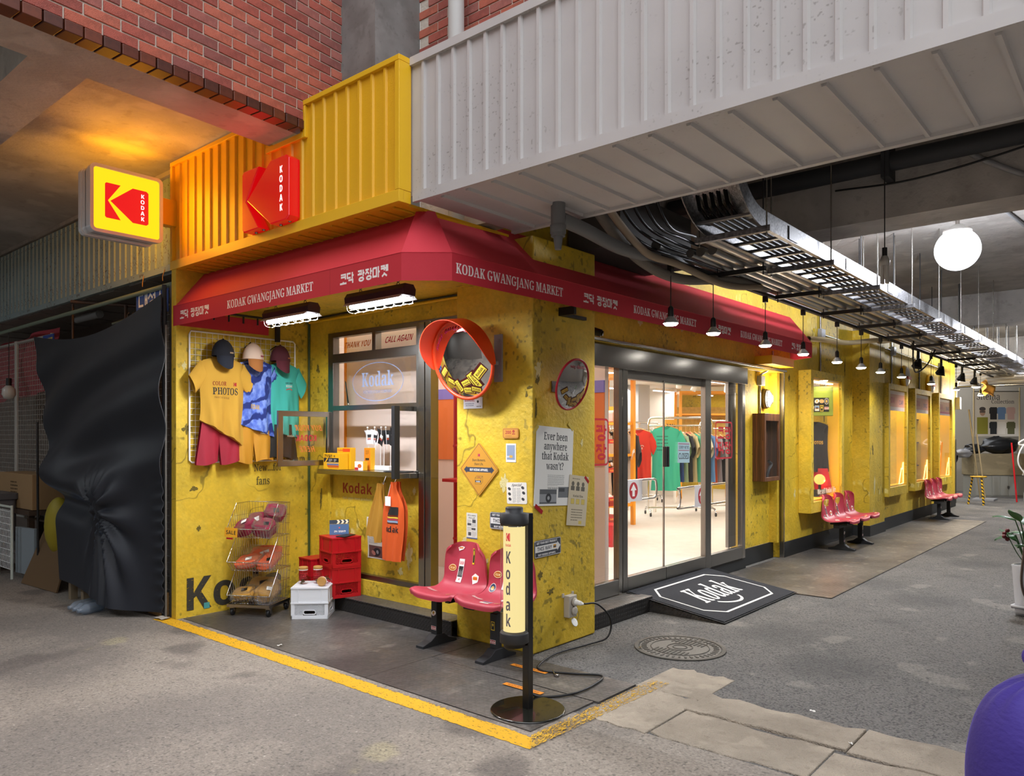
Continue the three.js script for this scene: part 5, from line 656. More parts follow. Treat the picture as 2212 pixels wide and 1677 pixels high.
// ---------------------------------------------------------------- service window
const XW = 0.17;
{
  const f = SG('window_1', 'steel framed service window with transom lights', 'window'); const b = (y0, z0, y1, z1, x0 = XW - 0.03, x1 = XW + 0.04) => bx(x0, y0, z0, x1, y1, z1, 0.003);
  for (const g of [b(2.475, -2.6, 2.52, -0.76), b(1.2, -2.6, 2.5, -2.52), b(2.235, -2.56, 2.32, -0.76), b(2.31, -1.955, 2.48, -1.905), b(1.79, -2.56, 1.835, -1.37), b(1.2, -1.375, 2.5, -1.33), b(2.31, -1.2, 2.48, -1.17)]) P('frame_bar', g, mSteelDark, f);
  P('post', b(0.13, -1.325, 2.5, -1.255, XW - 0.05), mSteel, f, 'bright steel door post'); P('post', b(0.13, -1.245, 2.5, -1.175, XW - 0.05), mSteel, f); P('bottom_rail', b(0.265, -2.6, 0.31, -1.33), mSteelDark, f);
  const pane = (y0, z0, y1, z1, x = XW) => P('pane', bx(x, y0, z0, x + 0.006, y1, z1), mGlass, f, 'clear glass pane');
  pane(2.32, -2.52, 2.475, -1.955); pane(2.32, -1.905, 2.475, -1.375); pane(1.835, -2.52, 2.235, -1.375); pane(1.2, -1.175, 2.235, -0.78, XW + 0.02);
  const prn = (label, y0, z0, y1, z1, w, h, d) => { const g = new THREE.PlaneGeometry(z1 - z0, y1 - y0); g.rotateY(FX); g.translate(XW - 0.002, (y0 + y1) / 2, (z0 + z1) / 2); P('glass_print', g, printMat(w, h, d), f, label); };
  prn('orange brush lettering on the transom', 2.335, -2.42, 2.45, -1.98, 512, 132, (g) => { txt(g, 'THANK YOU', 256, 66, 84, '#c8641e', { italic: true, width: 440 }); }); prn('red brush lettering on the transom', 2.335, -1.84, 2.46, -1.42, 512, 150, (g) => { txt(g, 'CALL AGAIN', 256, 75, 88, '#b01c2c', { italic: true, width: 440 }); });
  prn('blue oval company mark on the glass', 1.86, -2.27, 2.215, -1.56, 768, 384, (g, w, h) => { g.strokeStyle = '#8c9ac4'; g.lineWidth = 7; g.beginPath(); g.ellipse(w / 2, h / 2, w / 2 - 8, h / 2 - 8, 0, 0, 7); g.stroke(); txt(g, 'Kodak', w / 2, h * 0.44, 190, '#9aa8cc', { font: 'serif', width: 480 }); txt(g, 'EASTMAN KODAK COMPANY', w / 2, h * 0.75, 42, '#8c9ac4', { weight: 'normal', width: 430 }); });
  const sill = SG('trim_2', 'steel counter sill of the service window', 'trim'); P('shelf', bx(XW - 0.14, 1.2, -2.62, XW + 0.1, 1.245, -1.33, 0.004), mSteel, sill);
}
{ // open sash swung out on the left, and the narrow sash edge-on at the right
  const s = T('hinged_window', 'open hinged steel sash with mirrored lettering on its glass', 'window sash', null, [XW - 0.02, 1.28, -2.57]); const L = 0.57, H = 0.5;
  for (const g of [bx(-L, 0, -0.015, 0, 0.05, 0.015, 0.003), bx(-L, H - 0.05, -0.015, 0, H, 0.015, 0.003), bx(-L, 0, -0.015, -L + 0.05, H, 0.015, 0.003), bx(-0.05, 0, -0.015, 0, H, 0.015, 0.003)]) P('frame_bar', g, mSteel, s);
  P('pane', bx(-L + 0.05, 0.05, -0.003, -0.05, H - 0.05, 0.003), mGlass, s); const g = new THREE.PlaneGeometry(0.34, 0.3); g.translate(-L / 2 + 0.04, H / 2, 0.005); P('lettering', g, printMat(512, 450, (c, w, h) => { c.translate(w, 0); c.scale(-1, 1); txt(c, 'BUY YOUR', w / 2, 80, 110, '#c06a2a', { italic: true, width: 440 }); txt(c, 'KODAK', w / 2 + 40, 220, 120, '#b02630', { width: 340 }); txt(c, 'HERE', w / 2 + 20, 370, 110, '#c06a2a', { italic: true, width: 250 }); }), s, 'mirrored orange and red lettering'); P('hinge', rod([0, 0.02, 0], [0, H - 0.02, 0], 0.012, 8), mSteelDark, s);
  const n = T('hinged_window', 'narrow dark steel sash standing open edge-on by the door post', 'window sash', null, [XW - 0.02, 1.2, -1.38]); P('frame_bar', bx(-0.26, 0, -0.02, -0.2, 0.6, 0.02, 0.003), mat(0x3b3d40, 0.4, { metalness: 0.6 }), n); P('frame_bar', bx(-0.2, 0, -0.012, 0, 0.04, 0.012), mSteel, n); P('frame_bar', bx(-0.2, 0.56, -0.012, 0, 0.6, 0.012), mSteel, n); P('pane', bx(-0.2, 0.04, -0.003, 0, 0.56, 0.003), mGlass, n); P('latch', rod([-0.05, 0.05, 0.03], [-0.02, 0.05, 0.03], 0.012, 8), mSteelDark, n);
}
// lettering on the lower panel, tattered sheet, clothes hung on the sill hooks
{
  const g = new THREE.PlaneGeometry(0.5, 0.2); g.rotateY(FX); const o = M('panel_lettering', g, printMat(512, 200, (c, w) => { txt(c, 'Kodak', w / 2, 80, 130, '#a3401c', { width: 450 }); txt(c, 'Sell your best product', w / 2, 172, 34, '#d8c87a', { width: 430 }); }), 'brown red lettering on the yellow panel under the window', 'lettering'); o.position.set(0.1885, 1.05, -2.23);
  const p = grid(6, 10, (u, v) => [0.006 * Math.sin(u * 4 + v * 6), (v - 0.5) * 0.37, (u - 0.5) * 0.255]); const q = M('paper_poster', p, texMat(canvasTex(256, 384, (c, w, h) => { c.fillStyle = '#d6d2c6'; c.fillRect(0, 0, w, h); const ph = (y) => { c.fillStyle = '#6a4a46'; c.fillRect(16, y, 224, 110); c.fillStyle = '#2c2a2e'; c.beginPath(); c.ellipse(128, y + 60, 62, 40, -0.3, 0, 7); c.fill(); c.fillStyle = '#b5766a'; c.beginPath(); c.ellipse(80, y + 70, 30, 20, 0.5, 0, 7); c.fill(); c.fillStyle = '#8a8c90'; c.beginPath(); c.arc(140, y + 58, 18, 0, 7); c.fill(); }; ph(14); lines(c, 16, 136, 220, 2, 14, '#8a3a3a', 7); lines(c, 16, 168, 220, 8, 10, '#777', 4); ph(262); })), 'curling paper poster of camera photos on the yellow panel', 'poster'); q.position.set(0.18, 0.64, -1.94); q.rotation.z = 0.02;
}
{
  const hk = T('hanging_hooks', 'pair of steel hooks under the window sill', 'hooks', null, [0.03, 1.17, -1.55]); P('hook', tube([[0, 0.04, -0.08], [-0.02, 0, -0.08], [-0.03, -0.03, -0.08], [-0.04, -0.01, -0.08]], 0.004, 12, 6), mChrome, hk); P('hook', tube([[0, 0.04, 0.06], [-0.02, 0, 0.06], [-0.03, -0.03, 0.06], [-0.04, -0.01, 0.06]], 0.004, 12, 6), mChrome, hk);
  const t = T('t_shirt', 'orange t-shirt with a striped emblem hanging folded below the sill', 'shirt', null, [0.0, 1.17, -1.47], FX);
  const F = (s, v, sd) => { const w = lerp(0.03, 0.13, sstep(0, 0.35, v)) * (1 - 0.15 * sstep(0.5, 1, v) * (s > 0 ? 1 : 0)); return [s * w - 0.02 * v, -0.66 * v, sd * (0.02 + 0.02 * (1 - s * s)) + 0.008 * Math.sin(s * 8 + v * 5)]; };
  P('body', merge([1, -1].map((sd) => grid(14, 20, (u, v) => F(sd * (u * 2 - 1), v, sd)))), cloth(0xd9581a), t); P('print', grid(8, 8, (u, v) => { const p = F(lerp(-0.85, 0.8, u), lerp(0.66, 0.3, v), 1); return [p[0], p[1], p[2] + 0.003]; }), printMat(256, 280, (g, w) => { g.fillStyle = '#1c1a1a'; g.beginPath(); [[60, 90], [130, 10], [230, 10], [230, 90]].forEach(([x, y]) => g.lineTo(x, y)); g.fill(); [['#1c1a1a', 96, 6], ['#e0c040', 108, 14], ['#b03a50', 126, 14], ['#8aa0b8', 144, 20], ['#1c1a1a', 168, 6]].forEach(([c, y, h]) => { g.fillStyle = c; g.fillRect(60, y, 170, h); }); txt(g, 'odak', 140, 232, 78, '#1c1a1a', { width: 200 }); }), t, 'black striped emblem print');
  P('price_tag', [bx(-0.07, -0.2, 0.055, 0.0, -0.12, 0.058, 0.008), rod([-0.035, -0.12, 0.056], [-0.02, -0.02, 0.04], 0.0015, 4)], mPaper, t, 'white cut-corner price tag');
  const s = T('shorts', 'mustard shorts bunched on a hook below the sill', 'shorts', null, [0.02, 1.15, -1.68], FX); P('body', merge([1, -1].map((sd) => grid(14, 18, (u, v) => { const q = sd * (u * 2 - 1), w = lerp(0.02, 0.095, sstep(0, 0.7, v)); return [q * w - 0.09 * v, -0.46 * v + (q > 0.2 ? -0.05 * v : 0), sd * (0.015 + 0.02 * (1 - q * q)) + 0.012 * Math.sin(q * 9 + v * 3)]; }))), cloth(0xb9862a), s);
}
// goods on the sill and the booth behind the glass
{
  const kb = (label, w, h, d, pos, ry, draw) => { const t = T('film_box', label, 'box', 'boxes on the window sill', pos, ry); const g = bx(-w / 2, 0, -d / 2, w / 2, h, d / 2, 0.002); P('carton', g, mat(0xe8ae16, 0.45), t); const q = new THREE.PlaneGeometry(w * 0.98, h * 0.97); q.translate(0, h / 2, d / 2 + 0.001); P('printed_front', q, texMat(canvasTex(256, Math.round(256 * h / w), draw), 0.45), t); return t; };
  kb('yellow film carton with black stripe and emblem in front on the sill', 0.24, 0.15, 0.1, [0.08, 1.246, -2.4], FX + 0.0, (g, w, h) => { g.fillStyle = '#e8ae16'; g.fillRect(0, 0, w, h); hangul(g, '코닥칼라', 14, 12, 34, 28, 5, '#22201c'); txt(g, '88', 180, 28, 26, '#22201c'); g.fillStyle = '#22242a'; g.fillRect(6, 46, 244, 42); [['#b09a70', 92, 10], ['#3a5ab0', 106, 12], ['#b02a30', 122, 12], ['#c8681e', 138, 10]].forEach(([c, y, q]) => { g.fillStyle = c; g.fillRect(60, y, 190, q); }); g.strokeStyle = '#e8ae16'; g.lineWidth = 16; g.beginPath(); g.moveTo(70, 50); g.lineTo(22, 98); g.lineTo(76, 150); g.stroke(); lines(g, 90, 58, 60, 3, 9, '#d8d4c8', 5); lines(g, 172, 58, 40, 3, 9, '#d8d4c8', 5); });
  kb('yellow carton with red heading behind the film carton', 0.2, 0.2, 0.06, [0.17, 1.246, -2.36], FX, (g, w, h) => { g.fillStyle = '#e8ae16'; g.fillRect(0, 0, w, h); g.fillStyle = '#d8481e'; g.fillRect(110, 8, 140, 40); txt(g, 'Kodak', 60, 28, 34, '#b8202c'); });
  kb('orange upright carton under the black flags', 0.09, 0.2, 0.05, [0.2, 1.246, -2.06], FX, (g, w, h) => { g.fillStyle = '#d8841e'; g.fillRect(0, 0, w, h); lines(g, 60, 60, 140, 5, 24, '#4a2c10', 9); g.fillStyle = '#2a2016'; g.fillRect(50, 260, 150, 60); });
  kb('small white carton with food photo on the sill', 0.12, 0.08, 0.05, [0.12, 1.246, -2.08], FX, (g, w, h) => { g.fillStyle = '#efe9e0'; g.fillRect(0, 0, w, h); g.fillStyle = '#c8642a'; g.beginPath(); g.ellipse(150, 90, 60, 40, 0, 0, 7); g.fill(); g.fillStyle = '#b8202c'; g.fillRect(0, 120, 110, 50); });
  const flagMat = ['#2a2a2c', '#e8e8e8'].map((c) => printMat(64, 64, (g) => { g.fillStyle = c; g.fillRect(6, 6, 52, 30); g.fillStyle = '#d8681e'; g.fillRect(6, 40, 52, 7); g.fillStyle = '#b02a3a'; g.fillRect(6, 50, 52, 7); }));
  const hold = (i, z, rz, dark) => { const t = T('small_flag', (dark ? 'black' : 'white') + ' pennant flag with striped emblem on a pin ' + ['at the far left of the flags', 'second among the white flags', 'leftmost of the black flags', 'centre of the black flags', 'rightmost of the flags'][i], 'flag', 'little flags in the window', [0.24 + 0.01 * i, 1.62, z], FX);
    const m = dark ? cloth(0x1c1b1d) : cloth(0xe4e4e6), w = 0.1, h = 0.13, c = Math.cos(rz), s = Math.sin(rz), F = (u, v) => { const x = (u - 0.5) * w + 0.01 * Math.sin(v * 5), y = -v * h - 0.03 * u; return [x * c - y * s, x * s + y * c, 0.008 * Math.sin(u * 6 + i)]; };
    P('pin', [rod([0, 0.005, 0], [0.02 * s, -0.19, -0.01], 0.0025, 5), at(new THREE.SphereGeometry(0.009, 8, 6), 0, 0.01, 0)], mWhite, t); P('cloth', solid(F, 8, 8, 0.001).geo, m, t); P('emblem', grid(5, 5, (u, v) => { const p = F(lerp(0.25, 0.8, u), lerp(0.75, 0.3, v)); return [p[0], p[1], p[2] + 0.002]; }), flagMat[dark ? 1 : 0], t); };
  hold(0, -2.14, 0.35, false); hold(1, -2.05, 0.05, false); hold(2, -1.97, -0.1, true); hold(3, -1.92, 0.3, true); hold(4, -1.83, -0.3, true);
  const hb = T('flag_stand', 'white stand holding the little flags', 'stand', null, [0.25, 1.246, -1.98]); P('block', bx(-0.03, 0, -0.18, 0.03, 0.04, 0.16, 0.004), mWhite, hb); for (const z of [-0.16, -0.07, 0.01, 0.06, 0.15]) P('stem', rod([0, 0.03, z], [0, 0.22, z], 0.003, 5), mWhite, hb);
  M('magazine', at(bx(-0.08, 0, -0.12, 0.08, 0.008, 0.12, 0.002), 0.12, 1.246, -1.55, 0.2), mDark, 'dark magazine lying at the right end of the sill', 'magazine');
  // booth
  S('wall_booth', bx(1.6, 0.13, -2.95, 1.66, 2.75, -0.45), mat(0xf0ddd2, 0.8), 'pale pink white partition behind the service window', 'wall'); S('wall_booth', bx(0.27, 0.13, -2.95, 1.66, 2.75, -2.9), mShopWhite, 'white end wall of the booth', 'wall');
  const bd = T('back_board', 'tall white board with an orange edge behind the service window', 'board', null, [0.5, 0.13, -2.1]); P('panel', bx(0, 0, -0.69, 0.02, 2.55, 0.55), mat(0xf1dfd3, 0.75), bd); P('edge', bx(-0.01, 0, -0.72, 0.02, 2.55, -0.69), mat(0xf09a1e, 0.5), bd, 'orange edge strip');
  M('wall_stripe', [bx(1.585, 1.3, -2.9, 1.6, 1.95, -0.45)], mat(0xf0823a, 0.6), 'orange band on the partition behind the window', 'stripe'); M('wall_stripe', [bx(1.58, 1.95, -2.9, 1.6, 2.06, -0.45)], mat(0x8c82d8, 0.6), 'violet band on the partition behind the window', 'stripe');
  const kf = T('hanging_knife_tool', 'long dark blade hanging beside the white board', 'tool', null, [0.46, 1.9, -2.76], FX); P('blade', ext(shape([[0, 0.2], [0.012, 0.19], [0.06, -0.02], [0.04, -0.02]]), 0.004), mDark, kf); P('handle', rod([0.05, -0.02, 0], [0.066, -0.1, 0], 0.008, 8), mChrome, kf);
}
{ // things seen between door post and pillar
  const r = T('red_grid_rack', 'red wire grid rack inside the shop beside the door post', 'rack', null, [0.95, 0.13, -1.25]); const w = []; for (let i = 0; i <= 16; i++) w.push(rod([0, 0.5, -0.45 + i * 0.055], [0, 1.95, -0.45 + i * 0.055], 0.002, 4)); for (let i = 0; i <= 26; i++) w.push(rod([0, 0.5 + i * 0.055, -0.45], [0, 0.5 + i * 0.055, 0.43], 0.002, 4)); P('wire_mesh', w, mRedDeep, r);
  for (const y of [1.95, 1.33, 1.0, 0.45]) P('cross_bar', rod([0, y, -0.48], [0, y, 0.45], 0.018, 8), mRed, r); P('shelf', bx(-0.22, 1.0, -0.42, 0, 1.03, 0.42, 0.004), mRed, r, 'red shelf with yellow lettering'); P('post', rod([0, 0, -0.46], [0, 2, -0.46], 0.02, 8), mRed, r); P('post', rod([0, 0, 0.44], [0, 2, 0.44], 0.02, 8), mRed, r);
  const t = T('t_shirt', 'orange yellow t-shirt hanging on the red grid rack', 'shirt', null, [0.8, 1.82, -0.95], FX); P('body', teeGeo({ w: 0.5, h: 0.62, sl: 0.05, drop: 0.22, ph: 2 }).geo, cloth(0xf0a010), t);
  const kb = T('logo_board', 'slanted orange lettered board on the red grid rack', 'sign', null, [0.86, 1.86, -1.1], FX); const g = unitUV(ext(rrect(-0.22, -0.06, 0.44, 0.12, 0.05), 0.01)); const o = P('board', g, texMat(canvasTex(512, 140, (c, q, h) => { c.fillStyle = '#ec9a52'; c.fillRect(0, 0, q, h); c.fillStyle = '#f2e2d0'; c.fillRect(0, 0, 80, h); c.fillStyle = '#f4c060'; for (let i = 0; i < 3; i++) c.fillRect(84, 8 + i * 12, 400, 5); txt(c, 'Kodak', 270, 82, 100, '#d0402a', { width: 300 }); })), kb); o.rotation.z = 0.85;
  for (let i = 0; i < 4; i++) { const b = T('disposable_camera', 'small black and orange boxed camera on the red shelf', 'camera', 'boxed cameras on the red shelf', [0.84, 1.16, -1.2 + i * 0.13], FX); P('case', bx(-0.05, 0, -0.02, 0.05, 0.08, 0.02, 0.006), mat(0xe08a2a, 0.5), b); P('top', bx(-0.05, 0.08, -0.02, 0.05, 0.105, 0.02, 0.006), mBlack, b); P('lens', at(new THREE.CylinderGeometry(0.018, 0.02, 0.012, 14), 0, 0.045, 0.025, 0, PI / 2), mBlack, b); }
  for (let i = 0; i < 3; i++) { const b = T('hanging_bag', 'black shoulder bag on long straps hanging on the red rack', 'bag', 'black bags on the red rack', [0.86, 0.55, -1.25 + i * 0.2], FX); P('body', bx(-0.11, 0, -0.04, 0.11, 0.19, 0.04, 0.025), cloth(0x26242a), b); P('flap_trim', bx(-0.11, 0.15, 0.035, 0.11, 0.165, 0.043), mRedDeep, b); for (const x of [-0.08, 0.08]) P('strap', tube([[x, 0.18, 0], [x * 0.7, 0.35, 0.01], [0, 0.5, 0], [-x * 0.2, 0.36, -0.01]], 0.008, 14, 5), mBlack, b); }
  const h = T('stool_chair', 'chrome and wood high chair inside the shop beside the pillar', 'chair', null, [0.62, 0.13, -0.98]); P('back_frame', tube([[0.0, 0.75, -0.18], [-0.02, 0.85, -0.18], [0.02, 1.1, 0.02], [0.04, 1.14, 0.18]], 0.011, 24, 8), mChrome, h); P('back_frame', tube([[0.2, 0.75, -0.18], [0.18, 0.85, -0.18], [0.22, 1.1, 0.02], [0.24, 1.14, 0.18]], 0.011, 24, 8), mChrome, h); P('seat', bx(-0.04, 0.72, -0.22, 0.3, 0.76, 0.2, 0.015), mat(0xc08a62, 0.4), h, 'tan wooden seat'); for (const [x, z] of [[0, -0.18], [0.26, -0.18], [0, 0.17], [0.26, 0.17]]) P('leg', rod([x, 0, z], [x, 0.73, z], 0.022, 10), mat(0xb5844a, 0.4), h); P('foot_ring', [rod([0, 0.25, -0.18], [0, 0.25, 0.17], 0.01, 8), rod([0.26, 0.25, -0.18], [0.26, 0.25, 0.17], 0.01, 8)], mChrome, h);
  rectLight(0.9, 2.7, -1.7, 0.9, 0, -1.7, 1.1, 2.2, 25, 0xffeee2, 'booth_light'); const l = T('ceiling_lamp', 'flat white ceiling panel lamp in the booth behind the window', 'lamp', null, [0.9, 2.7, -1.7]); P('frame', bx(-0.57, 0.0, -1.12, 0.57, 0.02, 1.12), mWhite, l); P('diffuser', bx(-0.55, -0.002, -1.1, 0.55, 0.0, 1.1), glow(0xfff4ec, 3), l);
}
// ---------------------------------------------------------------- sliding glass doors
{
  const d = SG('door_1', 'steel framed sliding glass doors of the shop', 'door'), zb = -0.36, zf = -0.3; const b = (n, x0, y0, x1, y1, m, a = zb, c = zf) => P(n, bx(x0, y0, a, x1, y1, c, 0.004), m, d);
  b('header', 0.78, 2.155, 4.33, 2.345, metal(0x8d8b88, 0.2), zb - 0.04, -0.27); b('inner_header', 1.75, 2.08, 3.31, 2.16, mSteelDark, zb - 0.05, -0.34);
  b('post', 1.6, 0.13, 1.66, 2.16, mSteel); b('post', 1.67, 0.13, 1.75, 2.16, mSteelDark); b('post', 3.31, 0.13, 3.44, 2.16, mSteelDark); b('post', 4.25, 0.13, 4.33, 2.16, mSteel); b('side_plate', 4.05, 0.27, 4.25, 2.16, mSteelDark, -0.42, -0.38);
  for (const [a, c] of [[0.78, 1.6], [1.75, 2.455], [2.465, 3.31], [3.44, 4.25]]) { b('bottom_rail', a, 0.135, c, 0.268, mSteelDark); P('pane', bx(a, 0.268, -0.335, c, 2.155, -0.327), mGlass, d, 'clear glass pane'); }
  b('door_edge', 2.452, 0.268, 2.468, 2.1, mSteel, -0.342, -0.322); for (const x of [2.43, 2.475]) b('handle', x, 1.25, x + 0.03, 1.45, mBlack, -0.325, -0.29);
  const fourM = printMat(256, 270, (g, w, h) => { g.strokeStyle = '#b01c2c'; g.lineWidth = 11; g.beginPath(); g.roundRect(8, 8, w - 16, h - 16, 22); g.stroke(); hangul(g, '코광', 34, 40, 104, 86, 13, '#b01c2c'); hangul(g, '닥장', 34, 146, 104, 86, 13, '#b01c2c'); });
  const print = (x0, y0, x1, y1, label) => { const g = new THREE.PlaneGeometry(x1 - x0, y1 - y0); g.translate((x0 + x1) / 2, (y0 + y1) / 2, -0.323); P('glass_print', g, fourM, d, label); };
  print(1.03, 1.29, 1.47, 1.71, 'red square sticker of four characters'); print(3.585, 1.295, 4.026, 1.72, 'red square sticker of four characters');
  const cs = sign('closed_sign', 'small blue closed sign hanging on the glass door', 'sign', 0.25, 0.21, 0.005, 0.004, canvasTex(256, 216, (g, w, h) => { g.fillStyle = '#9fbcc8'; g.fillRect(0, 0, w, h); g.fillStyle = '#8c3a48'; g.fillRect(10, 14, w - 20, 8); g.fillRect(10, 82, w - 20, 7); txt(g, "SORRY WE'RE", w / 2, 54, 46, '#3a4452', { width: 220 }); txt(g, 'CLOSED', w / 2, 146, 88, '#22262c', { width: 226 }); }), [2.85, 1.385, -0.32], 0, { rz: -0.02 });
}
{ // push rails with arrow signs, standing just inside
  const arrowM = texMat(canvasTex(256, 160, (k, w, q) => { k.fillStyle = '#e9e6ea'; k.fillRect(0, 0, w, q); k.fillStyle = '#c01f30'; k.beginPath(); k.arc(w / 2, q / 2, 62, 0, 7); k.fill(); k.fillStyle = '#fff'; k.beginPath(); [[128, 30], [172, 78], [146, 78], [146, 122], [110, 122], [110, 78], [84, 78]].forEach(([x, y]) => k.lineTo(x, y)); k.fill(); }));
  const rail = (label, x0, x1, y0, y1, sx) => { const t = T('barrier_rail', label, 'barrier', null, [(x0 + x1) / 2, 0.13, -0.5]); const a = (x0 - x1) / 2, c = -a, l = y0 - 0.13, h = y1 - 0.13; P('rail_loop', tube([[a, h, 0], [c - 0.06, h, 0], [c - 0.015, h - 0.02, 0], [c, (h + l) / 2, 0], [c - 0.015, l + 0.02, 0], [c - 0.06, l, 0], [a, l, 0]], 0.012, 60, 8, false, 0.1), mChrome, t); P('post', rod([a, 0, 0], [a, h + 0.02, 0], 0.018, 10), mChrome, t); P('foot', lathe([[0, 0], [0.06, 0], [0.06, 0.01], [0, 0.02]], 20).translate(a, 0, 0), mChrome, t);
    const g = unitUV(bx(sx - (x0 + x1) / 2 - 0.16, l - 0.01, 0.013, sx - (x0 + x1) / 2 + 0.16, h + 0.01, 0.016)); P('arrow_board', g, arrowM, t, 'white board with a white arrow on a red disc'); };
  rail('chrome push rail with arrow board inside the left glass door', 1.88, 2.62, 0.93, 1.12, 2.15); rail('chrome push rail with arrow board inside the right glass door', 4.3, 3.12, 0.78, 1.0, 3.58);
}
// ---------------------------------------------------------------- shop lights
for (const [x, z, L] of [[4.2, -1.6, 5], [9.5, -1.6, 4], [5.5, -3.6, 6], [11, -3.2, 4.5], [7, -5.8, 8], [12.8, -5.5, 3]]) { const t = T('linear_lamp', 'long white linear lamp under the shop ceiling', 'lamp', 'linear lamps in the shop', [x, 2.6, z]); P('housing', bx(-L / 2, 0.02, -0.035, L / 2, 0.07, 0.035), mWhite, t); P('diffuser', bx(-L / 2, 0, -0.03, L / 2, 0.02, 0.03), glow(0xf6f4ff, 4), t); P('drop_rod', rod([-L * 0.4, 0.07, 0], [-L * 0.4, 0.12, 0], 0.006), mWhite, t); P('drop_rod', rod([L * 0.4, 0.07, 0], [L * 0.4, 0.12, 0], 0.006), mWhite, t); rectLight(x, 2.59, z, x, 0, z, L, 0.12, 48, 0xfffaf2, 'shop_light'); }
for (const [x, z, a] of [[5.4, -1.9, 0.3], [6.6, -2.5, -0.4], [7.6, -2.9, 0.5], [8.6, -3.1, -0.3], [9.3, -2.8, 0.4], [8.1, -1.9, -0.5]]) { const t = T('spot_can', 'white cylindrical spotlight on the shop ceiling track', 'lamp', 'spotlights in the shop', [x, 2.55, z]); P('can', at(lathe([[0, 0.11], [0.045, 0.11], [0.05, -0.11], [0.04, -0.11], [0.036, 0.0], [0, 0.0]], 20), 0, -0.06, 0, 0, 0.3, a), mWhite, t); P('yoke', rod([0, 0.17, 0], [0, 0, 0], 0.012, 8), mWhite, t); }
// ---------------------------------------------------------------- shop fittings and clothes
function garmentRack(label, pos, ry, L, H) { const t = T('garment_rack', label, 'rack', null, pos, ry); P('top_rail', tube([[-L / 2, H - 0.12, 0], [-L / 2 + 0.03, H - 0.02, 0], [-L / 2 + 0.12, H, 0], [L / 2 - 0.12, H, 0], [L / 2 - 0.03, H - 0.02, 0], [L / 2, H - 0.12, 0]], 0.02, 40, 8, false, 0.3), mChrome, t); P('hanging_rail', rod([-L / 2, H - 0.14, 0], [L / 2, H - 0.14, 0], 0.016, 8), mChrome, t); for (const x of [-L / 2, L / 2]) { P('post', rod([x, 0.12, 0], [x, H - 0.12, 0], 0.02, 8), mChrome, t); P('foot', tube([[x, 0.06, -0.26], [x, 0.12, -0.2], [x, 0.13, 0], [x, 0.12, 0.2], [x, 0.06, 0.26]], 0.018, 20, 8), mChrome, t); for (const z of [-0.26, 0.26]) P('caster', at(lathe([[0, -0.014], [0.03, -0.014], [0.035, 0], [0.03, 0.014], [0, 0.014]], 14), x, 0.035, z, 0, 0, PI / 2), mBlack, t); } P('base_bar', rod([-L / 2, 0.14, 0], [L / 2, 0.14, 0], 0.016, 8), mChrome, t); return t; }
const gA = teeGeo({ w: 0.44, h: 0.86, sl: 0.06, drop: 0.22, ph: 1 }), gB = teeGeo({ w: 0.5, h: 1.1, sl: 0.07, drop: 0.24, ph: 2 }), gC = teeGeo({ w: 0.5, h: 0.86, sl: 0.06, drop: 0.22, ph: 4, fold: 1.6 });
const mHanger = mat(0xd8a765, 0.5);
function hung(label, group, pos, ry, G, m, extra) { const t = T('t_shirt', label, 'shirt', group, pos, ry); P('body', G.geo, m, t); P('hanger', [tube([[0, 0.02, 0], [0.0, 0.07, 0], [0.02, 0.1, 0], [0.0, 0.12, 0], [-0.02, 0.1, 0]], 0.004, 12, 5), rod([0, 0.03, 0], [-0.2, -0.04, 0], 0.008, 5), rod([0, 0.03, 0], [0.2, -0.04, 0], 0.008, 5)], mHanger, t); if (extra) P('print', G.patch(...extra[0]), extra[1], t); return t; }
const VW = Math.atan2(-0.7611, 0.6486); // faces the door
garmentRack('chrome garment rack facing the glass doors', [8.13, 0.131, -3.16], -0.86, 1.15, 1.75); garmentRack('chrome garment rack deeper in the shop', [10.1, 0.131, -5.3], -0.86, 1.1, 1.72); garmentRack('chrome garment rack by the glass display side', [9.1, 0.131, -2.72], -0.86, 1.0, 1.7);
hung('bright red raglan t-shirt facing the doors on the front rack', null, [7.12, 1.66, -3.4], -0.85, gA, cloth(0xd6331f), [[-0.05, 0.45, 0.28, 0.42], printMat(64, 64, (g) => { g.strokeStyle = '#f0d0c0'; g.lineWidth = 5; g.beginPath(); g.arc(32, 30, 18, 3.4, 6); g.stroke(); txt(g, 'K', 32, 40, 26, '#f0d0c0'); })]);
hung('large turquoise t-shirt facing the doors on the front rack', null, [7.42, 1.72, -3.05], -0.95, gB, cloth(0x3ab496), [[-0.7, 0.2, 0.12, 0.4], printMat(128, 96, (g) => lines(g, 8, 10, 110, 5, 18, '#2c6a62', 5))]);
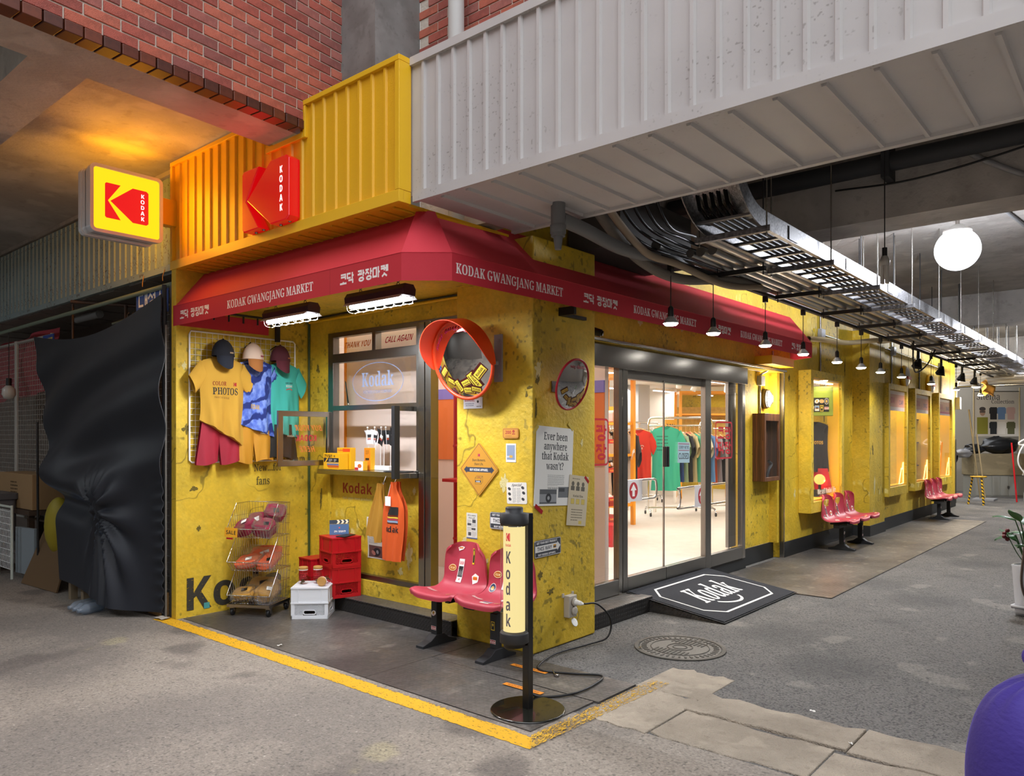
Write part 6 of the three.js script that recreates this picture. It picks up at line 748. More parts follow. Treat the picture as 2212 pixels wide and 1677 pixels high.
{
  const cols = [0xe6d9b0, 0xe0b84a, 0xf0e8da, 0x3a7a4a, 0xa8324a, 0x2f4a8a, 0x9cb08a, 0x2c2c30, 0xc9b88a, 0x4fae90, 0x8ab08c, 0xd0c8b0, 0x5a8ac0], nm = ['cream', 'yellow', 'white', 'green', 'crimson', 'navy', 'sage', 'black', 'sand', 'turquoise', 'pale green', 'beige', 'sky blue'];
  for (let i = 0; i < 13; i++) hung(nm[i] + ' t-shirt hanging edge-on among those on the front rack', 'shirts on the front rack', [7.84 + i * 0.051, 1.6, -3.5 + i * 0.06], PI / 2 - 0.86 + 0.25, gC, cloth(cols[i]));
  const c2 = [0xd2402a, 0xc8603a, 0x9a9aa0, 0x2c2c34, 0x4a4a52, 0x1f1f24, 0xe0608a, 0xd03a6a, 0x3c3c40], n2 = ['tomato red', 'rust', 'light grey', 'charcoal', 'slate', 'black', 'pink', 'magenta', 'dark grey'];
  for (let i = 0; i < 9; i++) hung(n2[i] + ' t-shirt hanging on the rack by the display side', 'shirts on the side rack', [8.85 + i * 0.058, 1.55, -3.02 + i * 0.068], PI / 2 - 0.86 + 0.25, gC, cloth(c2[i]));
  const c3 = [0xe8dcc0, 0x2a2a2c, 0x8a8a8c, 0xb89a6a, 0x3a3a3c, 0xd0d0cc, 0x5a5048, 0xe0c060], n3 = ['ivory', 'jet black', 'mid grey', 'khaki', 'graphite', 'silver grey', 'brown', 'butter yellow'];
  for (let i = 0; i < 8; i++) hung(n3[i] + ' t-shirt on the rack deeper in the shop', 'shirts on the rear rack', [9.8 + i * 0.075, 1.58, -5.65 + i * 0.088], PI / 2 - 0.86 + 0.2, gC, cloth(c3[i]));
  for (let i = 0; i < 5; i++) hung(['taupe', 'black', 'stone grey', 'white', 'coal grey'][i] + ' long shirt hanging behind the yellow shelf', 'shirts behind the yellow shelf', [6.3 + i * 0.07, 1.62, -3.55 + i * 0.08], PI / 2 - 0.86 + 0.3, gB, cloth([0xb9aa98, 0x26262a, 0x9a968e, 0xe2dfd8, 0x3a3a3e][i]));
}
{
  const sh = (label, pos, ry, w, h, dpt, ys, m) => { const t = T('shelving_unit', label, 'shelf', null, pos, ry); for (const x of [-w / 2, w / 2]) for (const z of [-dpt / 2, dpt / 2]) P('upright', bx(x - 0.03, 0, z - 0.03, x + 0.03, h, z + 0.03), m, t); for (const y of ys) P('shelf_board', bx(-w / 2, y, -dpt / 2, w / 2, y + 0.04, dpt / 2), m, t); P('top_bar', bx(-w / 2, h - 0.06, -dpt / 2 - 0.03, w / 2, h, dpt / 2 + 0.03), m, t); return t; };
  const mO = mat(0xe79a1c, 0.45);
  sh('orange yellow shelving unit near the doors', [6.1, 0.131, -3.3], 0.0, 0.5, 2.4, 0.5, [0.3, 1.1, 1.6], mO); const ys = sh('yellow shelving unit with wire mesh at the back of the shop', [12.0, 0.131, -4.6], -0.86, 1.2, 2.45, 0.5, [0.9, 1.4, 1.9], mO); P('mesh_panel', bx(-0.58, 0.6, -0.2, 0.58, 2.1, -0.17), mat(0xb89a4a, 0.8, { map: rep(texBrickGrain, 0.2) }), ys, 'brown mesh infill'); sh('white shelving unit with folded goods by the display side', [11.2, 0.131, -2.6], VW * 0.5, 1.3, 2.3, 0.45, [0.3, 0.9, 1.45, 2.0], mShopWhite);
  const q = (x, y, z, ry, w, n, f) => { for (let i = 0; i < n; i++) { const v = V3((i + 0.5) / n * w - w / 2, 0, 0).applyAxisAngle(V3(0, 1, 0), ry); f(i, [x + v.x, y, z + v.z], ry); } };
  q(11.2, 2.172, -2.6, VW * 0.5, 1.2, 8, (i, p, ry) => { const t = T('film_box', 'yellow carton in the row on top of the white shelving', 'box', 'yellow cartons on the white shelving', p, ry); P('carton', bx(-0.06, 0, -0.06, 0.06, 0.13, 0.06, 0.003), mat(0xf0a818, 0.5), t); P('label_card', bx(-0.04, 0.03, 0.06, 0.03, 0.09, 0.062), mPaper, t); });
  q(11.2, 1.622, -2.6, VW * 0.5, 1.1, 3, (i, p, ry) => { const t = M('folded_clothes', grid(16, 10, (u, v) => { const a = u * 2 * PI, b = v * PI, n = 1 + 0.25 * (fbm(u, v, 5, 3, 1500 + i) - 0.5); return [0.16 * Math.sin(b) * Math.cos(a) * n, 0.15 + 0.15 * Math.cos(b), 0.15 * Math.sin(b) * Math.sin(a) * n]; }), cloth(0xe6dccb), 'heap of cream clothes on the white shelving', 'clothes', 'heaps on the white shelving'); t.position.set(...p); t.rotation.y = ry; });
  q(6.1, 1.772, -3.3, 0, 0.44, 3, (i, p, ry) => { const t = M('folded_clothes', bx(-0.07, 0, -0.18, 0.07, [0.16, 0.1, 0.2][i], 0.18, 0.03), cloth([0xd0b0a8, 0xe0a020, 0xe6dccb][i]), ['pink', 'amber', 'cream'][i] + ' folded stack on the orange shelving unit', 'clothes'); t.position.set(...p); });
  // red wheeled cart with lettered shelves
  const c = T('red_cart', 'red wheeled display cart with lettered shelf edges by the doors', 'cart', null, [4.55, 0.131, -2.6], 0.0); const lt = texMat(canvasTex(512, 32, (g, w, h) => { g.fillStyle = '#b8202c'; g.fillRect(0, 0, w, h); for (let i = 0; i < 4; i++) txt(g, 'Kodak', 64 + i * 128, 16, 18, '#e8b84a'); }), 0.4);
  for (const y of [0.28, 0.55, 0.95, 1.35]) { P('shelf', bx(-0.5, y, -0.25, 0.45, y + 0.025, 0.25), mRed, c); const e = unitUV(bx(-0.5, y - 0.03, 0.25, 0.45, y + 0.03, 0.256)); P('shelf_edge', e, lt, c, 'red edge strip with yellow lettering'); } for (const x of [-0.48, 0.43]) for (const z of [-0.23, 0.23]) P('upright', bx(x - 0.02, 0.2, z - 0.02, x + 0.02, 1.4, z + 0.02), mRedDeep, c); for (const [x, z] of [[-0.4, 0.2], [0.4, 0.2], [0.4, -0.2]]) P('wheel', at(lathe([[0, -0.03], [0.09, -0.03], [0.115, -0.02], [0.115, 0.02], [0.09, 0.03], [0, 0.03]], 24), x, 0.116, z, 0, PI / 2), mat(0x6a2a2c, 0.5), c); P('chassis', bx(-0.5, 0.2, -0.25, 0.45, 0.26, 0.25), mRedDeep, c);
  for (let i = 0; i < 4; i++) { const b = T('disposable_camera', 'packed single-use camera on the red cart', 'camera', 'packed cameras on the red cart', [4.2 + i * 0.2, 1.108, -2.5]); P('case', bx(-0.06, 0, -0.03, 0.06, 0.11, 0.03, 0.01), mat(0x26221e, 0.4), b); P('front_label', bx(-0.05, 0.02, 0.03, 0.05, 0.07, 0.034), mat(0xe09a2a, 0.5), b); P('lens', at(new THREE.CylinderGeometry(0.024, 0.026, 0.02, 14), 0.015, 0.05, 0.038, 0, PI / 2), mat(0xd8d0c8, 0.3), b); }
  for (let i = 0; i < 3; i++) { const b = T('bagged_garment', 'clear bagged goods in a red tray on the red cart', 'bagged clothes', 'trays on the red cart', [4.22 + i * 0.26, 0.58, -2.5]); P('tray', [bx(-0.11, 0, -0.12, 0.11, 0.01, 0.12), bx(-0.11, 0, 0.11, 0.11, 0.07, 0.12), bx(-0.11, 0, -0.12, -0.1, 0.1, 0.12), bx(0.1, 0, -0.12, 0.11, 0.1, 0.12)], mRed, b); P('bag', grid(14, 10, (u, v) => { const a = u * 2 * PI, p = v * PI, n = 1 + 0.4 * (fbm(u, v, 5, 3, 1600 + i * 9) - 0.5); return [0.09 * Math.sin(p) * Math.cos(a) * n, 0.1 + 0.08 * Math.cos(p) * n, 0.1 * Math.sin(p) * Math.sin(a) * n]; }), mat(0xcfc0b4, 0.2, { clearcoat: 1 }), b); }
  crate('red plastic crate on the shop floor beside the red cart', [4.15, 0.131, -2.1], 0.1, mat(0xc81a22, 0.38), 0.3, 0.28);
  // high shelf with caps and price cards
  const hs = T('display_table', 'white display table with caps behind the front rack', 'table', null, [9.3, 0.131, -4.1]); P('table_top', bx(-1.0, 1.36, -0.35, 1.0, 1.4, 0.35), mShopWhite, hs); for (const x of [-0.95, 0.95]) for (const z of [-0.3, 0.3]) P('leg', bx(x - 0.025, 0, z - 0.025, x + 0.025, 1.36, z + 0.025), mShopWhite, hs); P('front_panel', bx(-1, 1.2, 0.33, 1, 1.36, 0.35), mShopWhite, hs);
  const cc = [0xe8dcb8, 0xf0ead8, 0xd0402a, 0xe0c030, 0xe8e0d0, 0xc83a2a]; for (let i = 0; i < 6; i++) { const t = T('baseball_cap', ['cream', 'ivory', 'red', 'yellow', 'off white', 'vermilion'][i] + ' cap lying on the display table', 'cap', 'caps on the display table', [8.5 + i * 0.3, 1.532, -3.95]); P('crown', new THREE.SphereGeometry(0.11, 16, 8, 0, PI * 2, 0, PI / 2), cloth(cc[i]), t); P('brim', at(new THREE.CylinderGeometry(0.09, 0.09, 0.012, 18), 0, 0.008, 0.12), cloth(cc[i]), t); }
  const card = (l, s, pos, w, h) => sign('price_card', l, 'sign', w, h, 0.004, 0.006, canvasTex(128, 96, (g, a, b) => { g.fillStyle = '#eaa81e'; g.fillRect(0, 0, a, b); txt(g, s, a / 2, b / 2, 50, '#2a241c', { width: 104 }); }), pos, VW * 0.5);
  card('yellow SALE card standing on the display table', 'SALE', [8.9, 1.66, -3.9], 0.36, 0.24); card('yellow 50% card hanging on the front rack', '50%', [8.05, 1.72, -3.3], 0.26, 0.26); card('yellow card among the backpacks', 'NEW', [8.0, 2.0, -4.6], 0.3, 0.24);
  const bp = T('backpack', 'blue backpack hanging beside the yellow cards', 'backpack', null, [7.75, 1.4, -4.6], 0.3); P('body', bx(-0.14, 0, -0.1, 0.14, 0.5, 0.1, 0.07), cloth(0x3a6ab0), bp); P('pocket', bx(-0.11, 0.05, 0.09, 0.11, 0.25, 0.14, 0.03), cloth(0x2c2c34), bp); P('loop', tube([[-0.03, 0.5, 0], [0, 0.56, 0], [0.03, 0.5, 0]], 0.008, 10, 5), mBlack, bp); P('stand', rod([0, -1.27, -0.13], [0, 0.6, -0.13], 0.015, 8), mChrome, bp);
  // wall niche, grey pier
  S('wall_inner', bx(12.2, 0.13, -8.2, 12.4, 2.72, -5.4), mShopWhite, 'cream partition deep in the shop', 'wall'); S('wall_inner', bx(10.6, 0.13, -5.9, 11.1, 2.72, -5.5), mat(0xb9babb, 0.8), 'pale grey pier deep in the shop', 'wall'); const n = T('wall_niche', 'grey wall niche with pipes deep in the shop', 'niche', null, [8.9, 1.35, -8.19]); P('back', bx(-0.5, 0, 0, 0.5, 1.0, 0.02), mat(0x9aa4ac, 0.7), n); for (const x of [0, 0.12, 0.24]) P('pipe', rod([x, 0, 0.06], [x, 1, 0.06], 0.04, 10), mGreyPlastic, n); P('clamp', rod([-0.4, 0.78, 0.08], [0.5, 0.78, 0.08], 0.03, 8), mGreyPlastic, n);
}
// ---------------------------------------------------------------- display windows in the alley wall
function showcase(label, x0, x1, y0, y1, zw, zf, k) {
  const t = SG('window_' + k, label, 'window'), fr = 0.1; const b = (...a) => P('frame', uvm(bx(...a, 0.006)), mYellow, t);
  b(x0, y0, zw, x0 + fr, y1, zf); b(x1 - fr, y0, zw, x1, y1, zf); b(x0 + fr, y1 - fr, zw, x1 - fr, y1, zf - 0.001); b(x0 + fr, y0, zw, x1 - fr, y0 + fr * 1.5, zf - 0.001);
  P('pane', bx(x0 + fr, y0 + 0.15, zf - 0.03, x1 - fr, y1 - fr, zf - 0.024), mGlass, t);
  const D = k === 2 ? 0.2 : k === 5 ? 0.5 : 0.16, zi = zf - D, mO = mat(0xf2bc24, 0.55); P('inner_side', bx(x1 - fr - 0.02, y0 + 0.15, zi, x1 - fr - 0.001, y1 - fr, zf - 0.035), mO, t, 'orange yellow inner side'); P('inner_floor', bx(x0 + fr, y0 + 0.151, zi, x1 - fr, y0 + 0.17, zf - 0.035), mO, t); P('inner_top', bx(x0 + fr, y1 - fr - 0.02, zi, x1 - fr, y1 - fr - 0.001, zf - 0.035), mO, t); 
  rectLight((x0 + x1) / 2, y1 - fr - 0.045, zf - 0.12, (x0 + x1) / 2, 0, zf - 0.12, (x1 - x0) * 0.7, 0.12, 26, 0xfff0cc, 'showcase_light'); P('lamp_strip', bx(x0 + 0.2, y1 - fr - 0.04, zf - 0.15, x1 - 0.2, y1 - fr - 0.021, zf - 0.09), glow(0xfff0d0, 3), t); return t;
}
showcase('deep yellow box display window with a mannequin outfit', 5.93, 7.3, 0.53, 2.43, -0.26, -0.09, 2);
const wn = ['first yellow box display window beyond the pier', 'yellow box display window with shelves', 'yellow box display window at the wall end'];
[[9.14, 10.4], [10.9, 12.2], [12.85, 14.2]].forEach(([a, c], i) => {
  const t = showcase(wn[i], a, c, 0.56, 2.42, -0.06, 0.05, 3 + i); const g = unitUV(bx(a + 0.1, 1.98, 0.012, c - 0.1, 2.31, 0.016)); P('banner', g, texMat(canvasTex(256, 72, (q, w, h) => { q.fillStyle = '#f6e4dc'; q.fillRect(0, 0, w, h); q.fillStyle = '#f0a890'; q.fillRect(0, 12, w, 46); txt(q, 'KODAK', 60, 34, 30, '#d8486a', { width: 80 }); txt(q, ['CAP', 'SPACE', 'BAG'][i], 200, 40, 24, '#4a5a8a', { width: 70 }); q.fillStyle = '#d03a7a'; if (i === 2) q.fillRect(0, 56, w, 8); })), t, 'pink striped banner behind the glass');
  P('light_line', [rod([c - 0.42, 0.72, 0.0], [c - 0.13, 0.74, 0.0], 0.008, 6), rod([c - 0.13, 0.74, 0], [c - 0.13, 1.1, 0], 0.008, 6), rod([c - 0.42, 0.72, 0], [c - 0.25, 1.0, 0], 0.008, 6), rod([c - 0.25, 1.0, 0], [c - 0.2, 0.98, 0], 0.008, 6), rod([c - 0.2, 0.98, 0], [c - 0.13, 1.1, 0], 0.008, 6)], glow(0xffd27a, 6), t, 'warm white neon line in a corner');
});
{
  const sh = T('glass_shelf_set', 'dark shelves in the display window with goods', 'shelf', null, [11.6, 0.56, -0.3]); for (const y of [0.42, 0.86, 1.3]) P('shelf_board', bx(-0.55, y, -0.2, 0.52, y + 0.02, 0.15), mDark, sh);
  const gc = [0x3a5a3a, 0xa02c4a, 0x2c2c30, 0x6a4a2a, 0x8a2a3a]; for (let i = 0; i < 5; i++) { const o = M('round_cap', new THREE.SphereGeometry(0.1, 14, 8, 0, PI * 2, 0, PI / 2), cloth(gc[i]), ['dark green', 'crimson', 'black', 'brown', 'wine red'][i] + ' cap on the lowest display shelf', 'cap', 'caps in the display window'); o.position.set(11.2 + i * 0.19, 1.002, -0.25); }
  for (let i = 0; i < 4; i++) { const o = T('film_box', 'small orange carton on the middle display shelf', 'box', 'cartons in the display window', [11.12 + i * 0.2, 1.442, -0.2]); P('carton', bx(-0.06, 0, -0.04, 0.06, 0.09, 0.04, 0.003), mat(0xe8942a, 0.5), o); P('clip', at(new THREE.TorusGeometry(0.03, 0.006, 6, 14), 0, 0.11, 0), mBlack, o); }
  const sn = M('striped_sneaker', grid(16, 10, (u, v) => { const a = u * 2 * PI, b = v * PI; return [0.16 * Math.cos(b), 0.05 + 0.05 * Math.sin(b) * Math.sin(a) + 0.03 * (1 - v), 0.06 * Math.sin(b) * Math.cos(a)]; }), mat(0x4a4a4e, 0.6), 'grey patterned shoe on the top display shelf', 'shoe'); sn.position.set(11.2, 1.885, -0.2);
  // outfit in the single window
  const o = T('display_outfit', 'black tank top over red shorts hung in the display window', 'outfit', null, [6.98, 2.26, -0.42], -1.0); P('tank_top', teeGeo({ w: 0.42, h: 0.72, sl: -0.1, drop: 0.05, ph: 3 }).geo.clone().translate(0, -0.5, 0), cloth(0x1f2026), o); P('shorts', shortsGeo({ w: 0.46, h: 0.32, ph: 1 }).translate(0, -1.17, 0.02), cloth(0xb01f30), o, 'red shorts with white print'); const g = new THREE.PlaneGeometry(0.2, 0.08); g.translate(0.02, -0.8, 0.09); P('print', g, printMat(128, 48, (q) => txt(q, 'PHOTOS', 64, 24, 40, '#d8a83a', { width: 120 })), o); P('chain', [rod([-0.15, 0.03, 0], [-0.15, -0.5, 0], 0.006, 5), rod([0.15, 0.03, 0], [0.15, -0.5, 0], 0.006, 5)], mDark, o);
  const b = T('printed_bag', 'olive tote bag with stickers hung on chains in the display window', 'bag', null, [6.86, 1.84, -0.33], -1.0); P('body', bx(-0.22, 0, -0.02, 0.22, 0.42, 0.02, 0.01), cloth(0x8a9a3a), b); P('patch', bx(-0.1, 0.06, 0.02, 0.16, 0.26, 0.024), texMat(stickTex), b); P('strap', [rod([-0.15, 0.4, 0], [-0.15, 0.58, 0], 0.008, 5), rod([0.12, 0.4, 0], [0.12, 0.58, 0], 0.008, 5)], mDark, b);
  const l = T('table_lamp', 'small lamp with glowing amber globe in the display window', 'lamp', null, [6.8, 0.701, -0.27]); P('stand', bx(-0.14, 0, -0.05, 0.14, 0.1, 0.05, 0.004), mBlack, l, 'black block with white words'); P('socket', rod([0, 0.1, 0], [0, 0.17, 0], 0.02, 10), mBlack, l); P('globe', at(new THREE.SphereGeometry(0.075, 20, 14), 0, 0.24, 0), glow(0xffb050, 2.5), l); const pl = new THREE.PointLight(0xffa040, 0.5); pl.position.set(6.8, 0.92, -0.19); pl.name = 'globe_light'; scene.add(pl);
  const w = new THREE.PlaneGeometry(0.8, 0.14); const wl = M('window_lettering', w, printMat(512, 90, (q) => txt(q, 'We sell Kodak life', 256, 45, 64, '#f0ead8', { width: 480 })), 'white words along the foot of the single display window', 'lettering'); wl.position.set(6.62, 0.8, -0.112);
}
// ---------------------------------------------------------------- niche: bulkhead lamp, conduit, wooden case
{
  const l = T('bulkhead_lamp', 'oval caged bulkhead lamp in the yellow niche', 'lamp', null, [5.1, 2.02, -0.4]); P('body', at(lathe([[0, 0], [0.1, 0], [0.1, 0.05], [0.09, 0.06], [0, 0.06]], 28).scale(0.8, 1, 1.25), 0, 0, 0, 0, PI / 2), mat(0x6a5a3a, 0.4, { metalness: 0.4 }), l); P('lens', at(new THREE.SphereGeometry(0.085, 20, 12).scale(0.8, 1.22, 0.6), 0, 0, 0.06), glow(0xfff6e6, 5), l); P('guard', [at(new THREE.TorusGeometry(0.09, 0.006, 6, 28).scale(0.8, 1.22, 1), 0, 0, 0.075), tube([[-0.068, 0, 0.07], [-0.04, 0, 0.115], [0, 0, 0.125], [0.04, 0, 0.115], [0.068, 0, 0.07]], 0.005, 14, 5), tube([[0, -0.1, 0.07], [0, -0.06, 0.115], [0, 0, 0.125], [0, 0.06, 0.115], [0, 0.1, 0.07]], 0.005, 14, 5)], mSteelDark, l); const pl = new THREE.PointLight(0xfff2de, 1.5); pl.position.set(5.1, 2.02, -0.2); pl.shadow.radius = 4; pl.name = 'bulkhead_light'; scene.add(pl);
  M('conduit', [tube([[4.98, 2.6, -0.23], [4.98, 2.42, -0.235], [4.97, 2.36, -0.3], [4.96, 2.31, -0.375], [4.96, 2.24, -0.38]], 0.014, 24, 8), rod([4.96, 2.24, -0.385], [4.96, 1.83, -0.385], 0.014, 8)], mSteel, 'steel conduit down to the bulkhead lamp', 'conduit'); M('junction_box', bx(4.9, 2.18, -0.4, 5.02, 2.3, -0.34, 0.006), mGreyPlastic, 'grey junction box above the bulkhead lamp', 'box');
  const c = T('wooden_case', 'dark wooden glazed wall case in the yellow niche', 'case', null, [5.015, 1.0, -0.4]), W = 0.245, H = 0.83; const mW = mWood; const b = (n, ...a) => P(n, uvm(bx(...a, 0.003)), mW, c); b('side_panel', -W, 0, 0, -W + 0.02, H, 0.145); b('side_panel', W - 0.02, 0, 0, W, H, 0.145); b('top_panel', -W, H - 0.02, 0, W, H, 0.145); b('bottom_panel', -W, 0, 0, W, 0.02, 0.145); b('back_panel', -W, 0, 0, W, H, 0.01); for (const a of [[-W, 0, 0.13, -W + 0.045, H, 0.155], [W - 0.045, 0, 0.13, W, H, 0.155], [-W, H - 0.09, 0.13, W, H, 0.155], [-W, 0, 0.13, W, 0.05, 0.155]]) b('door_frame', ...a); P('pane', bx(-W + 0.045, 0.05, 0.14, W - 0.045, H - 0.09, 0.143), mGlass, c);
  const k = T('bottle_candle', 'white bottle and dark strap inside the wooden case', 'bottle', null, [4.9, 1.022, -0.33]); P('bottle', lathe([[0, 0], [0.035, 0], [0.035, 0.5], [0.02, 0.56], [0.014, 0.6], [0, 0.6]], 20).translate(0, 0.1, 0), mat(0xd8d4cc, 0.4), k); P('block', bx(-0.05, 0, -0.04, 0.1, 0.1, 0.04), mWood, k); P('strap', tube([[0, 0.0, 0.05], [0.06, 0.12, 0.06], [0.16, 0.18, 0.05], [0.1, 0.22, 0.04]], 0.02, 20, 6), mDark, k);
}
benchUnit('red three seat bench with stickers below the single display window', [7.0, 0.008, 0.1], FX, [-0.48, 0, 0.48], [-0.42, 0.42]); benchUnit('red three seat bench with stickers near the wall end', [12.1, 0, 0.28], FX, [-0.48, 0, 0.48], [-0.42, 0.42]);
// ---------------------------------------------------------------- overhead: lamp track, pendants, cable tray, pipes
S('lamp_track', bx(1.0, 2.92, 0.43, 16.5, 2.95, 0.47), mDark, 'dark lamp track along the alley', 'track');
const pendX = [1.17, 1.92, 3.06, 4.1, 5.24, 6.21, 7.11, 8.24, 10.19, 12.28, 14.9], pendL = ['beside the corner pillar', 'above the ramp mat', 'in front of the sliding doors', 'near the far awning end', 'before the wooden case niche', 'before the single display window', 'before the pier edge', 'just before the yellow pier', 'above the first window beyond the pier', 'above the far red bench', 'beyond the end of the yellow wall'];
pendX.forEach((x, i) => {
  const t = T('pendant_lamp', 'bare reflector bulb pendant on black cord ' + pendL[i], 'lamp', 'pendant bulbs along the alley', [x, 2.42, 0.45]);
  P('ceiling_cup', bx(-0.022, 0.44, -0.022, 0.022, 0.5, 0.022, 0.005), mBlack, t); P('cord', rod([0, 0.12, 0], [0, 0.44, 0], 0.004, 6), mBlack, t); P('socket', lathe([[0, 0.16], [0.012, 0.155], [0.022, 0.14], [0.024, 0.075], [0, 0.07]], 16), mBlack, t);
  P('bulb', lathe([[0.02, 0.075], [0.035, 0.06], [0.058, 0.03], [0.06, 0.02]], 22), mat(0xdadfe4, 0.2, { metalness: 0.5 }), t); P('bulb_face', lathe([[0.06, 0.02], [0.045, 0.004], [0, 0]], 22), glow(0xfffaf0, 22), t, 'glowing bulb face');
  const l = new THREE.SpotLight(0xfbfaf4, 3.6, 0, 1.35, 0.6); l.position.set(x, 2.41, 0.45); l.target.position.set(x, 0, 0.3); l.shadow.radius = 3; l.castShadow = true; l.name = 'pendant_light'; scene.add(l, l.target);
});
[[9.27, 'above the first window beyond the pier'], [10.98, 'above the window with shelves'], [12.86, 'above the last display window'], [14.2, 'at the end of the yellow wall']].forEach(([x, w]) => { const t = T('track_spotlight', 'black flared track spotlight, unlit, ' + w, 'lamp', 'black track spotlights', [x, 2.72, 0.45]); P('stem', rod([0, 0.08, 0], [0, 0.2, 0], 0.02, 8), mBlack, t); P('shade', at(new THREE.CylinderGeometry(0.035, 0.1, 0.15, 4, 1, true), 0, 0.0, 0, PI / 4, 0.3), mBlack, t); P('bracket', bx(-0.06, 0.02, -0.01, -0.04, 0.12, 0.01), mBlack, t); });
{
  const t = T('cable_tray', 'galvanised ladder cable tray running above the alley', 'cable tray'), x0 = 0.85, x1 = 17, z0 = 0.93, z1 = 1.33;
  for (const z of [z0, z1]) P('side_rail', [uvm(bx(x0, 2.97, z - 0.004, x1, 3.09, z + 0.004)), uvm(bx(x0, 2.97, Math.min(z, z === z0 ? z + 0.03 : z - 0.03), x1, 2.976, Math.max(z, z === z0 ? z + 0.03 : z - 0.03)))], mGalv, t);
  for (let x = x0 + 0.15; x < x1; x += 0.27) P('rung', bx(x - 0.018, 2.985, z0, x + 0.018, 3.005, z1), mGalv, t);
  const arc = (z) => { const p = []; for (let i = 0; i <= 10; i++) { const a = i / 10 * PI / 2; p.push([x0 - 0.55 * Math.sin(a), 0.55 * (1 - Math.cos(a))]); } const s = []; p.forEach(([x, y]) => s.push([x, 2.97 + y])); for (let i = 10; i >= 0; i--) { const a = i / 10 * PI / 2; s.push([x0 - 0.43 * Math.sin(a), 3.09 + 0.43 * (1 - Math.cos(a))]); } return at(ext(shape(s), 0.008), 0, 0, z - 0.004); };
  P('elbow', uvm(arc(z0)), mGalv, t); P('elbow', uvm(arc(z1)), mGalv, t); P('elbow_plate', grid(10, 2, (u, v) => { const a = u * PI / 2; return [x0 - 0.47 * Math.sin(a), 3.05 + 0.47 * (1 - Math.cos(a)), lerp(z0, z1, v)]; }), mGalv, t); for (const a of [0.35, 0.9, 1.4]) P('rung', at(bx(-0.02, -0.008, z0, 0.02, 0.008, z1), x0 - 0.5 * Math.sin(a), 3.0 + 0.5 * (1 - Math.cos(a)), 0), mGalv, t); P('riser', [bx(0.3, 3.52, z0 - 0.004, 0.42, 4.05, z0 + 0.004), bx(0.3, 3.52, z1 - 0.004, 0.42, 4.05, z1 + 0.004)], mGalv, t);
  for (let k = 0; k < 5; k++) P('cable', tube([[16, 3.02, 1.0 + k * 0.05], [8, 3.02, 1.02 + k * 0.05], [1.2, 3.03, 1.0 + k * 0.05], [0.6, 3.15, 1.0 + k * 0.05], [0.42, 3.5, 1.0 + k * 0.045], [0.4, 4.0, 1.0 + k * 0.04]], 0.016, 50, 6), mBlack, t);
  for (let x = 0.8; x < 17; x += 1.32) { P('strut', [uvm(bx(x - 0.02, 2.925, 0.85, x + 0.02, 2.968, 1.4, 0.003))], mGalv, t); P('hanger_rod', rod([x, 2.9, 1.37], [x, 4.06, 1.37], 0.006, 6), mSteel, t); P('hanger_rod', rod([x, 2.9, 0.88], [x, 4.06, 0.88], 0.006, 6), mSteel, t); P('splice_plate', bx(x + 0.5, 2.98, z1 + 0.005, x + 0.68, 3.08, z1 + 0.009), mGalv, t); }
}
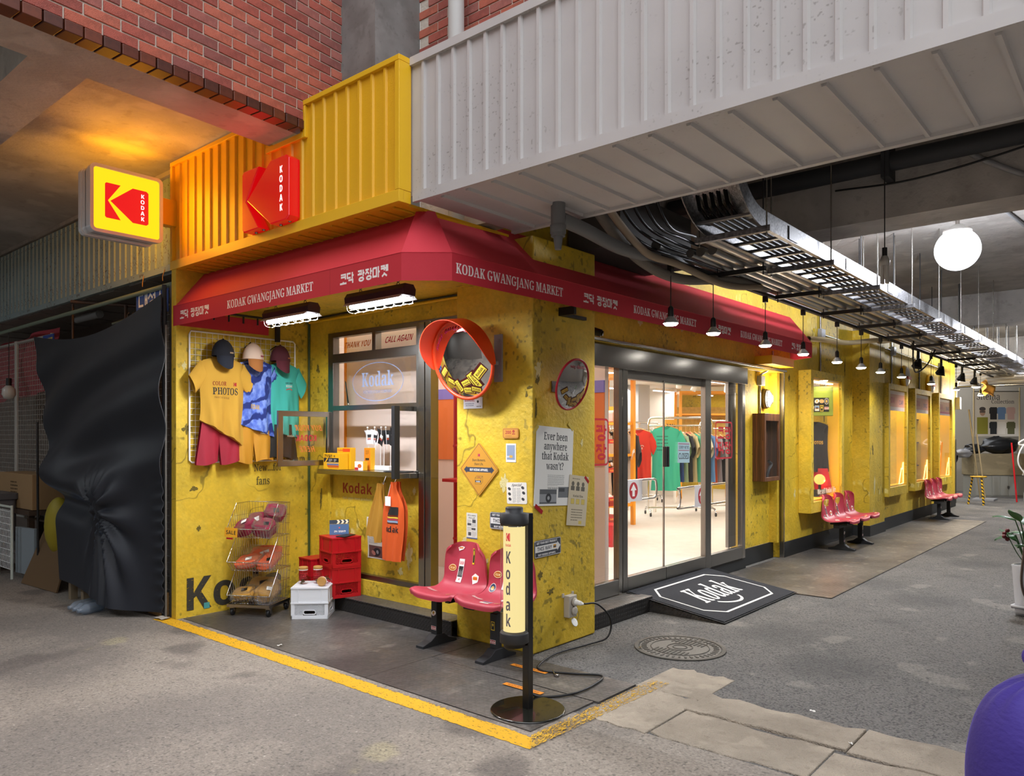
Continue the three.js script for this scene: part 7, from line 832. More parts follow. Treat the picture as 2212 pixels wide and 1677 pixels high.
{
  const mP = metal(0x9d9c99, 0.35), mI = mat(0x7b756d, 0.8, { bumpMap: rep(bumpPlaster, 0.15), bumpScale: 0.003 });
  [[0.9, 0.86, 0.055, 3.02, 'thick'], [1.3, 0.74, 0.04, 3.0, 'second'], [1.3, 0.64, 0.04, 3.0, 'third'], [1.3, 0.55, 0.035, 3.0, 'fourth'], [1.1, 0.36, 0.045, 3.06, 'innermost']].forEach(([x, z, r, y, n]) => M('overhead_pipe', [rod([x, y, z], [17, y, z], r, 14)], mP, n + ' steel pipe running under the alley ceiling beside the tray', 'pipe', 'pipes under the alley ceiling'));
  for (let i = 0; i < 11; i++) { const x = 1.9 + i * 1.35; const t = T('pipe_bracket', 'black channel bracket carrying the overhead pipes', 'bracket', 'pipe brackets', [x, 2.93, 0.7]); P('channel', bx(-0.02, -0.02, -0.22, 0.02, 0.02, 0.22), mBlack, t); for (const z of [-0.2, 0.2]) P('hanger_rod', rod([0, -0.05, z], [0, 1.12, z], 0.006, 6), mDark, t); }
  M('drain_pipe', [rod([-0.45, 2.985, 0.56], [-0.45, 2.78, 0.56], 0.045, 14), at(lathe([[0.03, 0], [0.05, 0.0], [0.05, 0.05], [0.03, 0.05]], 14), -0.45, 2.8, 0.56), rod([-0.45, 2.78, 0.56], [-0.45, 2.7, 0.56], 0.03, 10, 0.02), tube([[-0.42, 2.9, 0.55], [-0.1, 2.9, 0.52], [0.4, 2.88, 0.48], [1.0, 2.93, 0.42], [1.8, 3.05, 0.3]], 0.045, 40, 10)], mat(0x6e6f70, 0.7), 'grey wrapped drain pipe coming out of the gantry soffit', 'pipe');
  M('wrapped_pipe', [tube([[0.1, 3.3, 0.35], [0.35, 3.05, 0.4], [0.8, 2.86, 0.42], [1.4, 2.83, 0.42], [2.1, 2.92, 0.5], [3, 2.98, 0.5]], 0.04, 50, 10)], mI, 'dark cloth wrapped pipe sagging above the awning', 'pipe'); M('wrapped_pipe', [tube([[-0.05, 3.4, 0.45], [0.2, 3.12, 0.5], [0.65, 2.9, 0.52], [1.2, 2.9, 0.5], [2.0, 2.86, 0.52], [2.7, 2.94, 0.55]], 0.028, 50, 8)], mat(0x9a8a76, 0.8), 'beige wrapped hose sagging above the awning', 'pipe');
  M('cable_bundle', [0, 1, 2, 3, 4, 5].map((i) => tube([[0.1 + i * 0.08, 3.5, 0.3 + i * 0.06], [0.5 + i * 0.05, 3.2 - i * 0.02, 0.25 + i * 0.08], [0.9 + i * 0.1, 3.0 + i * 0.03, 0.3 + i * 0.05], [1.8, 3.0 + i * 0.02, 0.35 + i * 0.05], [3.5, 3.02, 0.4 + i * 0.02]], 0.012, 40, 6)), mBlack, 'tangle of black cables above the awning', 'cables');
  M('dark_pipe', [rod([2.36, 3.735, -0.2], [2.36, 3.735, 6.58], 0.075, 16), bx(2.27, 3.6, 1.7, 2.47, 3.9, 1.76)], mat(0x2c2d30, 0.6), 'thick dark pipe along the face of the concrete beam', 'pipe'); M('cable', [tube([[2.45, 3.62, 1.3], [2.42, 3.58, 1.9], [2.44, 3.66, 2.6], [2.46, 3.8, 3.2]], 0.008, 30, 6)], mBlack, 'thin black cable drooping below the dark pipe', 'cable'); M('conduit', [tube([[2.48, 3.98, 2.2], [2.48, 3.75, 2.25], [2.48, 3.55, 2.5], [2.48, 3.4, 2.75]], 0.022, 20, 8), bx(2.4, 3.26, 2.65, 2.52, 3.44, 2.95)], mGreyPlastic, 'grey conduit and box on the face of the concrete beam', 'conduit');
  M('duct_box', uvm(bx(0.75, 3.02, -0.24, 1.9, 3.45, 0.25)), mat(0x4a4643, 0.8), 'dark boxed duct above the awning', 'duct');
}
{
  const g = T('globe_lamp', 'large round white globe lamp hanging from the alley ceiling', 'lamp', null, [4.62, 3.45, 1.82]); P('globe', new THREE.SphereGeometry(0.21, 32, 20), glow(0xf4f8ff, 5), g); P('collar', lathe([[0, 0.25], [0.05, 0.25], [0.09, 0.22], [0.13, 0.2], [0.13, 0.16], [0, 0.16]], 24), mWhite, g); P('stem', rod([0, 0.24, 0], [0, 0.59, 0], 0.02, 10), mSteel, g); P('loop_cable', tube([[0, 0.4, 0], [-0.12, 0.56, -0.1], [-0.24, 0.5, -0.2], [-0.28, 0.36, -0.24], [-0.2, 0.34, -0.18], [-0.16, 0.5, -0.12], [-0.18, 0.6, -0.14]], 0.007, 40, 6), mDark, g);
  const l = new THREE.PointLight(0xf2f6ff, 26); l.position.set(4.62, 3.45, 1.82); l.shadow.radius = 8; l.castShadow = true; l.name = 'globe_light'; scene.add(l);
  const g2 = copy(g, 'round white globe lamp farther along the alley', [13.6, 3.5, 1.9]); const l2 = new THREE.PointLight(0xf2f6ff, 40); l2.position.set(13.6, 3.5, 1.9); l2.shadow.radius = 8; l2.castShadow = true; l2.name = 'globe_light'; scene.add(l2);
  const c = T('spiral_bulb', 'unlit compact fluorescent bulb hanging on a cord', 'lamp', null, [1.76, 2.66, 1.86]); for (const [x, z] of [[-0.016, -0.016], [0.016, -0.016], [-0.016, 0.016], [0.016, 0.016]]) P('tube', rod([x, 0, z], [x, 0.14, z], 0.011, 8), mat(0xc9c6c0, 0.3), c); P('ballast', lathe([[0, 0.13], [0.035, 0.13], [0.036, 0.165], [0.02, 0.2], [0, 0.2]], 20), mat(0xb5b2ac, 0.4), c); P('socket', rod([0, 0.2, 0], [0, 0.26, 0], 0.018, 10), mBlack, c); P('cord', rod([0, 0.26, 0], [0, 1.4, 0], 0.004, 6), mBlack, c);
  const h = T('ceiling_heater', 'grey louvred heater hung below the concrete beam', 'heater', null, [3.95, 3.62, 0.8], 0.5); P('housing', bx(-0.4, 0, -0.12, 0.4, 0.16, 0.12, 0.006), mat(0xa9a59f, 0.45, { metalness: 0.4 }), h); for (let i = 0; i < 6; i++) P('slat', bx(-0.32, 0.02 + i * 0.02, 0.12, 0.2, 0.03 + i * 0.02, 0.128), mDark, h); P('hanger', rod([-0.3, 0.16, 0], [-0.3, 0.45, 0], 0.008), mSteel, h); P('hanger', rod([0.3, 0.16, 0], [0.3, 0.45, 0], 0.008), mSteel, h);
  M('ceiling_conduit', [tube([[4.9, 4.03, 2.0], [6.2, 4.03, 2.15], [8.5, 4.03, 2.35], [10.9, 4.0, 2.6], [11.15, 3.9, 2.62], [11.16, 3.5, 2.62]], 0.02, 40, 8)], mGreyPlastic, 'grey conduit across the alley ceiling to the globe lamp', 'conduit');
}
// wall-side fittings
{
  M('conduit', [rod([6.75, 3.27, -0.245], [6.75, 2.44, -0.245], 0.014, 8), rod([6.75, 2.99, -0.24], [8.28, 2.99, -0.24], 0.012, 8)], mSteel, 'steel conduit above the single display window', 'conduit'); M('junction_box', bx(6.68, 2.92, -0.26, 6.84, 3.06, -0.2, 0.006), mGreyPlastic, 'grey junction box above the single display window', 'box');
  for (const [x, n] of [[9.7, 'first window beyond the pier'], [11.65, 'window with shelves'], [13.5, 'last display window']]) M('conduit', [rod([x, 3.2, -0.045], [x, 2.42, -0.045], 0.014, 8)], mSteel, 'upright steel conduit above the ' + n, 'conduit'); M('conduit', [rod([9.2, 3.0, -0.04], [13.6, 2.96, -0.04], 0.012, 8)], mSteel, 'level steel conduit joining the upright conduits', 'conduit'); for (const [x, n] of [[9.75, 'near the pier'], [13.4, 'near the wall end']]) M('junction_box', bx(x - 0.07, 2.92, -0.06, x + 0.07, 3.06, 0.0, 0.006), mGreyPlastic, 'grey junction box on the upper yellow wall ' + n, 'box');
  M('bent_hose', [tube([[5.5, 2.78, 0.02], [6.3, 2.84, 0.0], [7.1, 2.88, 0.02], [7.9, 2.98, 0.12], [8.5, 3.05, 0.3]], 0.035, 40, 8), tube([[8.1, 2.99, 0.18], [8.5, 3.05, 0.3], [8.9, 3.1, 0.42]], 0.05, 12, 8)], mat(0xcdb98c, 0.75), 'pale bent hose along the wall above the display window', 'hose');
  M('hanging_cable', [tube([[8.3, 3.0, 0.6], [8.5, 2.7, 0.55], [8.9, 2.55, 0.5], [9.4, 2.7, 0.55], [9.8, 3.0, 0.6]], 0.012, 30, 6)], mBlack, 'black cable drooping in a loop under the pipes', 'cable');
  for (const [x, y, n] of [[10.45, 2.6, 'between the display windows'], [12.4, 2.57, 'by the last display window']]) { const t = T('oval_sign', 'small oval film sign on the wall ' + n, 'sign', 'oval signs', [x, y, -0.05]); P('disc', at(new THREE.SphereGeometry(0.2, 20, 12).scale(1, 1, 0.35), 0, 0, 0.03), mYellowTrim, t); P('face', at(new THREE.SphereGeometry(0.17, 20, 12).scale(0.9, 1, 0.3), 0, 0, 0.06), mat(0xd8d4cc, 0.4), t); P('red_band', bx(-0.12, -0.05, 0.1, 0.12, 0.0, 0.118), mRed, t); }
  const s = T('security_camera', 'small black dome security camera above the doors beside the pillar', 'camera', null, [0.93, 2.44, -0.24]); P('mount', bx(-0.03, -0.06, -0.02, 0.03, 0.08, 0.02, 0.004), mWhite, s); P('body', rod([0, 0, 0.02], [0.06, -0.05, 0.16], 0.035, 14, 0.03), mBlack, s); P('lens', rod([0.06, -0.05, 0.16], [0.065, -0.054, 0.172], 0.022, 12), metal(0x333333, 0.1), s);
  const f = T('flood_lamp', 'glowing gooseneck flood lamp at the end of the yellow wall', 'lamp', null, [15.1, 2.5, 0.1]); P('arm', tube([[0, -0.1, -0.15], [0.0, 0.25, -0.12], [0.06, 0.3, 0.05], [0.1, 0.24, 0.2]], 0.018, 20, 8), mWhite, f); P('head', at(lathe([[0, 0.1], [0.05, 0.09], [0.1, 0.0]], 18), 0.1, 0.14, 0.22), mGreyPlastic, f); P('lens', at(lathe([[0.09, 0.0], [0.06, -0.03], [0, -0.04]], 18), 0.1, 0.15, 0.22), glow(0xfff2d8, 14), f); P('box', bx(-0.08, -0.35, -0.16, 0.08, -0.08, -0.06, 0.006), mGreyPlastic, f); const l = new THREE.PointLight(0xffeac8, 9); l.position.set(15.2, 2.5, 0.36); l.shadow.radius = 4; l.name = 'flood_light'; scene.add(l);
}
// ---------------------------------------------------------------- far end of the alley
S('wall_far', uvm(bx(20.4, 0, -8, 20.6, 4.1, 7)), mat(0x9a958c, 0.85), 'pale grey wall closing the far end of the alley', 'wall'); S('wall_stall', bx(15.6, 0, -4.2, 20.4, 4.1, -4.0), mat(0x85807a, 0.8), 'grey back wall of the stall beyond the shop', 'wall');
{
  const b = T('fabric_banner', 'fabric clothing banner hung at the far stall', 'banner', null, [19.6, 1.55, 0.1], -0.9); P('sheet', solid((u, v) => [(u - 0.5) * 1.15, v * 1.2, 0.015 * Math.sin(u * 9) * (1 - v)], 16, 10, 0.004).geo, texMat(canvasTex(384, 400, (g, w, h) => { g.fillStyle = '#cfcac2'; g.fillRect(0, 0, w, h); txt(g, 'Shema', 120, 46, 74, '#2c2a2e', { font: 'serif', weight: 'normal', width: 210 }); txt(g, 'Collection', 246, 92, 46, '#2c2a2e', { font: 'serif', weight: 'normal', width: 200 }); g.fillStyle = '#8d8a34'; g.fillRect(20, 230, 96, 150); g.fillStyle = '#b08f7a'; g.beginPath(); g.ellipse(68, 180, 26, 38, 0, 0, 7); g.fill(); g.fillStyle = '#4a4648'; g.beginPath(); g.ellipse(68, 156, 28, 18, 0, 0, 7); g.fill(); g.fillRect(44, 176, 48, 12); [['#2c2c30', 136, 140], ['#6a88b4', 206, 140], ['#c8a8a4', 286, 140], ['#2c3034', 136, 270], ['#dcd8d2', 206, 270], ['#5a5a3c', 286, 270]].forEach(([c, x, y]) => { g.fillStyle = c; g.fillRect(x, y, 60, 110); g.fillRect(x - 8, y + 8, 76, 50); }); }), 0.8), b); P('pole', rod([-0.62, 1.2, 0], [0.62, 1.2, 0], 0.012, 8), mSteelDark, b); P('post', rod([-0.6, -1.55, 0], [-0.6, 1.3, 0], 0.02, 8), mat(0xb9a884, 0.6), b); P('post', rod([0.6, -1.55, 0], [0.6, 1.3, 0], 0.02, 8), mat(0xb9a884, 0.6), b);
  const s = T('market_counter', 'cream and grey market counter with folding doors at the alley end', 'counter', null, [19.0, 0, 0.2], -0.9); P('upper_board', bx(-0.75, 0.55, -0.3, 0.95, 1.1, 0.3, 0.01), mat(0xcfc3a0, 0.7, { map: rep(texConcrete, 1.5) }), s, 'cream painted upper board'); P('lower_body', bx(-0.72, 0, -0.28, 0.93, 0.55, 0.27), mat(0x8a8a84, 0.6), s); for (let i = 0; i < 8; i++) P('door_panel', bx(-0.7 + i * 0.203, 0.03, 0.27, -0.7 + i * 0.203 + 0.19, 0.52, 0.285, 0.004), mat(0x8f8f89, 0.6), s); P('padlock', bx(0.08, 0.22, 0.285, 0.12, 0.28, 0.31), mSteelDark, s);
  const lumpy = (w, h, d, sd) => grid(24, 14, (u, v) => { const a = u * 2 * PI, b2 = v * PI, n = 1 + 0.8 * (fbm(u, v, 5, 4, sd) - 0.5); return [w * Math.sin(b2) * Math.cos(a) * n, Math.max(0, h + h * Math.cos(b2) * n), d * Math.sin(b2) * Math.sin(a) * n]; });
  for (const [x, y, z, w, l, m] of [[18.95, 1.1, 0.25, 0.5, 'big black plastic sack on the market counter', mat(0x17181a, 0.3)], [18.6, 1.1, -0.25, 0.3, 'small black plastic sack on the market counter', mat(0x1c1d20, 0.3)], [18.3, 1.0, -0.45, 0.25, 'clear grey plastic sack beside the market counter', mat(0x8a8a8c, 0.25)]]) { const o = M('plastic_sack', lumpy(w, w * 0.42, w * 0.6, 1700 + w * 100), m, l, 'sack'); o.position.set(x, y, z); o.rotation.y = -0.9; }
  M('support_rod', [rod([17.2, 0, 0.1], [16.9, 2.2, -0.1], 0.018, 8)], mat(0x8a7a5a, 0.6), 'thin leaning wooden pole before the counter', 'pole'); M('support_rod', [rod([17.35, 0, 0.18], [17.2, 1.6, 0.02], 0.018, 8)], mat(0x9a8a6a, 0.6), 'short leaning wooden pole before the counter', 'pole'); M('flat_plate', bx(17.0, 0, -0.05, 17.6, 0.04, 0.4), mGreyPlastic, 'flat grey base of the leaning poles', 'base');
  const st = T('striped_stool', 'tall stool wrapped in yellow and black striped tape', 'stool', null, [15.75, 0, 0.28]); const stripe = texMat(canvasTex(64, 256, (g, w, h) => { g.fillStyle = '#e0b01c'; g.fillRect(0, 0, w, h); g.fillStyle = '#22201a'; for (let i = -2; i < 10; i++) { g.beginPath(); g.moveTo(0, i * 32); g.lineTo(w, i * 32 + 28); g.lineTo(w, i * 32 + 42); g.lineTo(0, i * 32 + 14); g.fill(); } }), 0.5); P('seat', lathe([[0, 0.62], [0.16, 0.62], [0.17, 0.635], [0.16, 0.65], [0, 0.65]], 24), stripe, st); for (const a of [0.4, 2.5, 4.6]) P('leg', rod([Math.cos(a) * 0.12, 0.62, Math.sin(a) * 0.12], [Math.cos(a) * 0.2, 0, Math.sin(a) * 0.2], 0.02, 8), stripe, st);
  const gs = T('garment_steamer', 'white upright garment steamer with board', 'steamer', null, [17.6, 0, 1.08], -0.9); P('base', lathe([[0, 0], [0.16, 0], [0.15, 0.2], [0.11, 0.3], [0, 0.32]], 24), mWhite, gs); P('board', solid((u, v) => [(u - 0.5) * (0.42 - 0.16 * Math.sin(v * PI)), 0.62 + v * 0.75, 0.02 * Math.sin(u * PI)], 12, 14, 0.02).geo, mat(0xd8d3c8, 0.7), gs); P('hanger', tube([[-0.3, 1.36, 0], [-0.2, 1.46, 0], [0, 1.5, 0], [0.2, 1.46, 0], [0.3, 1.36, 0], [0, 1.33, 0]], 0.02, 30, 8, true), mWhite, gs); P('pole', rod([-0.0, 0.3, -0.03], [0, 1.55, -0.03], 0.018, 8), mSteel, gs); P('head', lathe([[0, 0.03], [0.11, 0.03], [0.11, 0.0], [0.05, -0.06], [0.03, -0.14], [0, -0.14]], 20).translate(0, 1.68, 0), mWhite, gs); P('hose', tube([[-0.05, 1.55, 0.04], [-0.3, 1.2, 0.06], [-0.34, 0.9, 0.06], [-0.15, 0.6, 0.06], [0, 0.32, 0.04]], 0.018, 30, 8), mWhite, gs); M('red_pole', rod([17.1, 0, 0.85], [17.05, 1.4, 0.75], 0.018, 8), mRed, 'thin red pole beside the garment steamer', 'pole');
  const bs = sign('blue_sign', 'dark blue shop sign at the stall beyond the wall end', 'sign', 0.55, 0.6, 0.01, 0.05, canvasTex(128, 140, (g, w, h) => { g.fillStyle = '#26305e'; g.fillRect(0, 0, w, h); txt(g, 'TV9', 44, 112, 26, '#e8e8ee'); hangul(g, '고', 84, 100, 24, 24, 4, '#e8e8ee'); }), [17.0, 2.3, -0.85], -0.9);
  const fan = T('wall_fan', 'round dark fan in the stall beyond the wall end', 'fan', null, [17.0, 1.75, -0.85], -0.9); P('cage', [new THREE.TorusGeometry(0.2, 0.012, 6, 28), new THREE.TorusGeometry(0.12, 0.006, 5, 24), ...[0, 1, 2, 3, 4, 5].map((i) => at(rod([-0.2, 0, 0], [0.2, 0, 0], 0.004, 4), 0, 0, 0.02, 0, 0, i * PI / 6))], mDark, fan); for (let i = 0; i < 4; i++) P('blade', at(ext(shape([[0, 0], [0.06, 0.02], [0.09, 0.14], [0.02, 0.17]]), 0.004), 0, 0, -0.02, 0, 0, i * PI / 2), mGreyPlastic, fan); P('plate', bx(-0.27, -0.27, -0.06, 0.27, 0.24, -0.04), mat(0xa9a6a0, 0.6), fan); P('stand', rod([0, -1.75, -0.08], [0, -0.2, -0.08], 0.02), mDark, fan);
  for (let i = 0; i < 4; i++) { const g = hung(['black patterned', 'dark floral', 'brown', 'grey'][i] + ' dress hanging beyond the end of the yellow wall', 'dresses beyond the wall end', [16.2 + i * 0.16, 1.35, -0.4 - i * 0.12], 0.8, gA, cloth([0x2a262c, 0x3a3438, 0x5a3a2c, 0x6a6468][i])); } M('dress_rail', [rod([15.9, 1.47, -0.2], [17.2, 1.47, -1.1], 0.014, 8), rod([15.9, 0, -0.2], [15.9, 1.47, -0.2], 0.014, 8), rod([17.2, 0, -1.1], [17.2, 1.47, -1.1], 0.014, 8)], mSteelDark, 'steel rail carrying the dark dresses', 'rail');
  const cv = T('canvas_canopy', 'pale folded market canopy at the far end', 'canopy', null, [18.0, 2.75, 1.5]); for (let i = 0; i < 6; i++) P('fold', slab([[-1.5 + i * 0.1, i * 0.09, -2.2], [-1.4 + i * 0.1, i * 0.09 + 0.06, -2.2], [-1.4 + i * 0.1, i * 0.09 + 0.06, 4], [-1.5 + i * 0.1, i * 0.09, 4]], 0.02), mat(0xa49c8e, 0.85), cv); P('pole', rod([-1.5, -0.01, -2.2], [-1.5, -0.01, 4], 0.03, 8), mSteel, cv); P('leg', rod([-1.5, -2.75, 3.8], [-1.5, 0, 3.8], 0.03, 8), mSteel, cv);
  M('draped_cloth', solid((u, v) => [15.6 + u * 1.1, 2.75 - v * 0.3 + 0.12 * u + 0.05 * Math.sin(u * 12), 0.35 + 0.08 * Math.sin(v * 6 + u * 5) + v * 0.1], 18, 8, 0.006).geo, cloth(0xc08a34), 'ochre cloth draped from the overhead pipes at the wall end', 'cloth');
}
// ---------------------------------------------------------------- plant and purple bundle at the right
{
  const t = T('potted_plant', 'leafy plant with dark red buds in a tall white pot', 'plant', null, [3.7, 0, 2.52]); P('pot', [at(lathe([[0, 0], [0.1, 0], [0.11, 0.06], [0.105, 0.08], [0.13, 0.42], [0.135, 0.44], [0.12, 0.44], [0.1, 0.4], [0, 0.4]], 4), 0, 0, 0, 0.5)], mat(0xdfe2ea, 0.4), t, 'white tapered pot'); P('saucer', at(lathe([[0, 0.05], [0.135, 0.06], [0.14, 0.09], [0.12, 0.09]], 4), 0, 0, 0, 0.5), mat(0xdfe2ea, 0.4), t);
  const leaf = solid((u, v) => { const w = 0.055 * Math.sin(PI * Math.pow(v, 0.8)); return [(u - 0.5) * 2 * w, 0.03 * Math.sin(v * 2.4) - 0.02 * Math.abs(u - 0.5), v * 0.17]; }, 6, 10, 0.0015).geo, mL = mat(0x2f5a2c, 0.4), mL2 = mat(0x49703a, 0.4);
  for (let i = 0; i < 14; i++) { const a = i * 2.4, h = 0.5 + rr(0, 0.34), st = P('stem', tube([[0, 0.38, 0], [Math.cos(a) * 0.05, h * 0.8, Math.sin(a) * 0.05], [Math.cos(a) * 0.1, h, Math.sin(a) * 0.1]], 0.005, 8, 5), mL, t); const l = P('leaf', leaf, i % 3 ? mL : mL2, t); l.position.set(Math.cos(a) * 0.1, h, Math.sin(a) * 0.1); l.rotation.set(rr(-0.5, 0.5), -a + PI / 2, 0, 'YXZ'); }
  for (let i = 0; i < 4; i++) P('bud', at(new THREE.SphereGeometry(0.018, 8, 6), -0.12 + rr(-0.03, 0.03), 0.66 + i * 0.025, -0.14 + rr(-0.02, 0.02)), mat(0x6a1a22, 0.5), t, 'dark red bud'); P('flower_stem', tube([[0, 0.4, 0], [-0.07, 0.55, -0.08], [-0.12, 0.7, -0.14]], 0.004, 10, 5), mL, t); M('hanging_strap', [tube([[3.62, 0.6, 2.5], [3.6, 0.3, 2.48], [3.66, 0.12, 2.52], [3.72, 0.14, 2.56]], 0.01, 20, 6)], mat(0x6a5a52, 0.6), 'grey brown strap looped beside the white pot', 'strap');
  const b = T('purple_bundle', 'purple velvet bundle tied at the neck', 'bundle', null, [-0.87, 0, 3.09]); b.scale.set(0.95, 0.94, 0.95); const mV = mat(0x3a2a86, 0.7, { sheen: 1, sheenColor: new THREE.Color(0x9a8cff), sheenRoughness: 0.35, bumpMap: rep(bumpPlaster, 0.5), bumpScale: 0.004 });
  const prof = (v) => [[0.16, 0], [0.26, 0.06], [0.285, 0.2], [0.29, 0.38], [0.26, 0.54], [0.2, 0.65], [0.12, 0.71], [0.05, 0.735]][v]; const cur = new THREE.CatmullRomCurve3([0, 1, 2, 3, 4, 5, 6, 7].map((i) => V3(prof(i)[0], prof(i)[1], 0)));
  P('body', grid(72, 40, (u, v) => { const p = cur.getPoint(v), a = u * 2 * PI, k = sstep(0.55, 1, v), r = p.x * (1 + k * 0.1 * Math.sin(a * 11 + 2 * Math.sin(a * 3)) + 0.04 * (fbm(u, v, 4, 3, 1800) - 0.5)); return [r * Math.cos(a), p.y, r * Math.sin(a)]; }), mV, b); P('top_flare', grid(60, 16, (u, v) => { const a = u * 2 * PI, r = (0.045 + 0.06 * Math.sin(v * 2.6)) * (1 + 0.15 * v * Math.sin(a * 5)); return [r * Math.cos(a), 0.73 + v * 0.12 + 0.015 * v * Math.sin(a * 3), r * Math.sin(a)]; }), mV, b); P('tie', at(new THREE.TorusGeometry(0.048, 0.008, 8, 24), 0, 0.735, 0, 0, PI / 2), mat(0x2a1c6a, 0.7), b);
}
// ---------------------------------------------------------------- the neighbouring stall on the left
S('wall_neighbour', uvm(bx(-0.2, 0, -12, -0.1, 3.9, -3.05)), mat(0x7a7068, 0.85), 'brown grey back wall of the neighbouring stall', 'wall'); S('wall_street_end', bx(-9, 0, -13.2, 0, 4, -13), mat(0x8a847d, 0.85), 'grey wall closing the covered street', 'wall');
{ const c = SG('ceiling_stall', 'grey corrugated metal ceiling of the neighbouring stall', 'ceiling'); for (let i = 0; i < 20; i++) P('sheet', bx(-1.03, 2.99 + (i % 2) * 0.012, -3.1 - (i + 1) * 0.35, -0.15, 3.005 + (i % 2) * 0.012, -3.1 - i * 0.35), mat(0x8a8580, 0.6), c); }
{
  const t = M('black_tarpaulin', solid((u, v) => {
    const z0 = -3.07 + 0.03 * v, z1 = lerp(-6.15, -4.5, Math.pow(v, 1.1)), z = lerp(z0, z1, u), kn = Math.hypot((u - 0.38) * 1.5, v - 0.68), ang = Math.atan2(v - 0.68, (u - 0.38) * 1.5);
    const fold = 0.03 * Math.sin(v * 26 - u * 9 + 3 * Math.sin(u * 3)) * sstep(0.02, 0.2, v) * (1 - sstep(0.5, 0.64, v)) + 0.045 * Math.sin(ang * 13) * sstep(0.5, 0.05, kn) * sstep(0.0, 0.1, kn) * sstep(0.5, 0.7, v) - 0.16 * Math.exp(-(((v - 0.7) / 0.05) ** 2)) * sstep(0.35, 0.7, u) + 0.012 * Math.sin(v * 160) * sstep(0.1, 0.0, u) * sstep(0.5, 0.7, v);
    const y = lerp(lerp(2.76, 2.66, u) - 0.17 * Math.sin(PI * u), lerp(0.05, 0.22, u) - 0.02 * Math.sin(u * 7), v); return [-1.22 - 0.3 * Math.pow(v, 1.6) * sstep(0, 0.35, u) - 0.12 * Math.exp(-(((v - 0.62) / 0.1) ** 2)) * sstep(0.1, 0.4, u) - fold, y, z]; }, 90, 110, 0.006).geo, mat(0x1d2028, 0.5, { sheen: 0.8, sheenColor: new THREE.Color(0x667488), sheenRoughness: 0.5 }), 'black tarpaulin sheet draped over the neighbouring stall', 'tarpaulin');
  M('tarp_post', [rod([-1.17, 0, -3.12], [-1.17, 2.85, -3.12], 0.02, 8)], mDark, 'black post at the right edge of the tarpaulin', 'post'); M('stall_pipe', [rod([-1.15, 2.82, -9.5], [-1.12, 2.86, -3.1], 0.022, 8)], mat(0x7a8a78, 0.5), 'greenish rail along the top of the stall', 'rail'); M('stall_pipe', [rod([-1.1, 2.98, -5.4], [-0.5, 2.9, -4.6], 0.018, 8), rod([-0.75, 2.93, -4.9], [-0.75, 2.3, -4.9], 0.018, 8), rod([-1.05, 2.97, -5.5], [-1.05, 2.6, -5.5], 0.012, 6)], mat(0x5a4436, 0.6), 'rusty frame bars above the tarpaulin', 'frame'); M('angle_post', [bx(-1.135, 0, -3.1, -1.1, 2.85, -3.06), bx(-1.19, 0, -3.075, -1.175, 2.5, -3.06)], mat(0x7d7a76, 0.5, { metalness: 0.5 }), 'grey perforated angle post beside the yellow wall', 'post');
  const wg = []; for (let i = -5; i <= 40; i++) wg.push(rod([-1.02, 0.3 + i * 0.06, -3.6], [-1.02, 0.3 + i * 0.06, -3.08], 0.002, 4)); for (let i = 0; i <= 9; i++) wg.push(rod([-1.02, 0, -3.6 + i * 0.057], [-1.02, 2.7, -3.6 + i * 0.057], 0.002, 4)); M('wire_grid', wg, mWhite, 'white wire grid behind the tarpaulin edge', 'wire grid');
  const grid2 = (label, z0, z1, x) => { const w = [], g = T('wire_grid_screen', label, 'wire grid', null, [x, 0.55, (z0 + z1) / 2]), h = (z1 - z0) / 2; for (let i = 0; i <= 36; i++) w.push(rod([0, i * 0.06, -h], [0, i * 0.06, h], 0.003, 4)); const n = Math.round(h * 2 / 0.06); for (let i = 0; i <= n; i++) w.push(rod([0, 0, -h + i * 0.06], [0, 2.16, -h + i * 0.06], 0.003, 4)); P('wire_mesh', w, mat(0xb0aca4, 0.5), g); P('frame', [rod([0, 0, -h], [0, 2.2, -h], 0.02, 8), rod([0, 0, h], [0, 2.2, h], 0.02, 8), rod([0, 0, -h], [0, 0, h], 0.016, 8), rod([0, 2.18, -h], [0, 2.18, h], 0.016, 8)], mat(0xb0aca4, 0.5), g); };
  grid2('wire grid shutter beside the tarpaulin', -7.6, -6.4, -0.95); grid2('wire grid shutter at the far side of the stall', -9.2, -7.65, -0.95);
  sign('blue_sign', 'blue hanging sign with white characters above the tarpaulin', 'sign', 0.62, 0.24, 0, 0.01, canvasTex(256, 100, (g, w, h) => { g.fillStyle = '#3a55a0'; g.fillRect(0, 0, w, h); hangul(g, '대성사', 22, 10, 78, 56, 9, '#f0f0ee'); hangul(g, '여성의류합니다', 30, 74, 28, 20, 3, '#e8e8e8'); }), [-1.1, 2.76, -3.5], FX); M('sign_string', [tube([[-1.09, 3.02, -3.28], [-1.1, 2.96, -3.3], [-1.1, 2.92, -3.3]], 0.004, 8, 5), tube([[-1.09, 3.02, -3.7], [-1.1, 2.95, -3.7], [-1.1, 2.92, -3.7]], 0.004, 8, 5)], mat(0xb98a4a, 0.7), 'tan strings holding the blue sign', 'string');
  sign('blue_sign', 'blue hanging sign with yellow and white characters beside the tarpaulin', 'sign', 0.34, 0.4, 0, 0.01, canvasTex(192, 224, (g, w, h) => { g.fillStyle = '#2f4a98'; g.fillRect(0, 0, w, h); hangul(g, '전제품', 10, 20, 58, 58, 9, '#d8b83a'); hangul(g, '제일사', 40, 104, 46, 44, 6, '#f0f0ee'); hangul(g, '잠바 바지 남방', 8, 168, 27, 30, 4, '#f0f0ee'); }), [-1.0, 2.52, -6.35], FX);
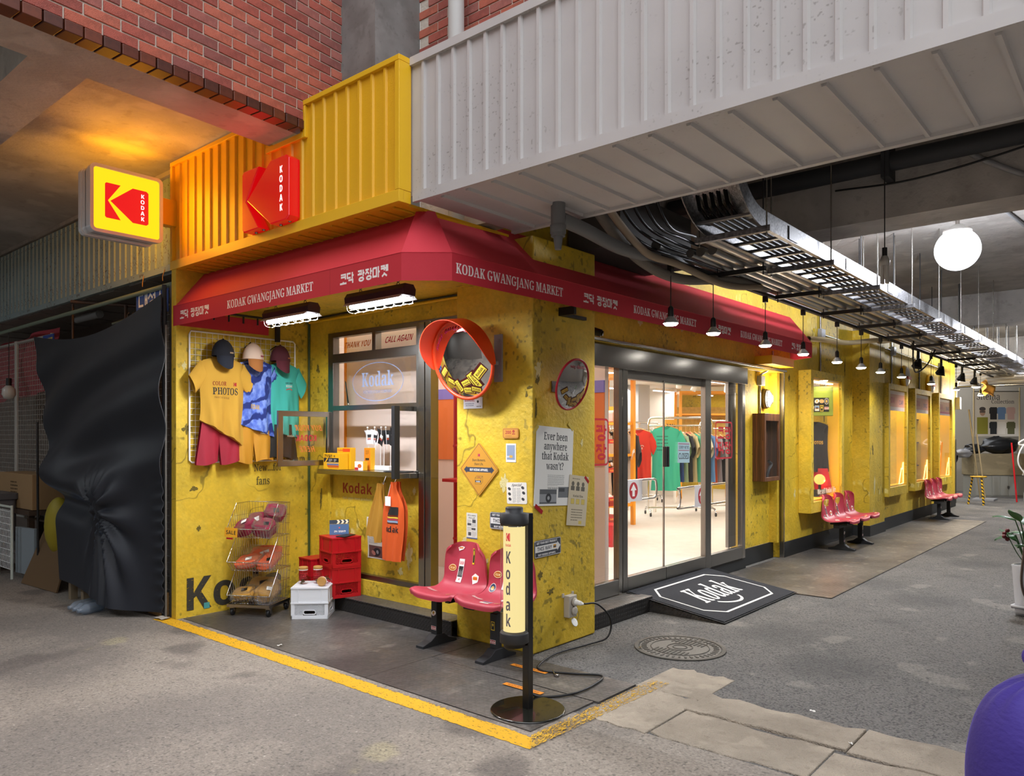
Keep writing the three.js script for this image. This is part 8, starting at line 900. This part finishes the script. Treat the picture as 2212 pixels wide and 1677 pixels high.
  M('red_tarp', solid((u, v) => [-0.85 + 0.05 * Math.sin(u * 14 + v * 5), 2.75 - v * 0.75 + 0.1 * u, -9.2 + u * 2.6], 20, 8, 0.004).geo, cloth(0xa8404c), 'faded red tarp hanging behind the wire grid', 'tarpaulin'); const bl = T('hanging_bulb', 'white unlit bulb hanging before the wire grid', 'lamp', null, [-1.13, 2.0, -7.3]); P('bulb', lathe([[0, 0], [0.05, 0.01], [0.075, 0.06], [0.07, 0.13], [0.03, 0.17], [0, 0.17]], 18), mat(0xc9c9c4, 0.3), bl); P('socket', rod([0, 0.17, 0], [0, 0.26, 0], 0.03, 10), mBlack, bl); P('cord', rod([0, 0.26, 0], [0, 0.83, 0], 0.005, 5), mBlack, bl);
  const cb = T('cardboard_box', 'long brown cardboard box on the trestle', 'box', null, [-1.0, 0.72, -6.75], FX); P('carton', bx(-0.62, 0, -0.22, 0.55, 0.4, 0.22, 0.006), mat(0xa2825a, 0.85, { bumpMap: rep(bumpFine, 0.3), bumpScale: 0.001 }), cb); const pr = new THREE.PlaneGeometry(0.5, 0.22); pr.translate(0.05, 0.22, 0.2215); P('print', pr, printMat(128, 56, (g) => { for (let i = 0; i < 5; i++) lines(g, 8, 6 + i * 10, 100, 1, 8, '#5a4428', 4); }), cb); const tb = T('trestle_table', 'trestle under the cardboard box', 'table', null, [-1.0, 0, -6.75]); P('table_top', bx(-0.25, 0.66, -0.6, 0.25, 0.715, 0.55), mat(0x4a3a2c, 0.8), tb); for (const [x, z] of [[-0.2, -0.5], [0.2, -0.5], [-0.2, 0.45], [0.2, 0.45]]) P('leg', bx(x - 0.03, 0, z - 0.03, x + 0.03, 0.66, z + 0.03), mat(0x4a3a2c, 0.8), tb);
  const bn = T('plastic_bin', 'scuffed grey plastic bin on a trolley', 'bin', null, [-1.45, 0.0, -6.95]); P('bin', at(ext(rrect(-0.22, -0.26, 0.44, 0.52, 0.05), 0.5, 0.01), 0, 0.35, 0, 0, -PI / 2), mat(0x5c5d62, 0.55, { bumpMap: rep(bumpPlaster, 0.4), bumpScale: 0.004 }), bn); P('rim', at(ext(rrect(-0.25, -0.29, 0.5, 0.58, 0.05), 0.06, 0.006), 0, 0.83, 0, 0, -PI / 2), mat(0x505156, 0.5), bn); P('trolley', bx(-0.24, 0.14, -0.3, 0.24, 0.2, 0.3), mat(0x8a8c8e, 0.5), bn); for (const z of [-0.24, 0.24]) P('wheel', at(lathe([[0, -0.025], [0.06, -0.025], [0.07, 0], [0.06, 0.025], [0, 0.025]], 16), -0.18, 0.07, z, 0, 0, PI / 2), mat(0x8a2020, 0.5), bn);
  const wc = T('wire_trolley', 'white wire trolley beside the grey bin', 'trolley', null, [-1.45, 0, -6.3]); const ww = []; for (let i = 0; i <= 8; i++) ww.push(rod([0, 0.1, -0.2 + i * 0.05], [0, 0.75, -0.2 + i * 0.05], 0.004, 4)); for (let i = 0; i <= 9; i++) ww.push(rod([0, 0.1 + i * 0.07, -0.2], [0, 0.1 + i * 0.07, 0.2], 0.004, 4)); P('wire_mesh', ww, mWhite, wc); P('frame', [rod([0, 0, -0.22], [0, 0.8, -0.22], 0.014, 8), rod([0, 0, 0.22], [0, 0.8, 0.22], 0.014, 8), rod([0, 0.78, -0.22], [0, 0.78, 0.22], 0.014, 8)], mat(0xc9d2c8, 0.5), wc);
  M('grey_panel', at(bx(-0.02, 0, -0.22, 0.02, 0.5, 0.22), -1.35, 0.06, -5.95, 0.1), mat(0x8a949a, 0.6), 'grey plastic panel leaning by the wire trolley', 'panel'); M('yellow_sack', grid(20, 14, (u, v) => { const a = u * 2 * PI, b = v * PI, n = 1 + 0.25 * (fbm(u, v, 5, 3, 1900) - 0.5); return [0.13 * Math.sin(b) * Math.cos(a) * n, 0.62 + 0.3 * Math.cos(b), 0.2 * Math.sin(b) * Math.sin(a) * n]; }), mat(0x9a8a1c, 0.6), 'mustard yellow sack tucked behind the tarpaulin', 'sack').position.set(-1.25, 0, -5.3); M('leaning_cardboard', [slab([[-1.45, 0, -5.75], [-1.4, 0, -4.9], [-1.2, 0.6, -5.0], [-1.25, 0.65, -5.65]], 0.015)], mat(0x6a5236, 0.9), 'flattened brown cardboard leaning at the tarpaulin edge', 'cardboard'); M('black_pole', rod([-1.35, 0.3, -5.6], [-1.35, 1.7, -5.62], 0.012, 6), mBlack, 'thin black pole in front of the stall clutter', 'pole');
  for (let i = 0; i < 3; i++) { const o = M('water_bottle', [at(lathe([[0, 0], [0.045, 0.005], [0.045, 0.05], [0.041, 0.06], [0.045, 0.07], [0.045, 0.18], [0.018, 0.23], [0.018, 0.25], [0, 0.25]], 16), 0, 0, 0, 0, PI / 2)], mat(0xc8d4e0, 0.08, { transmission: 0.8, thickness: 0 }), 'clear plastic water bottle lying under the tarpaulin', 'bottle', 'bottles under the tarpaulin'); o.position.set(-1.42, 0.047, -3.78 - i * 0.1); o.rotation.y = -1.2; } M('wooden_box', [bx(-1.2, 0.005, -3.36, -1.12, 0.2, -3.14)], mat(0xa5804e, 0.8), 'small plywood box under the tarpaulin corner', 'box'); for (const z of [-4.2, -4.5]) M('wood_leg', at(bx(-0.03, 0, -0.03, 0.03, 0.24, 0.03), -1.4, 0, z), mat(0x8a7a62, 0.8), z > -4.4 ? 'pale wooden leg showing under the tarpaulin nearer the bottles' : 'pale wooden leg showing under the tarpaulin at its left', 'leg');
  for (const [z, n] of [[-4.2, 'near the blue sign'], [-5.9, 'farther back']]) M('dead_tube_lamp', [rod([-0.7, 2.93, z - 0.45], [-0.7, 2.93, z + 0.2], 0.045, 12)], mat(0x8d8e8c, 0.4), 'unlit tube lamp under the dark stall ceiling ' + n, 'lamp'); M('clothes_rail', [rod([-0.8, 2.75, -5.1], [-0.8, 2.82, -3.4], 0.014, 8)], mat(0x8a9484, 0.5), 'pale clothes rail above the tarpaulin', 'rail'); for (let i = 0; i < 6; i++) M('wire_hanger', tube([[-0.8, 2.83, -4.1 - i * 0.12], [-0.82, 2.79, -4.1 - i * 0.12], [-0.8, 2.74, -4.1 - i * 0.12], [-0.7, 2.69, -4.1 - i * 0.12], [-0.9, 2.69, -4.1 - i * 0.12], [-0.8, 2.74, -4.1 - i * 0.12]], 0.004, 16, 5), mSteelDark, 'bare wire hanger on the rail above the tarpaulin', 'hanger', 'hangers above the tarpaulin');
}
for (const [z, w] of [[-3.6, 'near the brick beam'], [-8.2, 'deeper in the street']]) { const t = T('street_tube_lamp', 'white tube lamp under the covered street ceiling ' + w, 'lamp', null, [-5.2, 3.74, z]); P('housing', bx(-0.06, 0.06, -0.65, 0.06, 0.14, 0.65), mWhite, t); P('tube', rod([0, 0.03, -0.62], [0, 0.03, 0.62], 0.018, 10), glow(0xf0f6ff, 8), t); rectLight(-5.2, 3.74, z, -5.2, 0, z, 0.12, 1.2, 100, 0xeef6ff, 'street_lamp_light'); }
renderer.render(scene, camera);
